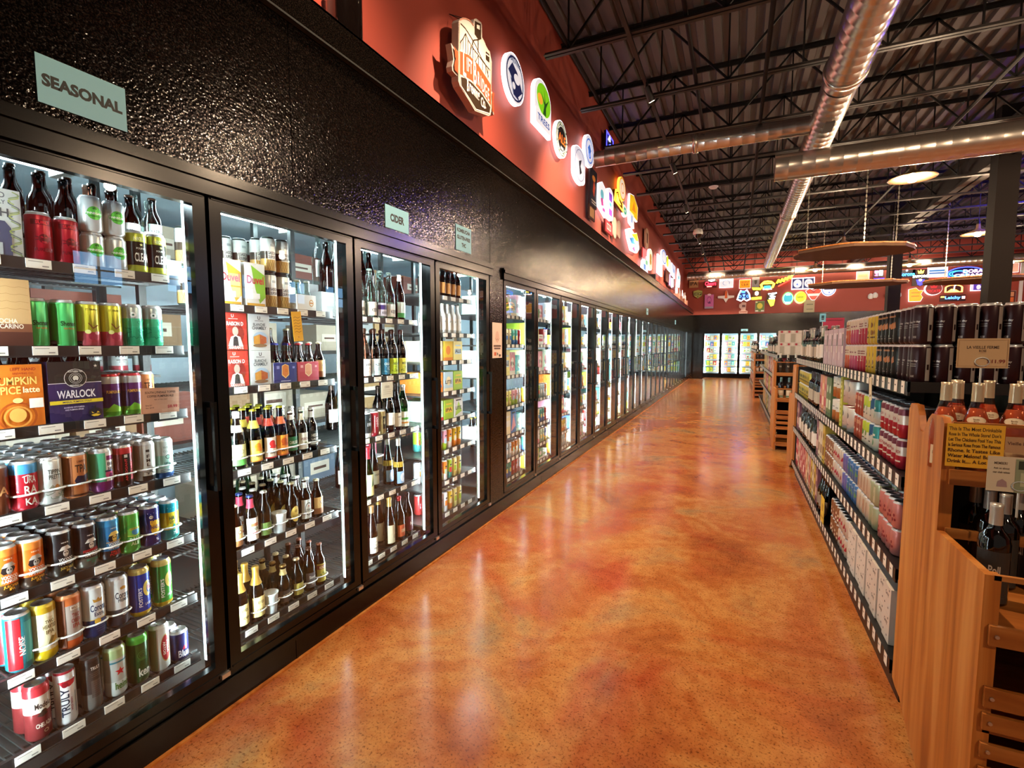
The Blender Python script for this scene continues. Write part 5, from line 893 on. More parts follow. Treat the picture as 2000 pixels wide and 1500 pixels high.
# doors past the eighth: the same cartons, too many and too small to single out
def mass(name, spots, label):
    mb = MB()
    for (k, loc, rot) in spots:
        me = K[k].parts[0][1]; n = len(mb.v); c, s_ = cos(rot), sin(rot); at = me.color_attributes['Col']
        for v in me.vertices: mb.v.append((v.co.x*c-v.co.y*s_+loc[0], v.co.x*s_+v.co.y*c+loc[1], v.co.z*(1.25 if loc[2] > .4 else 1)+loc[2]))
        for p in me.polygons: mb.f.append(tuple(n+i for i in p.vertices)); q = at.data[p.loop_start].color; mb.c.append((q[0], q[1], q[2])); mb.m.append(0); mb.s.append(False)
    o = put(name, mb, 'paper_print'); tag(o, label, 'carton'); o['kind'] = 'stuff'
random.seed(33)
mass('drink_cartons', [('ctn%d' % random.randrange(14), (-2.0-random.uniform(0, .02), BB[i]+.045+.136*(q+.5), z), 0) for i in range(8, NB) for z in RB for q in range(5)], 'bright cartons filling all shelves beyond the eighth door past the poster post')
# stock seen deep inside the walk-in cooler
random.seed(4)
t = empty('storage_rack', (-3.6, .2, .1), 'grey metal stock rack standing against the back of the cooler', 'rack'); m = MB()
for z in (.12, .75, 1.35, 1.95): m.box(-.3, .3, 0, 5.4, z-.03, z)
put('rack_shelves', m, 'shelf_metal', t)
for y in (0.0, 1.35, 2.7, 4.05, 5.35):
    m = MB()
    for x in (-.3, .26): m.box(x, x+.04, y, y+.04, 0, 2.0)
    put('upright', m, 'shelf_metal', t)
cn = 0
for z, zn in ((.12, 'lowest'), (.75, 'second'), (1.35, 'third'), (1.95, 'top')):
    y = .1
    while y < 5.3:
        w = random.uniform(.28, .42); h = random.uniform(.22, .42) if z < 1.9 else .22; c = random.choice(['#8a6a48', '#7c3f2e', '#b7a890', '#a8875a', '#6a7a8a', '#9a9c98'])
        if random.random() < .8 and y+w < 5.55:
            m = MB(); m.box(-.18, .2, 0, w, 0, h, L(c)); m.box(.2, .2006, w*.2, w*.8, h*.35, h*.65, L('#d9cdb8')); m.box(.2, .2008, w*.3, w*.7, h*.45, h*.52, L('#5a3a2a'))
            tag(put('stock_box', m, 'paper_print', loc=(-3.6, y+.2, z+.101)), 'cardboard stock box on the %s level of the cooler back rack' % zn, 'box', 'stock boxes on the %s level of the back rack' % zn)
        y += w+.03
# far wall cooler stock: five doors, six shelves
random.seed(9)
for i in range(5):
    for j, z in enumerate([1.73, 1.44, 1.16, .86, .56, .27]):
        for q in range(5):
            k, d = CT[random.randrange(len(CT)-3)]; o = K[k].inst((FXS[i]+.09+.145*q, YF+.14, z), -pi/2, '%s, %s from left, %s shelf, far wall %s door' % (d, ORD[q], ORD[j], ORD[i]), None, True); o.scale = (1, 1, 1.35)
# ================================================================== GONDOLAS, DISPLAYS
def gondola(y0, y1, x0, w, levels, label, sl):
    t = empty('shelving_unit', (x0, y0, 0), label, 'shelving unit'); D = y1-y0
    m = MB(); m.box(.03, w-.03, 0, D, 0, levels[-1]-.03); put('base_plinth', m, 'gondola_black', t)
    m = MB(); m.box(w/2-.012, w/2+.012, 0, D, .1, levels[0]-.03); put('back_panel', m, 'gondola_black', t)
    n = max(2, int(D/1.2)+1)
    for i in range(n):
        y = (D-.04)*i/(n-1); m = MB(); m.box(w/2-.03, w/2+.03, y, y+.04, 0, levels[0]-.02); put('upright', m, 'gondola_black', t)
    for j, z in enumerate(levels):
        m = MB(); m.box(0, w if j == 0 else w/2-.03, 0, D, -.03, -.002); s = put('shelf', m, 'gondola_black', t, (0, 0, z))
        m = MB(); m.box(-.008, 0, -.008, D, -.048, .008); m.box(-.008, w/2, -.008, 0, -.034, .008); put('price_rail', m, 'gondola_black', s)
        y = .03; k = 0; st = .098
        while y < D-.05 and k < (60 if y0 < 5 else 40):
            m = MB(); m.box(-.0095, -.009, y, y+.044, -.044, .008, L('#efe9dc')); m.box(-.0097, -.0095, y+.02, y+.038, -.018, -.012, L('#6a655c')); put('price_tag', m, 'paper_print', s); y += st if y0 < 5 else .14; k += 1
    return t
GZ = [1.345, .955, .565, .17]; GX = .642
gondola(2.44, 6.42, GX, .9, GZ, 'long black shelving unit of canned drinks behind the near wooden wine display', 'near black shelving unit')
gondola(8.55, 14.4, .60, .9, [1.34, 1.0, .6, .2], 'middle black shelving unit along the aisle', 'middle black shelving unit')
gondola(16.3, 22.2, .56, .9, [1.34, 1.0, .6, .2], 'farthest black shelving unit along the aisle', 'farthest black shelving unit')
def C2(n, bands, art, **k): K[n] = can(bands, art, name='cocktail_can', cat='cocktail can', **k)
C2('plum', [(0, 1, '#33191c')], [('t', 'one day', 0, .60, .07, '#cfc4bb', {'w': .034}), ('r', -.012, .50, .012, .515, '#b9aea5'), ('r', -.012, .44, .012, .455, '#b9aea5'), ('t', 'ROSE', 0, .14, .06, '#cfc4bb', {'w': .014}), ('r', -.058, .01, -.042, .99, '#b5b1aa'), ('o', -.05, .2, .004, .004, '#33191c'), ('o', -.05, .34, .004, .004, '#33191c'), ('r', -.0535, .5, -.0465, .92, '#2a1a1a'), ('r', .042, .01, .058, .99, '#b5b1aa'), ('r', .046, .34, .054, .5, '#2a1a1a')], seg=20)
C2('copper', [(0, 1, '#1c1715')], [('p', [(-.022, .5), (-.008, .66), (.006, .62), (.02, .7), (.024, .5), (.01, .44), (0, .52), (-.012, .42)], '#b5744a'), ('r', -.02, .86, .02, .92, '#a8764f'), ('o', -.006, .22, .004, .005, '#d9cfc0'), ('r', -.012, .12, .012, .14, '#b9aea5')], seg=14)
C2('maroon', [(0, 1, '#6b2430')], [('r', -.004, .1, .004, .9, '#c98a8a'), ('r', .012, .1, .018, .4, '#d9b9a8')], seg=14)
C2('yellowc', [(0, 1, '#c9a83a')], [('o', 0, .7, .012, .014, '#7a4a1c'), ('o', .004, .4, .014, .014, '#8a5a24'), ('r', -.02, .18, .02, .24, '#5a3a1c')], seg=14)
C2('red22', [(0, .62, '#a8283c'), (.62, 1, '#c9b9a8')], [('t', '22', -.004, .5, .22, '#e9dfcb', {'w': .026}), ('r', -.02, .7, .02, .74, '#7a3a3a'), ('r', -.02, .8, .02, .84, '#7a3a3a')], seg=14)
C2('pink19', [(0, .6, '#b84a6a'), (.6, 1, '#cfc0ae')], [('t', '19', 0, .5, .22, '#e9dfcb', {'w': .024}), ('r', -.02, .72, .02, .78, '#8a4a5a')], seg=14)
C2('salmon', [(0, .6, '#c25a3a'), (.6, 1, '#cfb9a0')], [('r', -.02, .7, .02, .74, '#8a3a2a'), ('r', -.02, .8, .02, .86, '#8a3a2a'), ('o', 0, .3, .01, .012, '#e6b99a')], seg=14)
C2('redlab', [(0, .45, '#a81f30'), (.45, .8, '#d9cfc4'), (.8, 1, '#6a2a3a')], [('t', 'PUNCH', 0, .6, .12, '#a81f30', {'w': .036}), ('r', -.02, .2, .02, .26, '#e6d9c8')], seg=14, h=0.137)
C2('teallab', [(0, .5, '#c9d2c4'), (.5, 1, '#2f7f7a')], [('o', 0, .3, .012, .016, '#5a9a6a'), ('r', -.02, .6, .02, .7, '#dfe6da')], seg=14, h=0.137)
C2('limelab', [(0, .55, '#dfdccb'), (.55, 1, '#b5c23a')], [('o', 0, .5, .013, .016, '#5f8a3a'), ('r', -.016, .2, .016, .26, '#5a5a48')], seg=14, h=0.137)
C2('navylab', [(0, .55, '#d4d2c4'), (.55, 1, '#2a4f74')], [('p', [(-.02, .5), (0, .7), (.02, .5)], '#2a4f74'), ('r', -.016, .2, .016, .26, '#5a5a48')], seg=14, h=0.137)
C2('brickc', [(0, 1, '#a04a38')], [('o', -.004, .4, .006, .008, '#e6cdb9'), ('o', .008, .4, .006, .008, '#e6cdb9'), ('r', -.02, .7, .02, .9, '#c98a6a')], seg=14, h=0.137)
C2('pinkp', [(0, 1, '#c97f78')], [('o', -.010, .6, .005, .007, '#8a2f3a'), ('o', .008, .5, .005, .007, '#8a2f3a'), ('o', 0, .3, .006, .008, '#8a2f3a'), ('o', .014, .3, .004, .006, '#8a2f3a')], seg=14, h=0.122)
C2('creamp', [(0, 1, '#cfc0ac')], [('r', -.012, .1, .012, .9, '#b9997f'), ('t', 'PALOMA', 0, .5, .05, '#6a3a2a', {'rot': pi/2, 'sx': 1.2})], seg=14, h=0.122)
C2('greenp', [(0, 1, '#a9ae8a')], [('r', -.012, .1, .012, .9, '#c9c8a8'), ('t', 'MULE', 0, .5, .05, '#3a5a2a', {'rot': pi/2, 'sx': 1.2})], seg=14, h=0.122)
C2('bluep', [(0, 1, '#3f6fa8')], [('p', [(-.02, .3), (0, .7), (.02, .4)], '#5f9a6a'), ('r', -.02, .76, .02, .84, '#8fa8d0')], seg=14, h=0.122)
C2('violetp', [(0, 1, '#6a6ab0')], [('o', 0, .5, .012, .02, '#8a8ad0')], seg=14, h=0.122)
C2('redwh', [(0, 1, '#cdbfb0')], [('p', [(-.02, .3), (-.004, .6), (.0, .4), (.018, .66), (.02, .36)], '#a8283c')], seg=14, h=0.122)
C2('bee', [(0, 1, '#b9a23a')], [('o', 0, .6, .014, .018, '#5a5a2a'), ('r', -.02, .2, .02, .3, '#5a4a1c')], seg=14, h=0.137)
C2('brownmix', [(0, 1, '#8a5a3a')], [('o', -.01, .7, .006, .01, '#d9c4a8'), ('o', .01, .5, .006, .01, '#d9c4a8'), ('o', -.006, .3, .006, .01, '#c2413a'), ('o', .01, .2, .006, .01, '#e6d9c4')], seg=14, h=0.122)
T, M2, M3, M4 = GZ
def block(kind, y0, y1, z, nx, tiers, label, x0=.692, step=.0685, xst=.068, low=True, rot=pi, hh=.1575):
    y = y0+step/2; g = ' '.join(label.split()[:6]); hh = {M3: .1228, M4: .1228, M2: .1378}.get(z, .1575)
    while y < y1-step*.4:
        for i in range(nx):
            for t_ in range(tiers): K[kind].inst((x0+xst*i, y, z+hh*t_), rot+random.uniform(-.25, .25), label, g, low)
        y += step
random.seed(8)
for i in range(6):
    for t_ in range(2):
        K['plum'].inst((.683+.0685*i, 2.482, T+.1575*t_), -pi/2-.9+random.uniform(-.1, .1) if i else -pi+.5, 'dark plum can facing the aisle end, %s from left, %s layer, near shelving unit' % (ORD[i], 'upper' if t_ else 'lower'), None)
block('plum', 2.517, 2.74, T, 4, 2, 'dark plum can in the block behind the end row, top of the near shelving unit')
block('copper', 2.75, 3.10, T, 2, 2, 'black can with copper picture, two layers on top of the near shelving unit')
block('maroon', 2.62, 2.70, T, 0, 2, '-'); block('yellowc', 3.10, 3.31, T, 2, 2, 'yellow can with brown picture, two layers on top of the near shelving unit')
block('red22', 3.31, 3.53, T, 2, 2, 'red and cream can numbered 22, two layers on top of the near shelving unit')
block('pink19', 3.53, 3.74, T, 2, 2, 'pink and cream can numbered 19, two layers on top of the near shelving unit')
block('salmon', 3.74, 3.88, T, 2, 2, 'salmon can with cream top, two layers on top of the near shelving unit')
K['lilac'] = boxk(.19, .27, .19, '#b9a0a8', [('r', -.09, .15, .09, .155, '#8f7a86'), ('r', -.06, .20, .02, .24, '#cfc0c4'), ('r', .05, .10, .085, .24, '#d9cfc4'), ('r', .056, .15, .08, .23, '#15131a'), ('o', -.03, .08, .03, .03, '#c9b9bc')], top='#c9bcbc')
for i in range(4): K['lilac'].inst((.655, 3.99+.2*i, T), pi, 'lilac clear wrapped carton, %s from the camera, top of near shelving unit' % ORD[i], None)
SP = {'spA': bottle('wine', 'glass_clear', (.04, .15, '#cfc4b5'), cap=None, foil=(.07, '#c9b9a8'), name='spirit_bottle', cat='spirit bottle', seg=14), 'spB': bottle('large', 'glass_brown', (.05, .14, '#8a7a6a'), cap='#2a2420', name='spirit_bottle', cat='spirit bottle', seg=14),
      'spC': bottle('wine', 'glass_black', (.04, .14, '#b0a08a'), cap=None, foil=(.06, '#3a2a2a'), name='spirit_bottle', cat='spirit bottle', seg=14), 'spD': bottle('flute', 'glass_clear', (.05, .16, '#dcd2c4'), cap=None, foil=(.05, '#8a8078'), name='spirit_bottle', cat='spirit bottle', seg=14)}
K.update(SP); SL = {'spA': 'clear bottle with cream label', 'spB': 'brown bottle with dull label', 'spC': 'dark bottle with tan label', 'spD': 'tall clear bottle, pale label'}
def bots(y0, n, z, where, ks='ABCD', st=.095, x=.685, nx=2):
    for i in range(n):
        k = 'sp'+ks[i % len(ks)]
        for j in range(nx): K[k].inst((x+.085*j, y0+st*i, z), pi, '%s, %s from the camera, %s, %s' % (SL[k], ORD[i], ['front row', 'second row'][j], where), None, True)
bots(4.86, 15, T, 'top of near shelving unit', 'DADCBCA')
block('redlab', 2.60, 3.0, M2, 2, 2, 'red and white labelled can, two layers, second shelf of near shelving unit')
block('teallab', 3.0, 3.08, M2, 2, 2, 'teal topped can, two layers, second shelf of near shelving unit'); block('navylab', 3.08, 3.16, M2, 2, 2, 'navy topped white can, two layers, second shelf of near shelving unit')
block('limelab', 3.16, 3.30, M2, 2, 2, 'lime topped white can, two layers, second shelf of near shelving unit'); block('brickc', 3.30, 3.52, M2, 2, 2, 'brick red can with pale dots, two layers, second shelf of near shelving unit')
K['tin'] = can([(0, 1, '#d6d1c6')], [('o', 0, .68, .018, .018, '#3a3430'), ('o', 0, .68, .013, .013, '#8a857c'), ('t', 'TEQUILA', 0, .3, .05, '#6a655c', {'w': .05})], h=.165, r=.068, seg=28, name='gift_tin', cat='gift tin', top='#8a2a2a')
K['tin2'] = can([(0, .5, '#b5703a'), (.5, 1, '#d9d3c6')], [('r', -.09, .0, .0, .5, '#5a2a2f'), ('t', 'Reserve', 0, .7, .09, '#3a3430', {'w': .06})], h=.165, r=.058, seg=24, name='gift_tin', cat='gift tin')
for i in range(2):
    for j in range(2): K['tin'].inst((.715, 3.60+.15*i, M2+.166*j), pi, 'large white round tin, %s one, %s stack, second shelf, near shelving unit' % (['lower', 'upper'][j], ['nearer', 'farther'][i]), None)
K['slimbox'] = boxk(.07, .165, .07, '#b9b83f', [('r', -.02, .02, .02, .145, '#8a8a2c')]+[('o', 0, .04+.03*i, .012, .009, '#d9d98a') for i in range(4)], name='bottle_box', cat='bottle box')
for j in range(2): K['slimbox'].inst((.66, 3.90, M2+.166*j), pi, 'slim yellow green box, %s one, beside the white tins' % ['lower', 'upper'][j], None)
for i in range(2):
    for j in range(2): K['tin2'].inst((.71, 4.02+.13*i, M2+.166*j), pi, 'white and orange round tin, %s one, %s stack, second shelf' % (['lower', 'upper'][j], ['nearer', 'farther'][i]), None)
for n, c, a in (('bgreen', '#5a6f45', '#c9d0b0'), ('bpink', '#c28a7f', '#a8283c'), ('borange', '#c98a5a', '#e6cdb0'), ('bcream', '#cdbfa6', '#8a6a4a'), ('byellow', '#c2a23f', '#6a4a24'), ('bred', '#a8303c', '#e6d0c4'), ('bplum', '#7a4a58', '#cfae9a')):
    K[n] = boxk(.10, .30, .10, c, [('r', -.035, .06, .035, .13, a), ('o', 0, .21, .025, .03, a), ('r', -.03, .02, .03, .03, '#2a2420')], name='bottle_box', cat='bottle box')
NB_ = {'bgreen': 'green', 'bpink': 'pink', 'borange': 'orange', 'bcream': 'cream', 'byellow': 'yellow', 'bred': 'red', 'bplum': 'plum coloured'}
def boxes(y0, ks, z, where):
    for i, k in enumerate(ks): K[k].inst((.66, y0+.105*i, z), pi, '%s upright bottle box, %s from the camera, %s' % (NB_[k], ORD[i], where), None)
boxes(4.33, ['bgreen', 'bgreen', 'bpink', 'borange', 'bpink'], M2, 'second shelf, near shelving unit')
bots(4.92, 6, M2, 'second shelf, near shelving unit', 'CCBC')
block('bee', 5.55, 6.35, M2, 1, 2, 'yellow can with round emblem, two layers at the far end of the second shelf')
block('pinkp', 2.60, 2.92, M3, 3, 2, 'pink can with berry dots, two layers, third shelf of near shelving unit'); block('greenp', 2.92, 3.06, M3, 3, 2, 'pale green can, two layers, third shelf of near shelving unit')
block('creamp', 3.06, 3.34, M3, 3, 2, 'cream can with tan panel, two layers, third shelf of near shelving unit'); block('bluep', 3.34, 3.62, M3, 3, 2, 'blue can with green wave, two layers, third shelf of near shelving unit')
block('violetp', 3.62, 3.76, M3, 2, 2, 'violet blue can, two layers, third shelf of near shelving unit'); block('redwh', 3.76, 4.10, M3, 1, 2, 'white can with red splashes, two layers, third shelf of near shelving unit')
block('brownmix', 4.10, 4.45, M3, 1, 2, 'brown can with pale dots, two layers, third shelf of near shelving unit')
boxes(4.50, ['byellow', 'bcream', 'bcream', 'bplum'], M3, 'third shelf, near shelving unit'); bots(4.98, 12, M3, 'third shelf, near shelving unit', 'DDBDC')
boxes(6.18, ['bplum', 'bplum'], M3, 'far end of third shelf')
K['wbox'] = boxk(.108, .125, .16, '#d6cdc2', [('t', 'Grey', 0, .085, .024, '#4a3f3a', {'rot': 0, 'w': .05}), ('o', -.03, .035, .006, .005, '#5a504a'), ('o', .03, .11, .006, .005, '#5a504a'), ('o', .025, .03, .006, .005, '#5a504a')], side='#cfc6ba')
for i in range(8):
    for j in range(2): K['wbox'].inst((.66+.006*(i%2), 2.63+.116*i, M4+.126*j), pi, 'white carton with small dark marks, %s layer, %s from the camera, bottom shelf' % (['lower', 'upper'][j], ORD[i]), None)
K['gbox'] = boxk(.4, .06, .2, '#6a6560', [('t', 'Grey', 0, .03, .03, '#2a2522')], top='#6f6a66'); 
block('redwh', 3.52, 3.80, M4, 1, 2, 'white can with red splashes, two layers, bottom shelf'); block('brownmix', 3.80, 4.08, M4, 1, 2, 'brown can with pale dots, two layers, bottom shelf')
card('shelf_sign', (.63, 4.2, M4+.01), .14, .19, '#d9b53a', [('o', 0, .11, .03, .03, '#a8761c'), ('r', -.05, .03, .05, .045, '#a8761c')], 'yellow card standing at the bottom shelf of the near shelving unit', 'card', rot=pi)
bots(4.3, 4, M4, 'bottom shelf, near shelving unit', 'BB'); boxes(4.75, ['bplum', 'byellow', 'bcream', 'byellow', 'bpink', 'bcream', 'borange', 'bpink', 'bred', 'bpink', 'bred', 'bpink', 'bcream', 'bred', 'bred'], M4, 'bottom shelf, near shelving unit')
# middle and far gondolas
random.seed(3)
for gi, (y0, y1, gx, nm) in enumerate(((8.6, 14.3, .60, 'middle shelving unit'), (16.4, 22.1, .56, 'farthest shelving unit'))):
    for j, z in enumerate([1.34, 1.0, .6, .2]):
        y = y0; i = 0
        while y < y1 and i < 28:
            if j == 0:
                k = 'sp'+random.choice('ABCD'); K[k].inst((gx+.05, y+.06, z), pi, '%s, %s from the camera, top of the %s' % (SL[k], ORD[i], nm), None, True); y += .11 if gi == 0 else .2
            else:
                k = random.choice(list(NB_)); K[k].inst((gx+.02, y+.06, z), pi, '%s upright box, %s from the camera, %s shelf, %s' % (NB_[k], ORD[i], ORD[j], nm), None, True); y += .15 if gi == 0 else .24
            i += 1
K['case'] = boxk(.3, .19, .28, '#cfc6b9', [('r', -.15, .15, .15, .19, '#c9bfb0')]+[('r', -.135+.05*i, .155, -.105+.05*i, .185, '#a8283c' if i % 2 == 0 else '#d9cfc2') for i in range(6)]+[('r', -.14+.072*i, .01, -.08+.072*i, .14, ['#a8a08f', '#d9d2c4'][i % 2]) for i in range(4)])
for i in range(3):
    for j in range(2): K['case'].inst((.76+.31*i, 8.58, 1.342+.191*j), -pi/2, 'white wrapped case with red tops, %s layer, %s from left, above the second wine display' % (['lower', 'upper'][j], ORD[i]), None)
# ---- wooden wine displays
PRO = [(.70, .14), (.66, .125), (.60, .12), (.46, .04), (.36, .0), (0, 0), (0, .885), (.345, .885), (.345, 1.245), (.365, 1.262), (.46, 1.262), (.49, 1.24), (.53, 1.185), (.56, 1.185), (.585, 1.24), (.61, 1.275), (.68, 1.275), (.70, 1.25)]
def display(loc, w, label, flip=1, ladder=False):
    t = empty('wine_display', loc, label, 'wine display'); t.rotation_euler = (0, 0, 0 if flip == 1 else pi)
    for x in (0, w-.02):
        m = MB(); m.prism([(v, z) for v, z in PRO], lambda u, v, q: (x+q, u, v), 0, .02); put('side_panel', m, 'plywood', t)
        m = MB(); m.box(x+.02 if x == 0 else x-.015, x+.035 if x == 0 else x, .0, .03, 0, .885); m.box(x+.02 if x == 0 else x-.015, x+.035 if x == 0 else x, .345, .375, .885, 1.24); put('post', m, 'plywood', t)
    m = MB(); m.box(.02, w-.02, .345, .70, 1.055, 1.073); put('upper_shelf', m, 'plywood_across', t)
    m = MB(); m.box(.02, w-.02, .335, .35, 1.045, 1.095); put('shelf_lip', m, 'plywood_across', t)
    m = MB(); m.box(.02, w-.02, .335, .347, 1.242, 1.252); put('top_rail', m, 'plywood_across', t)
    m = MB(); m.face([(.02, .342, 1.09), (w-.02, .342, 1.09), (w-.02, .342, 1.245), (.02, .342, 1.245)], W_); put('clear_guard', m, 'clear_guard', t)
    m = MB(); m.box(.02, w-.02, .0, .70, .715, .733); put('bin_floor', m, 'plywood_across', t)
    m = MB(); m.box(.02, w-.02, .34, .352, .865, .897); put('ledge', m, 'plywood_across', t)
    m = MB(); m.box(.02, w-.02, 0, .012, .872, .886); put('bin_rail', m, 'plywood_across', t)
    m = MB(); m.box(.02, w-.02, .69, .70, .15, 1.25); put('back_board', m, 'dark_brown', t)
    for z0, z1 in ((.695, .75), (.52, .575), (.455, .50), (.375, .415), (.30, .345), (.18, .225), (.06, .11)):
        m = MB(); m.box(.015, w-.015, -.012, 0, z0, z1); put('front_slat', m, 'plywood_across', t)
        m = MB(); m.lathe([(.005, 0), (.005, .003)], 8, c=(.03, -.016, (z0+z1)/2), axis='y'); put('screw', m, 'aluminium', t)
    for z in (.44, .10):
        m = MB(); m.box(.02, w-.02, 0, .69, z, z+.015); put('lower_shelf', m, 'plywood_across', t)
    return t
display((.63, 1.68, 0), .62, 'wooden wine display at the near end of the shelving unit')
display((1.27, 7.2, 0), .62, 'wooden wine display at the far end of the near shelving unit', -1)
display((.53, 7.85, 0), .52, 'second wooden wine display, before the middle shelving unit')
display((.50, 15.45, 0), .52, 'third wooden wine display, before the farthest shelving unit')
PROF['slope'] = (.30, .0385, [(.03, 0), (.0385, .006), (.0385, .135), (.0365, .158), (.030, .185), (.021, .212), (.0155, .235), (.0145, .29), (.0152, .30)])
def slopemap(u, v, ly):
    P = PROF['slope'][2]; r = .0385
    for (r0, a), (r1, b) in zip(P[:-1], P[1:]):
        if a <= v <= b: r = r0+(r1-r0)*(v-a)/(b-a)
    r += .0008+.0003*ly; a = u/.034; return (r*cos(a), r*sin(a), v)
K['rose'] = bottle('slope', 'glass_rose', None, foil=(.062, '#d9c9a8'), name='wine_bottle', cat='wine bottle', seg=26, fill=.215)
K['rose'].parts.append(('label', (lambda l: (l.art([('p', [(.027*cos(a), .178+.0125*sin(a)) for a in [2*pi*k/20 for k in range(20)]], '#e3d2b0'), ('t', 'Recolte', 0, .181, .005, '#8a6a4a', {'w': .016}), ('t', 'Rose', 0, .174, .005, '#8a6a4a', {'w': .012})], slopemap, cut=.004), l.art([('r', -.036, .02, .036, .085, '#d9c4a0'), ('t', 'La Vieille Ferme', 0, .06, .010, '#5a3a2a', {'w': .055})], cylmap(.0388), cut=.004), l)[2])(MB()).mesh('label', ['paper_print']), 'paper_print'))
K['poll'] = bottle('wine', 'glass_black', (.012, .165, '#34302c'), [('t', 'Poll', .004, .64, .17, '#cfcac0', {'w': .026}), ('r', -.03, .1, .03, .11, '#4a453f')], foil=(.062, '#c9c4b8'), name='wine_bottle', cat='wine bottle', seg=26)
for i, px in enumerate((1850, 1873, 1912, 1986)):
    Y = (2.13, 2.21, 2.12, 2.12)[i]; x = onY(px, 745, Y)[0]; K['rose'].inst((x, Y, 1.0735), -pi/2-.3, 'rose wine bottle with cream oval label, %s from left, upper shelf of near wooden display' % ORD[i], None)
for i in range(3): K['rose'].inst((.74+.09*i, 2.29, 1.0735), -pi/2, 'rose wine bottle in the back row, %s from left, near wooden display' % ORD[i], None)
for i in range(3): K['rose'].inst((.97+.085*i, 2.12, 1.0735), -pi/2, 'rose wine bottle at the right of the upper shelf, %s, near wooden display' % ORD[i], None)
DB = [(1907, 945), (1936, 957), (1966, 965), (1948, 984), (1992, 957)]
for i, (px, py) in enumerate(DB):
    x, y = onZ(px, py, 1.033); K['poll'].inst((x, y, .7335), -pi/2-.35, 'dark red wine bottle with black label in the bin, %s, near wooden display' % ['back left one', 'middle left one', 'middle right one', 'nearest one', 'right one'][i], None)
for i in range(3): K['poll'].inst((.93+.085*i, 1.93, .7335), -pi/2, 'dark wine bottle further right in the bin, %s, near wooden display' % ORD[i], None)
for yy, xx, nm in ((7.85, .53, 'second'), (15.45, .50, 'third')):
    for i in range(4):
        K['poll'].inst((xx+.085+.1*i, yy+.45, 1.0735), -pi/2, 'dark wine bottle on the upper shelf of the %s wooden display, %s from left' % (nm, ORD[i]), None)
        K['wh%d' % (i % 2)] = K.get('wh%d' % (i % 2)) or bottle('wine', 'glass_black', (.015, .12, '#d9cdb0'), [('r', -.04, .1, .04, .25, '#3a6a4a')], foil=(.06, '#5a7a7a'), name='wine_bottle', cat='wine bottle', seg=14)
        K['wh%d' % (i % 2)].inst((xx+.085+.1*i, yy+.14, .7335), -pi/2, 'dark wine bottle with cream label in the bin of the %s display, %s from left' % (nm, ORD[i]), None)
cx, cz = onY(1919, 690, 2.06); x0 = onY(1868, 690, 2.06)[0]; x1 = onY(1970, 690, 2.06)[0]; h = onY(1919, 658, 2.06)[1]-onY(1919, 716, 2.06)[1]
w = x1-x0
card('price_sign', (cx, 2.06, cz-h/2), w, h, '#d2b183', [('t', 'LA VIEILLE FERME', .0, h*.70, h*.10, '#4a3020', {'w': w*.62}), ('t', 'ROSE', 0, h*.58, h*.08, '#4a3020', {'w': w*.14}), ('r', -w*.06, h*.50, w*.06, h*.505, '#6a4a30'), ('t', '$11.99', w*.27, h*.22, h*.14, '#8a2a24', {'w': w*.34}), ('ln', [(-w*.47, h*.06), (w*.47, h*.06), (w*.47, h*.94), (-w*.47, h*.94), (-w*.47, h*.06)], .0008, '#a8845a')], 'tan price sign reading LA VIEILLE FERME on a clear stem above the rose wine', 'price sign', rot=-pi/2, tilt=radians(0), clipstem=.055)
a = onY(1848, 862, 2.01)[0]; b = onY(1962, 862, 2.01)[0]; w = b-a
card('handwritten_note', ((a+b)/2, 2.008, 1.108), w, .14, '#f0b42e', [('t', s_, -.002, .124-.0175*i, .0115, '#4a2c14', {'w': w*.90, 'sx': 1}) for i, s_ in enumerate(['This Is The Most Drinkable', 'Rose In The Whole Store! Don\'t', 'Let The Chickens Fool You This', 'Is Serious Rose From The Famous', 'Rhone. It Tastes Like', 'Water Melons! But Mo', 'Drink It.... A Lot of It.'])], 'yellow handwritten note clipped to the front of the near wooden display', 'note', rot=-pi/2)
a = onY(1930, 895, 1.9)[0]
card('white_card', (a+.075, 1.90, 1.065), .15, .105, '#d9cdb0', [('t', 'MEMBER?', -.045, .085, .008, '#5a4a3a', {'w': .03}), ('t', 'Ask us about', -.043, .07, .006, '#6a5a4a', {'w': .036}), ('t', 'our club wines', -.043, .058, .006, '#6a5a4a', {'w': .038}), ('p', [(-.052, .014), (-.05, .03), (-.04, .038), (-.03, .03), (-.028, .014)], '#a88a8a'), ('r', -.012, .0, .074, .1, '#8f9a7a'), ('r', -.006, .07, .07, .095, '#2f3a2c'), ('r', 0, .02, .06, .06, '#b9bf9a')], 'white card with green picture on a clear stem over the dark wine', 'card', rot=-pi/2, clipstem=.075)
a = onY(1965, 852, 2.005)[0]
card('shelf_label', (a+.06, 2.006, 1.165), .12, .05, '#b9906a', [('t', 'Vieille Ferme', -.02, .03, .010, '#5a3226', {'w': .07})], 'tan label beside the yellow note on the near wooden display', 'label', rot=-pi/2)
K['glassware'] = bottle('stubby', 'glass_clear', cap=None)
# hanging tag on near gondola top rail
card('shelf_tag', (.628, 2.98, 1.22), .05, .12, '#d9ccaa', [('r', -.015, .02, .015, .03, '#8a7a5a')], 'pale tag hanging from the top rail of the near shelving unit', 'tag', rot=pi, tilt=radians(12))
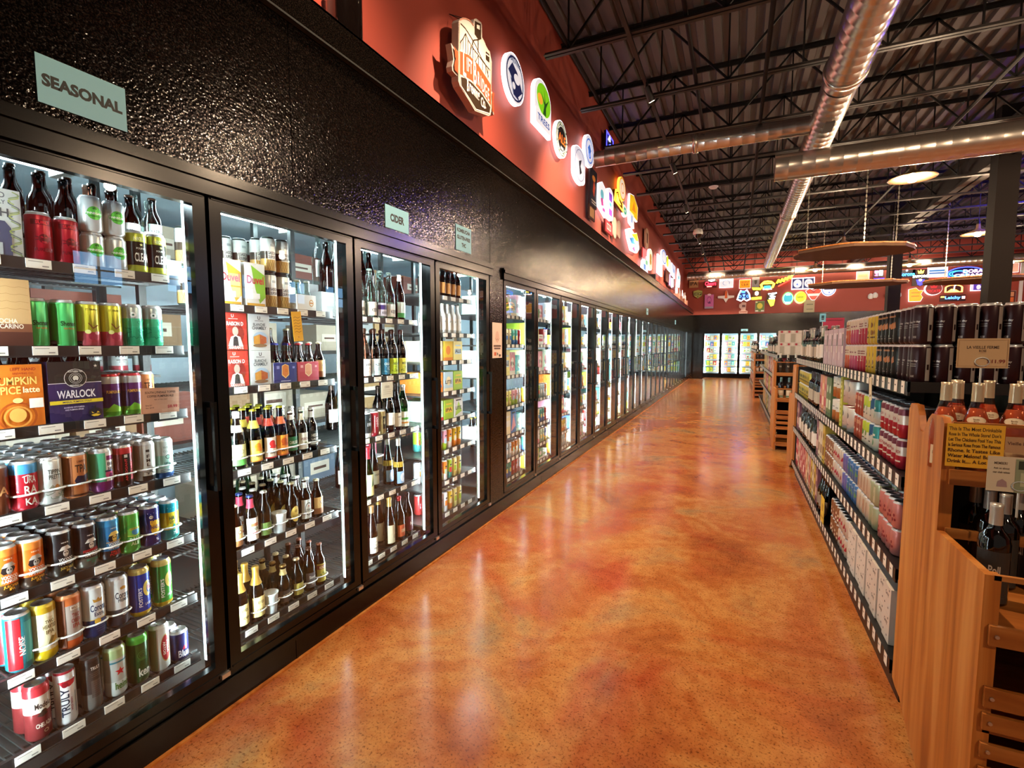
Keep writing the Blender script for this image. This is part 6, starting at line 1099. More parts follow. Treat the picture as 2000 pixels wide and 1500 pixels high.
# ================================================================== SIGNS
def sign(name, label, plane, box, shape, face, mat='backlit_sign', side='#e9e9ee', depth=.045, cat='sign', gap=.05, sidemat='sign_print', border=None):
    """plane 'L' = left red wall facing the aisle, 'F' = far red wall; box = left, right, top, bottom seen edges"""
    x0, x1, y0, y1 = box; ym, xm = (y0+y1)/2, (x0+x1)/2
    if plane == 'L':
        X = XR+gap+depth; a, _ = onX(x0, ym, X); b, _ = onX(x1, ym, X); _, t = onX(xm, y0, X); _, q = onX(xm, y1, X)
        loc = (X, (a+b)/2, (t+q)/2); A, B = abs(b-a)/2, (t-q)/2; fn = lambda u, v, w: (w, u, v)
    else:
        Y = YB-gap-depth; a, _ = onY(x0, ym, Y); b, _ = onY(x1, ym, Y); _, t = onY(xm, y0, Y); _, q = onY(xm, y1, Y)
        loc = ((a+b)/2, Y, (t+q)/2); A, B = abs(b-a)/2, (t-q)/2; fn = lambda u, v, w: (u, -w, v)
    if shape == 'o': P = [(A*cos(2*pi*i/28), B*sin(2*pi*i/28)) for i in range(28)]
    elif shape == 'r': P = [(-A, -B), (A, -B), (A, B), (-A, B)]
    elif shape == 'pill':
        P = [(A*cos(pi*i/12), B*.55+B*.45*sin(pi*i/12)) for i in range(13)]+[(A*cos(pi+pi*i/12), -B*.55+B*.45*sin(pi+pi*i/12)) for i in range(13)]
    elif shape == 'arch': P = [(-A, -B), (A, -B)]+[(A*cos(pi*i/14), B*.2+B*.8*sin(pi*i/14)) for i in range(15)]
    else: P = [(A*u, B*v) for u, v in shape]
    t = empty(name, loc, label, cat); m = MB(); m.prism(P, fn, -depth, 0, L(side)); 
    if plane == 'F': m.f = [f[::-1] for f in m.f]
    m2 = MB(); sc_ = []
    for it in face:
        k = it[0]
        if k == 't': sc_.append(('t', it[1], it[2]*A, it[3]*B, it[4]*B, it[5], {'w': it[6]*A*2} if len(it) > 6 else {}))
        elif k == 'r': sc_.append(('r', it[1]*A, it[2]*B, it[3]*A, it[4]*B, it[5]))
        elif k == 'o': sc_.append(('o', it[1]*A, it[2]*B, it[3]*A, it[4]*B, it[5]))
        elif k == 'ring': sc_.append(('ring', it[1]*A, it[2]*B, it[3]*A, it[4]*A, it[5], {'asp': B/A}))
        elif k == 'p': sc_.append(('p', [(u*A, v*B) for u, v in it[1]], it[2]))
        elif k == 'ln': sc_.append(('ln', [(u*A, v*B) for u, v in it[1]], it[2]*min(A, B), it[3]))
        elif k == 'fill': sc_.append(('p', [(u*.97, v*.97) for u, v in P], it[1]))
        elif k == 'edge':
            n = len(P)
            for i in range(n): j = (i+1) % n; sc_.append(('p', [P[i], P[j], (P[j][0]*it[2], P[j][1]*it[2]), (P[i][0]*it[2], P[i][1]*it[2])], it[1], {'ly': it[3] if len(it) > 3 else 1}))
    m2.art(sc_, lambda u, v, ly: fn(u, v, .0015*ly))
    put('sign_box', m, 'backlit_side' if mat == 'backlit_sign' else sidemat, t); put('sign_face', m2, mat, t)
    m = MB(); m.prism([(-.01, -.01), (.01, -.01), (.01, .01), (-.01, .01)], fn, -depth-gap, -depth); put('wall_mount', m, 'track_black', t)
    return t
S_ = sign
# --- large wooden-look bridge shield
def bridge():
    X = -2.12; q = lambda l: [onX(860+u/6.82, 20+v/6.82, X) for u, v in l]; bx, by, bz = X, 3.9, 3.7
    t = empty('brewery_shield_sign', (X, by, bz), 'tall white and rust bridge shield sign, nearest on the red wall', 'sign')
    r = lambda l: [(y-by, z-bz) for y, z in q(l)]; fn = lambda u, v, w: (w, u, v)
    body = r([(245, 150), (262, 115), (300, 100), (345, 103), (395, 130), (440, 190), (450, 118), (475, 108), (545, 162), (556, 200), (556, 360), (585, 410), (612, 480), (640, 530), (660, 548), (672, 620), (686, 690), (680, 1060), (684, 1290), (668, 1400), (640, 1408), (462, 1340), (380, 1200), (262, 1010), (240, 940), (240, 860)])
    rib = r([(160, 430), (200, 500), (245, 530), (245, 875), (180, 805), (170, 740), (190, 650), (180, 560)]); rib2 = r([(682, 1065), (730, 1105), (715, 1210), (728, 1395), (682, 1340)])
    m = MB(); m.prism(body, fn, -.065, 0, L('#aea79e')); m.prism(rib, fn, -.065, -.012, L('#aea79e')); m.prism(rib2, fn, -.065, -.012, L('#aea79e')); put('sign_board', m, 'sign_print', t)
    f = MB(); WT, RU, DK = '#cbc5bb', '#9a4324', '#2c2014'
    A = [('p', r([(180, 480), (240, 560), (240, 850), (190, 790), (186, 730), (204, 650)]), RU, {'ly': 0}), ('p', r([(690, 1085), (718, 1110), (703, 1210), (716, 1370), (690, 1340)]), RU, {'ly': 0}),
         ('p', r([(250, 540), (380, 600), (500, 720), (665, 980), (675, 1010), (672, 1270), (560, 1100), (420, 940), (330, 880), (255, 850)]), RU),
         ('p', r([(262, 885), (330, 905), (420, 965), (560, 1125), (665, 1290), (655, 1380), (468, 1320), (390, 1190), (272, 1010)]), DK),
         ('p', r([(458, 140), (538, 185), (543, 390), (500, 380), (455, 320)]), DK), ('p', r([(484, 190), (524, 205), (524, 262), (484, 240)]), WT),
         ('p', r([(604, 545), (650, 585), (652, 700), (606, 660)]), DK), ('p', r([(608, 575), (648, 610), (648, 625), (608, 592)]), WT)]
    ln = lambda l, w, c=DK: ('ln', r(l), w, c)
    A += [ln([(270, 180), (330, 240), (400, 350), (470, 470), (550, 650), (610, 740), (660, 800)], .010), ln([(255, 440), (300, 380), (335, 310), (370, 400), (430, 500), (440, 530)], .008), ln([(435, 400), (385, 600)], .007), ln([(505, 600), (460, 700)], .007), ln([(430, 500), (505, 600), (600, 730), (640, 890)], .008),
          ln([(270, 400), (270, 520)], .005), ln([(300, 380), (300, 550)], .005), ln([(335, 310), (335, 570)], .006), ln([(365, 400), (365, 590)], .005), ln([(400, 470), (400, 620)], .005), ln([(430, 400), (430, 650)], .006), ln([(460, 540), (460, 680)], .005), ln([(505, 600), (505, 730)], .006), ln([(560, 680), (560, 800)], .005), ln([(600, 730), (600, 860)], .005), ln([(630, 780), (630, 910)], .005), ln([(500, 390), (500, 560)], .012), ln([(440, 400), (520, 390)], .008),
          ln([(262, 130), (300, 112), (345, 116), (395, 145), (440, 205)], .008, '#a8705a'), ln([(252, 150), (252, 880)], .008, '#c9a08a'), ln([(672, 700), (672, 1280)], .008, '#c9a08a'), ln([(262, 885), (272, 1010), (390, 1190), (468, 1320), (655, 1380)], .009, WT)]
    uu = lambda a, b: r([(a, b)])[0]
    def ptxt(s, P, h, col):      # letters set one after another along a path
        for ch, (a, b), hh in zip(s, P, h):
            if ch != ' ': u, v = uu(a, b); A.append(('t', ch, u, v, hh, col, {'sx': .42 if hh > .09 else .6}))
    ptxt('LIFT', [(318, 720), (350, 720), (375, 735), (402, 760)], [.20, .11, .11, .11], WT)
    ptxt('BRIDGE', [(455, 840), (505, 915), (535, 960), (565, 1010), (600, 1070), (635, 1125)], [.19, .11, .11, .11, .11, .11], WT)
    ptxt('Brewing', [(360, 1000), (392, 1035), (415, 1062), (440, 1085), (462, 1110), (482, 1132), (505, 1160)], [.10, .065, .065, .065, .065, .065, .08], WT); ptxt('Co.', [(548, 1225), (575, 1262), (595, 1300)], [.085, .065, .02], WT)
    f.art(A, lambda u, v, ly: (.001+.00012*ly, u, v)); 
    put('sign_face', f, 'sign_print', t)
    m = MB(); p0 = r([(355, 60)])[0]; a, b = r([(330, 100)])[0], r([(450, 110)])[0]; m.tube([(-.05, a[0], a[1]), (-.17, p0[0], p0[1]+.05), (-.05, b[0], b[1])], .003, seg=5); put('hanging_wire', m, 'track_black', t)
bridge()
S_('lit_sign', 'round navy and white lit sign beside the bridge shield', 'L', (986, 1024, 106, 202), 'o', [('fill', '#e9edf8'), ('ring', 0, 0, .80, .88, '#1d2450'), ('p', [(-.7, .1), (-.3, .55), (.2, .35), (.75, -.25), (.3, -.6), (-.2, -.2)], '#1d2450'), ('o', .15, .05, .3, .2, '#e9edf8'), ('p', [(-.5, -.1), (-.1, -.2), (.4, -.75), (-.2, -.7)], '#1d2450'), ('t', 'BREWING', 0, .66, .2, '#1d2450', .5), ('o', -.2, -.35, .16, .14, '#e9edf8')])
S_('lit_sign', 'lit sign with a green tree over a white band', 'L', (1043, 1076, 157, 256), 'arch', [('fill', '#eef2fb'), ('o', .1, .25, .82, .62, '#7fd41c'), ('p', [(.0, -.3), (.15, .1), (-.3, .5), (.2, .2), (.1, .7), (.3, .2), (.7, .5), (.35, .05), (.35, -.3)], '#1a4a1a'), ('o', -.35, .15, .3, .2, '#f2b23a'), ('r', -.85, -.9, .9, -.35, '#eef2fb'), ('t', 'TREES', .05, -.6, .25, '#2a4a9a', .7)])
S_('lit_sign', 'round black and white sign with orange lettering', 'L', (1085, 1108, 236, 307), 'o', [('fill', '#f0f0ea'), ('ring', 0, 0, .72, .92, '#2a3a1c'), ('ring', 0, 0, .76, .88, '#dfe6c8'), ('o', 0, 0, .66, .66, '#1a1614'), ('t', 'ALE', 0, 0, .5, '#f2702a', .6), ('r', -.25, -.6, .25, -.45, '#d9d9cf')]+[('o', .8*cos(k*.7), .8*sin(k*.7), .07, .06, '#2a3a1c') for k in range(9)])
S_('lit_sign', 'white pill shaped lit sign with dark figure', 'L', (1121, 1143, 287, 359), 'pill', [('fill', '#eef0ff'), ('p', [(-.2, .2), (.3, .4), (.1, 0), (.35, -.3), (0, -.5), (-.1, -.1)], '#20202c'), ('ring', 0, 0, .8, .86, '#9a9ab0')])
S_('lit_sign', 'pale blue round lit sign above the white pill sign', 'L', (1142, 1160, 264, 326), 'o', [('fill', '#e6edff'), ('ring', 0, 0, .68, .78, '#5a86d9'), ('p', [(-.4, .1), (0, .45), (.35, .1), (.1, -.1), (.2, -.5), (-.1, -.2)], '#3f74cf'), ('ring', 0, -.2, .2, .28, '#3f74cf')])
S_('neon_sign', 'small deep blue neon sign near the duct end', 'L', (1184, 1198, 264, 301), 'r', [('edge', '#2a2ae0', .8), ('p', [(-.5, .3), (-.1, .95), (.1, .3)], '#c9c4ff'), ('ring', .2, -.4, .3, .5, '#3a4aff'), ('o', .3, -.1, .3, .15, '#f2b23a')], 'neon_tube', side='#101030')
S_('poster', 'dark framed poster with an orange figure on the red wall', 'L', (1152, 1166, 330, 404), 'r', [('fill', '#1a1836'), ('r', -.9, -.6, .9, .92, '#15132c'), ('o', 0, .5, .45, .16, '#c9843a'), ('p', [(-.3, -.2), (0, .45), (.4, .1), (.1, -.5)], '#c94a2a'), ('r', -.6, -.75, .6, -.68, '#d9cfc4'), ('r', -.6, -.88, .6, -.82, '#d9cfc4')], 'sign_print', side='#2a0f14', depth=.03, cat='poster')
S_('lit_sign', 'white mountain shaped lit sign with magenta marks', 'L', (1167, 1186, 355, 419), [(-1, -.6), (-.2, -.75), (.9, -1), (1, .2), (.6, .8), (-.1, 1), (-.9, .6)], [('fill', '#f2eefa'), ('o', -.1, .2, .35, .3, '#5fb0c4'), ('p', [(-.4, -.1), (.0, 0), (.2, -.4), (-.2, -.5)], '#b0308a'), ('r', .0, -.75, .5, -.55, '#b0308a')])
S_('plaque', 'small tan plaque under the dark poster', 'L', (1150, 1162, 402, 429), 'r', [('fill', '#3a1a14'), ('r', -.7, -.7, .7, .7, '#c99a6a')], 'sign_print', side='#3a1a14', depth=.02)
S_('lit_sign', 'white and violet pill shaped lit sign', 'L', (1186, 1198, 368, 431), 'pill', [('fill', '#efeaff'), ('r', -.5, .2, .5, .7, '#6a3ab0'), ('o', 0, .0, .35, .14, '#3aa8a0'), ('r', -.5, -.7, .5, -.3, '#8a3aa0')])
S_('lit_sign', 'yellow haloed round white lit sign', 'L', (1209, 1222, 346, 392), 'o', [('fill', '#fff4dc'), ('ring', 0, 0, .82, .98, '#f2a83a'), ('ring', 0, .05, .35, .45, '#d9802a')], side='#f2a83a')
S_('neon_sign', 'orange and yellow neon character shape under the round yellow sign', 'L', (1199, 1219, 372, 406), [(-1, -.8), (-.8, .6), (-.3, 1), (0, .2), (.8, .0), (1, -1)], [('edge', '#f28a1c', .75), ('p', [(-.7, -.6), (-.5, .4), (-.1, -.2), (.3, -.5)], '#f2c22a')], 'neon_tube', side='#7a4a10')
S_('lit_sign', 'small teal round lit sign', 'L', (1216, 1225, 401, 423), 'o', [('fill', '#dff5ee'), ('o', 0, 0, .6, .6, '#2fa88a'), ('s' if 0 else 'o', 0, 0, .25, .25, '#dff5ee')])
S_('lit_sign', 'bright yellow house shaped lit sign', 'L', (1229, 1246, 381, 425), [(-1, -.9), (.9, -1), (1, .4), (0, 1), (-.9, .7)], [('fill', '#ffd21c'), ('p', [(-.4, -.5), (0, .5), (.5, -.4)], '#f29a1c')])
S_('lit_sign', 'white leaning lit sign below the yellow one', 'L', (1228, 1239, 414, 441), [(-.6, -.8), (1, -1), (.8, 1), (-1, .9)], [('fill', '#f4f6ff'), ('r', -.2, -.5, .3, .5, '#8fb0e6')])
S_('neon_sign', 'red framed sign low on the red wall', 'L', (1182, 1196, 432, 456), 'r', [('fill', '#c9303a'), ('r', -.6, -.5, .6, .5, '#e6a0a0'), ('t', 'BEER', 0, 0, .6, '#a01f2a', .5)], 'sign_print', depth=.03, side='#5a1a1a')
for i, (a, b, c, d, lb) in enumerate(((1198, 1204, 424, 466, 'white upright board, nearer of two'), (1207, 1212, 431, 466, 'white upright board, farther of two'))): S_('upright_board', lb+' below the yellow signs', 'L', (a, b, c, d), 'pill', [('fill', '#c9b5a8')], 'sign_print', side='#c9b5a8', depth=.03)
S_('lit_sign', 'multicoloured bright lit emblem leaning off the red wall', 'L', (1224, 1249, 447, 492), [(-.8, -.2), (-.3, -1), (.6, -.8), (1, -.2), (.8, .5), (.5, 1), (.1, .7), (-.4, .9), (-1, .4)], [('fill', '#e6f7ff'), ('p', [(-.3, .4), (.5, .95), (.8, .4), (.4, .2)], '#b5e61c'), ('p', [(-.6, -.1), (0, .3), (.2, -.2), (-.3, -.4)], '#3a8ad9'), ('p', [(-.2, -.8), (.1, -.4), (.3, -.9)], '#d94a8a'), ('o', .4, -.2, .25, .2, '#6ad9c4')])
S_('surfboard', 'upright tan surfboard shaped board on the red wall', 'L', (1261, 1267, 446, 485), 'pill', [('fill', '#d9b5a0'), ('r', -.4, -.5, .4, .5, '#6a3a3a')], 'sign_print', side='#d9b5a0', depth=.04)
S_('neon_sign', 'red upright neon strip at the start of the far sign cluster', 'L', (1255, 1262, 486, 506), 'r', [('fill', '#ff2a2a')], 'neon_tube', side='#601010')
S_('lit_sign', 'tall white and blue lit sign in the far cluster', 'L', (1254, 1266, 498, 540), [(-1, -.6), (.9, -1), (1, .8), (.2, 1), (-.8, .3)], [('fill', '#eaf6ff'), ('r', -.5, -.4, .1, .1, '#4a8ad9'), ('r', .1, .2, .7, .6, '#7fd0a0'), ('r', -.1, -.7, .6, -.5, '#c9503a')])
S_('lit_sign', 'upright gold rimmed oval lit sign', 'L', (1267, 1274, 486, 528), 'pill', [('fill', '#fff2d9'), ('o', 0, .2, .5, .35, '#b58a3a'), ('o', 0, -.2, .5, .3, '#b58a3a')])
S_('lit_sign', 'tall white slab lit sign in the far cluster', 'L', (1285, 1294, 500, 537), 'r', [('fill', '#f6f8ff'), ('ln', [(-.2, -.9), (-.2, .9)], .1, '#b0b8d0')])
S_('lit_sign', 'blue edged oval lit sign high in the far cluster', 'L', (1292, 1302, 488, 516), 'o', [('fill', '#e9f0ff'), ('ring', 0, 0, .8, .95, '#3a6ad9')])
S_('lit_sign', 'yellow green round lit sign in the far cluster', 'L', (1301, 1306, 499, 522), 'o', [('fill', '#dff23a')])
S_('lit_sign', 'white oval lit sign in the far cluster', 'L', (1304, 1312, 507, 531), 'o', [('fill', '#f6f8ff')])
S_('wooden_plaque', 'dark upright wooden plaque in the far cluster', 'L', (1301, 1308, 528, 552), 'r', [('fill', '#3a1410')], 'sign_print', side='#3a1410', depth=.04)
S_('lit_sign', 'bluish rectangular lit sign near the wall corner', 'L', (1312, 1319, 517, 541), 'r', [('fill', '#cfe0ff'), ('r', -.5, -.3, .5, .3, '#8fb0e6')]); S_('lit_sign', 'last tall white lit sign before the far wall corner', 'L', (1322, 1329, 525, 560), [(-.7, -1), (.7, -1), (1, .4), (-.3, 1)], [('fill', '#eaf8ff'), ('o', 0, 0, .4, .2, '#5fc0d9')])
S_('neon_sign', 'pink and blue neon strips low in the far cluster', 'L', (1306, 1316, 538, 562), 'r', [('r', -.8, -.8, -.4, .9, '#ff5ab0'), ('r', -.1, -.9, .3, .6, '#8fc4ff'), ('r', .5, -.6, .8, .8, '#ffffff')], 'neon_tube', side='#301028')
for i in range(7):
    m = MB(); m.lathe([(.05, 0), (.05, .2), (.018, .27), (.018, .36)], 12); tag(put('display_bottle', m, 'plastic_white', loc=(-2.08+.03*(i % 2), 19.2+.55*i, 3.103+.3*(i % 2 == 0))), 'white display bottle standing at the far end of the ledge, %s from the camera' % ORD[i], 'bottle')
    if i % 2 == 0:
        m = MB(); m.box(-.12, .12, -.16, .16, 0, .3, L('#b9806a')); tag(put('display_crate', m, 'paper_print', loc=(-2.08, 19.2+.55*i, 3.1025)), 'pinkish crate on the far end of the ledge, %s from the camera' % ORD[i//2], 'crate')
# --- far wall
F = lambda n, lb, b, sh, fc, mat='backlit_sign', **k: S_(n, lb, 'F', b, sh, fc, mat, **k)
F('wooden_sign', 'tan square sign reading IPA, leftmost on the far wall', (1346, 1364, 546, 562), 'r', [('fill', '#b58a5f'), ('t', 'IPA', 0, 0, .9, '#2a1a10', .8)], 'sign_print', side='#8a6a48', depth=.04)
F('shield_sign', 'green shield sign reading HOP', (1354, 1372, 566, 583), [(-1, .7), (0, 1), (1, .7), (.9, -.4), (0, -1), (-.9, -.4)], [('fill', '#a8b05a'), ('r', -.8, -.25, .8, .35, '#26301a'), ('t', 'HOP', 0, .05, .42, '#c9d27a', .66), ('o', 0, -.6, .15, .12, '#3a4a1c')], 'sign_print', side='#3a3a1c', depth=.04)
F('neon_sign', 'red script neon sign under a small white lamp', (1376, 1400, 547, 562), 'r', [('t', "Cheers", 0, .1, 1.0, '#ff2030', .9), ('r', -.6, -.8, .2, -.55, '#ff5a50')], 'neon_tube', side='#5a1414', depth=.02)
F('dome_lamp', 'white glowing dome lamp at the left of the far wall', (1383, 1397, 541, 550), 'o', [('fill', '#ffffff')], 'neon_tube', cat='lamp')
F('pink_sign', 'pink upright can shaped panel on the far wall', (1376, 1394, 575, 603), 'r', [('fill', '#c96aa8'), ('ring', 0, .2, .4, .5, '#8a3a7a'), ('p', [(-.3, -.2), (.1, .1), (.4, -.3)], '#6a2a6a'), ('r', -.9, -.95, .9, -.7, '#9a9aa8'), ('o', 0, .95, .4, .15, '#e6c4dc')], 'sign_print', side='#5a2a4a', depth=.05)
F('lit_sign', 'white rounded lit panel with a blue ring', (1405, 1432, 544, 562), 'r', [('fill', '#f4f6fb'), ('ring', 0, .05, .45, .52, '#4a6aa8'), ('p', [(-.5, -.1), (.5, -.2), (.3, -.5)], '#f4f6fb')])
F('airplane_sign', 'white winged sign with an orange upright board', (1402, 1434, 567, 591), [(-1, -.25), (-.3, -.35), (0, -1), (.3, -.35), (1, -.2), (1, .1), (.3, .15), (.15, .9), (0, 1), (-.1, .8), (-.15, .15), (-1, .1)], [('fill', '#efe9e0'), ('p', [(-.15, -.3), (.18, -.3), (.15, .85), (0, .98), (-.12, .8)], '#e0662a')], 'sign_print', depth=.05)
F('lit_sign', 'orange lit sign with dark lettering', (1444, 1466, 546, 563), 'r', [('fill', '#ffab1c'), ('t', 'LEDENT', 0, .4, .4, '#a8380f', .8), ('t', 'S.B.R', 0, -.2, .5, '#8a2a0f', .65), ('r', -.9, -.8, .9, -.7, '#a8380f')], 'backlit_sign')
F('metal_sign', 'grey upright sign with a small shield', (1469, 1483, 541, 561), 'r', [('fill', '#a8a8a8'), ('p', [(-.4, .4), (.4, .4), (.35, -.2), (0, -.5), (-.35, -.2)], '#5a5a48')], 'sign_print', depth=.03)
F('neon_sign', 'white and blue winged neon sign', (1439, 1467, 565, 590), [(-1, -.6), (-.4, -.9), (0, -.6), (.4, -.9), (1, -.6), (.8, .3), (.4, 1), (0, .6), (-.5, .9), (-.8, .2)], [('edge', '#dfe8ff', .82), ('p', [(-.5, .8), (.2, .7), (.1, .4), (-.4, .5)], '#2a6aff'), ('ring', -.55, -.1, .14, .2, '#3a7aff'), ('ring', .55, -.1, .14, .2, '#3a7aff'), ('p', [(-.2, .2), (.2, .2), (0, -.2)], '#3a7aff'), ('r', -.2, -.5, .2, -.3, '#3a7aff')], 'neon_tube', side='#50587a')
F('stein_sign', 'white and pink beer stein figure standing on the far ledge', (1443, 1461, 590, 612), [(-.9, -1), (.9, -1), (.9, -.6), (.5, -.5), (.6, .9), (-.4, 1), (-.5, .8), (-.95, .6), (-.95, .1), (-.5, -.2), (-.5, -.5), (-.9, -.6)], [('fill', '#d9b5a8'), ('r', -.3, .1, .4, .5, '#6a3a3a'), ('r', -.8, -.85, .8, -.65, '#8a4a3a')], 'sign_print', side='#c9a598', depth=.1, gap=.01)
F('neon_sign', 'yellow banner neon with white centre', (1467, 1489, 560, 586), [(-1, 1), (1, .9), (.6, .2), (1, -.9), (-1, -1), (-.6, .1)], [('p', [(-.9, .9), (.9, .8), (.7, .5), (-.7, .55)], '#ffb01c'), ('o', 0, .0, .42, .4, '#3a1408'), ('o', 0, .0, .32, .3, '#fff0e0'), ('p', [(-.9, -.6), (.9, -.5), (.85, -.9), (-.85, -.95)], '#ffb01c')], 'neon_tube', side='#5a3a10')
F('neon_sign', 'yellow arched neon with cyan centre', (1484, 1514, 548, 567), [(-1, .2), (-.5, .9), (0, 1), (.5, .9), (1, .3), (.8, -.5), (0, -1), (-.8, -.5)], [('edge', '#ffd22a', .7), ('r', -.6, .3, .6, .5, '#ffd22a'), ('p', [(-.4, -.1), (.4, -.1), (.5, -.7), (-.5, -.7)], '#1fd0e6'), ('r', -.6, -.85, .6, -.75, '#e6f0ff')], 'neon_tube', side='#6a5a20')
F('metal_sign', 'square green and yellow sign', (1475, 1493, 588, 609), 'r', [('fill', '#5a7a2a'), ('o', 0, .1, .6, .55, '#d9d23a'), ('r', -.9, -.9, -.3, -.7, '#e6e6dc'), ('r', .3, -.9, .9, -.7, '#e6e6dc'), ('r', -.9, .7, -.5, .9, '#e6e6a8')], 'sign_print', depth=.03)
F('neon_sign', 'slanted yellow script neon with a red underline', (1516, 1549, 537, 560), [(-1, -.6), (-.7, -.9), (1, .6), (1, 1), (-.9, .2)], [('ln', [(-.9, -.3), (-.7, .2), (-.5, -.2), (-.3, .3), (-.1, -.05), (.1, .45), (.3, .2), (.5, .7), (.7, .4), (.9, .95)], .28, '#fff01c'), ('ln', [(-.7, -.85), (.6, .1)], .18, '#ff2a1c')], 'neon_tube', side='#3a1010', depth=.02)
F('lit_sign', 'white lit sign with two round emblems', (1546, 1591, 542, 565), 'r', [('fill', '#eef2ff'), ('r', -.92, -.8, -.06, .8, '#23306a'), ('r', .06, -.8, .92, .8, '#23306a'), ('o', -.48, 0, .36, .7, '#eef2ff'), ('o', .48, 0, .36, .7, '#eef2ff'), ('p', [(-.6, -.2), (-.5, .1), (-.4, -.3)], '#4a7ad9'), ('ring', .48, 0, .18, .24, '#8a94b0')])
F('neon_sign', 'round cyan neon with green rim', (1528, 1550, 570, 595), 'o', [('edge', '#3aff5a', .86), ('o', 0, 0, .8, .8, '#28c8e0'), ('r', -.4, .4, .4, .7, '#e6f4ff'), ('r', -.5, -.9, .5, -.55, '#e6f0ff')], 'backlit_sign')
F('neon_sign', 'round yellow green neon', (1551, 1575, 569, 593), 'o', [('edge', '#c4ff3a', .86), ('o', 0, 0, .84, .84, '#e0e82a'), ('t', 'Lemon', 0, .1, .4, '#8a9a1c', .5)], 'backlit_sign')
F('neon_sign', 'white and yellow script neon', (1496, 1518, 571, 599), [(-.8, .9), (1, 1), (.6, .1), (.6, -.8), (0, -1), (-.9, -.4)], [('ln', [(-.6, .8), (.8, .9), (-.3, .5), (.6, .4), (-.4, .15), (.5, .1)], .18, '#dfe8ff'), ('p', [(-.7, -.05), (.6, 0), (.4, -.8), (-.1, -.95), (-.4, -.5)], '#ffe01c')], 'neon_tube', side='#403010')
F('heart_sign', 'red heart lit sign with a white banner', (1573, 1605, 563, 586), [(-1, .6), (-.5, 1), (0, .6), (.5, 1), (1, .6), (.6, -.3), (.2, -1), (-.2, -1), (-.6, -.3)], [('fill', '#e0503a'), ('p', [(-.8, .1), (.8, .1), (.65, -.3), (-.65, -.3)], '#ffe6dc'), ('p', [(-.5, .9), (0, .5), (.5, .9), (0, .2)], '#b02a2a')])
F('lit_sign', 'round white and blue lit sign behind the hanging panel', (1604, 1633, 551, 578), 'o', [('fill', '#e9f0ff'), ('ring', 0, 0, .8, .9, '#5a86d9'), ('r', -.6, -.1, .6, .15, '#3a4a7a'), ('o', .1, -.5, .1, .1, '#3a6ad9')])
F('wooden_sign', 'pale green tag shaped sign under the heart', (1570, 1591, 585, 611), [(-.8, 1), (1, .9), (1, -1), (-1, -1), (-1, .6)], [('fill', '#a8a07a'), ('r', -.5, .2, .7, .35, '#5a5a3a'), ('r', -.5, -.5, .7, -.4, '#5a5a3a')], 'sign_print', side='#8a8260', depth=.03)
F('lit_sign', 'small cream lit panel between the heart and the far pillar', (1673, 1698, 530, 547), 'r', [('fill', '#ffdcae'), ('r', -.7, -.3, .7, .3, '#ffc98a')])
F('neon_sign', 'magenta and white neon beside the far pillar', (1706, 1726, 524, 541), 'r', [('o', -.4, .2, .4, .5, '#ff4a8a'), ('p', [(-.8, -.7), (-.2, -.2), (-.1, -.8)], '#ff4a8a'), ('r', .1, -.7, .8, .8, '#eef2ff')], 'neon_tube', side='#301030', depth=.02)
F('neon_sign', 'small blue neon under the magenta one', (1706, 1727, 543, 556), 'r', [('fill', '#1414b8'), ('t', 'Ho', 0, 0, 1.0, '#7fd0ff', .6)], 'neon_tube', side='#101040', depth=.03)
F('lit_sign', 'white round lit sign right of the far pillar', (1735, 1754, 522, 541), 'o', [('fill', '#f2f6ff'), ('ring', 0, .1, .3, .38, '#7a94b0')])
F('neon_sign', 'blue script neon reading Corona', (1754, 1788, 527, 542), 'r', [('t', 'Corona', 0, -.1, 1.0, '#2a8aff', .95), ('o', .0, .8, .12, .2, '#c4d4ff')], 'neon_tube', side='#101030', depth=.02)
F('neon_sign', 'neon reading SAPPORO with a gold crown and blue smile', (1782, 1814, 526, 558), 'r', [('p', [(-.3, .5), (.3, .5), (.4, .9), (.15, .7), (0, 1), (-.15, .7), (-.4, .9)], '#ffd23a'), ('t', 'SAPPORO', 0, .15, .3, '#f2f4ff', .95), ('p', [(-.5, -.25), (.5, -.25), (.3, -.85), (0, -1), (-.3, -.85)], '#2020e0'), ('o', 0, -.3, .2, .14, '#ffc4a0')], 'neon_tube', side='#301018', depth=.02)
F('lit_sign', 'white lit box with blue stripes', (1812, 1851, 521, 541), 'r', [('fill', '#e9f0ff'), ('r', -.85, .1, .85, .4, '#2f7fd0'), ('r', -.85, -.35, .85, -.1, '#2f6fc4')])
F('neon_sign', 'wide blue oval neon behind the brown pillar', (1848, 1925, 521, 547), 'o', [('edge', '#2a3aff', .9), ('ring', -.4, 0, .42, .48, '#28b8ff'), ('ring', -.35, 0, .34, .39, '#2a70ff'), ('t', 'DORA', .35, .3, .5, '#ffb8e0', .5), ('t', 'CREAM', .1, -.3, .45, '#ffd0e6', .7)], 'neon_tube', side='#101040', depth=.03)
F('neon_sign', 'round red neon reading TECATE', (1805, 1841, 551, 577), 'o', [('edge', '#fff0f0', .92), ('o', 0, 0, .9, .9, '#7a1820'), ('p', [(-.4, .55), (-.2, .3), (0, .7), (.2, .3), (.4, .55), (.3, .1), (-.3, .1)], '#e01428'), ('t', 'TECATE', 0, -.35, .38, '#ff1c30', .74)], 'backlit_sign')
F('neon_sign', 'bright yellow ragged neon sign', (1774, 1803, 562, 589), [(-1, .8), (0, 1), (.4, .6), (1, .6), (.7, 0), (1, -.4), (.7, -1), (-.9, -1)], [('fill', '#ffb81c'), ('r', -.6, .2, .5, .35, '#ff8a1c'), ('r', -.6, -.3, .5, -.15, '#ff8a1c')], 'backlit_sign')
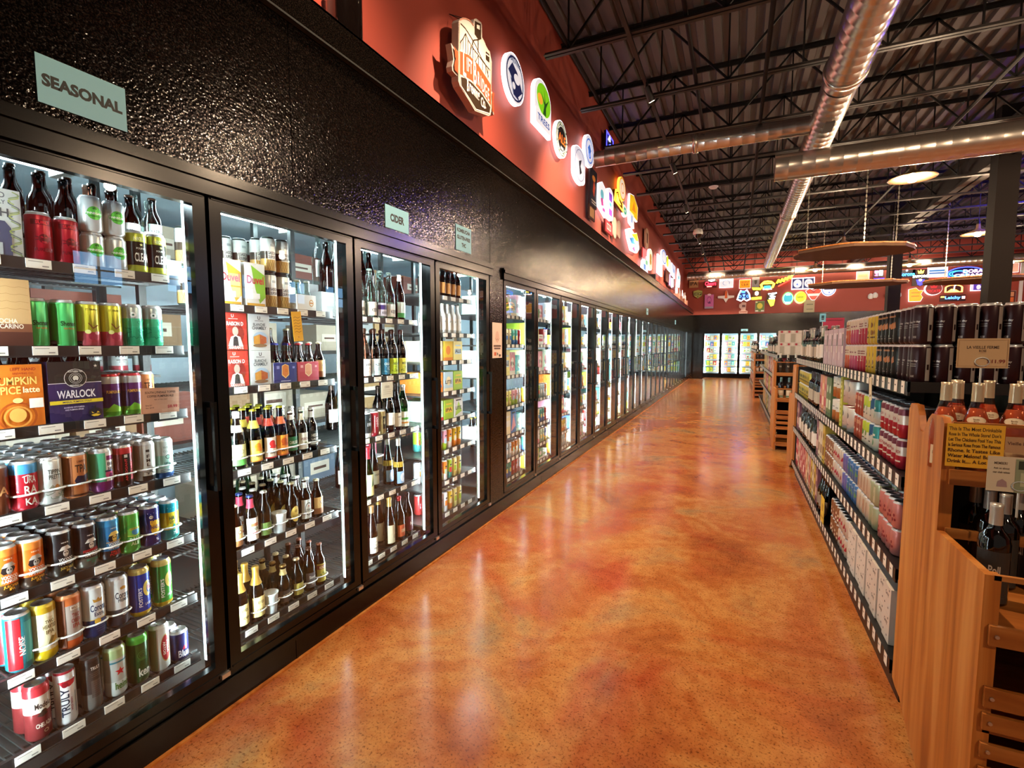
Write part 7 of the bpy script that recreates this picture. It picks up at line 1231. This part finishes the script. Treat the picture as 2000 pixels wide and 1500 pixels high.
F('neon_sign', 'orange arch neon above a hanging panel', (1845, 1881, 556, 571), 'arch', [('edge', '#ff7a3a', .8), ('p', [(-.7, -.8), (-.3, -.1), (.2, -.3), (.6, -.8)], '#ffb03a'), ('ln', [(.0, -.4), (.05, .7), (.2, .9)], .2, '#ffe6dc')], 'neon_tube', side='#401410', depth=.02)
F('neon_sign', 'blue and gold script neon low on the far wall', (1836, 1886, 576, 588), 'r', [('t', 'Leichy', 0, 0, 1.2, '#3a7aff', .6), ('r', -.95, .2, -.65, .6, '#ffb03a'), ('r', .7, -.3, .95, .5, '#ff8a8a')], 'neon_tube', side='#301020', depth=.02)
F('lit_sign', 'violet and white lit box left of the brown pillar', (1896, 1918, 550, 568), 'r', [('fill', '#e0dcff'), ('r', -.5, -.8, .9, .6, '#5a3ab8'), ('o', .4, -.2, .4, .5, '#f0f0ff')])
F('wooden_sign', 'orange and cream framed sign right of the brown pillar', (1957, 1984, 568, 592), 'r', [('fill', '#5a2a24'), ('r', -.7, .1, .7, .8, '#d9a07a'), ('r', -.7, -.8, .7, -.05, '#e0763a')], 'sign_print', depth=.04)
F('lit_sign', 'tan lit panel right of the brown pillar', (1962, 1990, 514, 532), 'r', [('fill', '#f2b59a')])
F('white_board', 'tall white upright board at the right of the far wall', (1992, 1999, 505, 592), 'r', [('fill', '#dfe6ea')], 'sign_print', depth=.05)
for i, (px, py) in enumerate(((1703, 578), (1712, 576), (1736, 576), (1758, 575))):
    x, z = onY(px, py, YF-.1); m = MB(); m.lathe([(.06, -.1), (.10, -.04), (.09, .06), (.03, .12)], 12); tag(put('ledge_ornament', m, 'plastic_white' if i != 2 else 'red_wall', loc=(x, YF+.12, z)), 'small white figure on the far wall near the pillar, %s from left' % ORD[i], 'ornament')
# blue area lights of the neon glow come from the tubes themselves
# --- cooler wall signs
def wsign(y0, y1, z0, z1, arts, label):
    card('aisle_sign', (XW+.004, (y0+y1)/2, z0), y1-y0, z1-z0, '#8fd4ea', arts, label, 'sign')
w, h = .228, .137
wsign(.762, .990, 2.203, 2.34, [('t', '*SEASONAL', 0, h*.5, .036, '#16201f', {'w': .205})], 'pale blue sign reading SEASONAL above the nearest cooler door')
wsign(2.30, 2.52, 2.18, 2.31, [('t', '*CIDER', 0, .065, .046, '#16201f', {'w': .13})], 'pale blue sign reading CIDER above the third cooler door')
wsign(3.08, 3.30, 2.19, 2.37, [('t', '*KOMBUCHA', 0, .145, .028, '#16201f', {'w': .19}), ('t', '*GLUTEN-FREE', 0, .095, .028, '#16201f', {'w': .19}), ('t', '*THC', 0, .045, .03, '#16201f', {'w': .06})], 'pale blue sign reading KOMBUCHA above the fourth cooler door')
for i, (px, py) in enumerate(((1264, 612), (1319, 631))):
    y, z = onX(px, py, XW); wsign(y-.12, y+.12, 2.19, 2.33, [('r', -.06, .06, .06, .08, '#20302f')], 'tiny pale blue sign above the long cooler bank, %s one' % ['nearer', 'farther'][i])
x, z = onY(1454, 646, YF-.01); card('aisle_sign', (x, YF-.01, z-.06), .28, .14, '#8fd4ea', [('t', 'BEER', 0, .07, .05, '#16201f', {'w': .14})], 'small pale blue sign above the far wall cooler doors', 'sign', rot=-pi/2)
x, z = onY(1607, 620, 5.95); card('aisle_sign', (x, 5.95, z-.045), .055, .085, '#7fc6de', [('r', -.012, .02, .012, .065, '#20404a')], 'small blue upright sign on a stem over the far bottles of the near shelving unit', 'sign', rot=-pi/2, clipstem=z-.045-1.347)
x, z = onY(1628, 632, 6.15); card('pink_sign', (x, 6.15, z-.055), .19, .115, '#b8304f', [('t', 'CHARDONNAY', 0, .09, .014, '#4a1020', {'w': .16})], 'crimson sign on a stem at the far end of the near shelving unit', 'sign', rot=-pi/2, clipstem=z-.055-1.347)
card('poster', (XW+.004, 3.745, 1.39), .185, .30, '#e6d3c2', [('o', 0, .18, .035, .05, '#d9b9a8'), ('ln', [(-.04, .17), (-.02, .15), (0, .165), (.02, .15), (.04, .17)], .004, '#a8806a'), ('r', -.07, .095, .07, .11, '#5a4038'), ('r', -.06, .075, .06, .088, '#5a4038'), ('r', -.06, .02, -.02, .05, '#c9603a'), ('p', [(-.005, .02), (.015, .035), (-.005, .05)], '#3a2a26'), ('r', .03, .012, .065, .03, '#3a2a26')], 'pale paper poster taped to the black post between the cooler banks', 'poster')
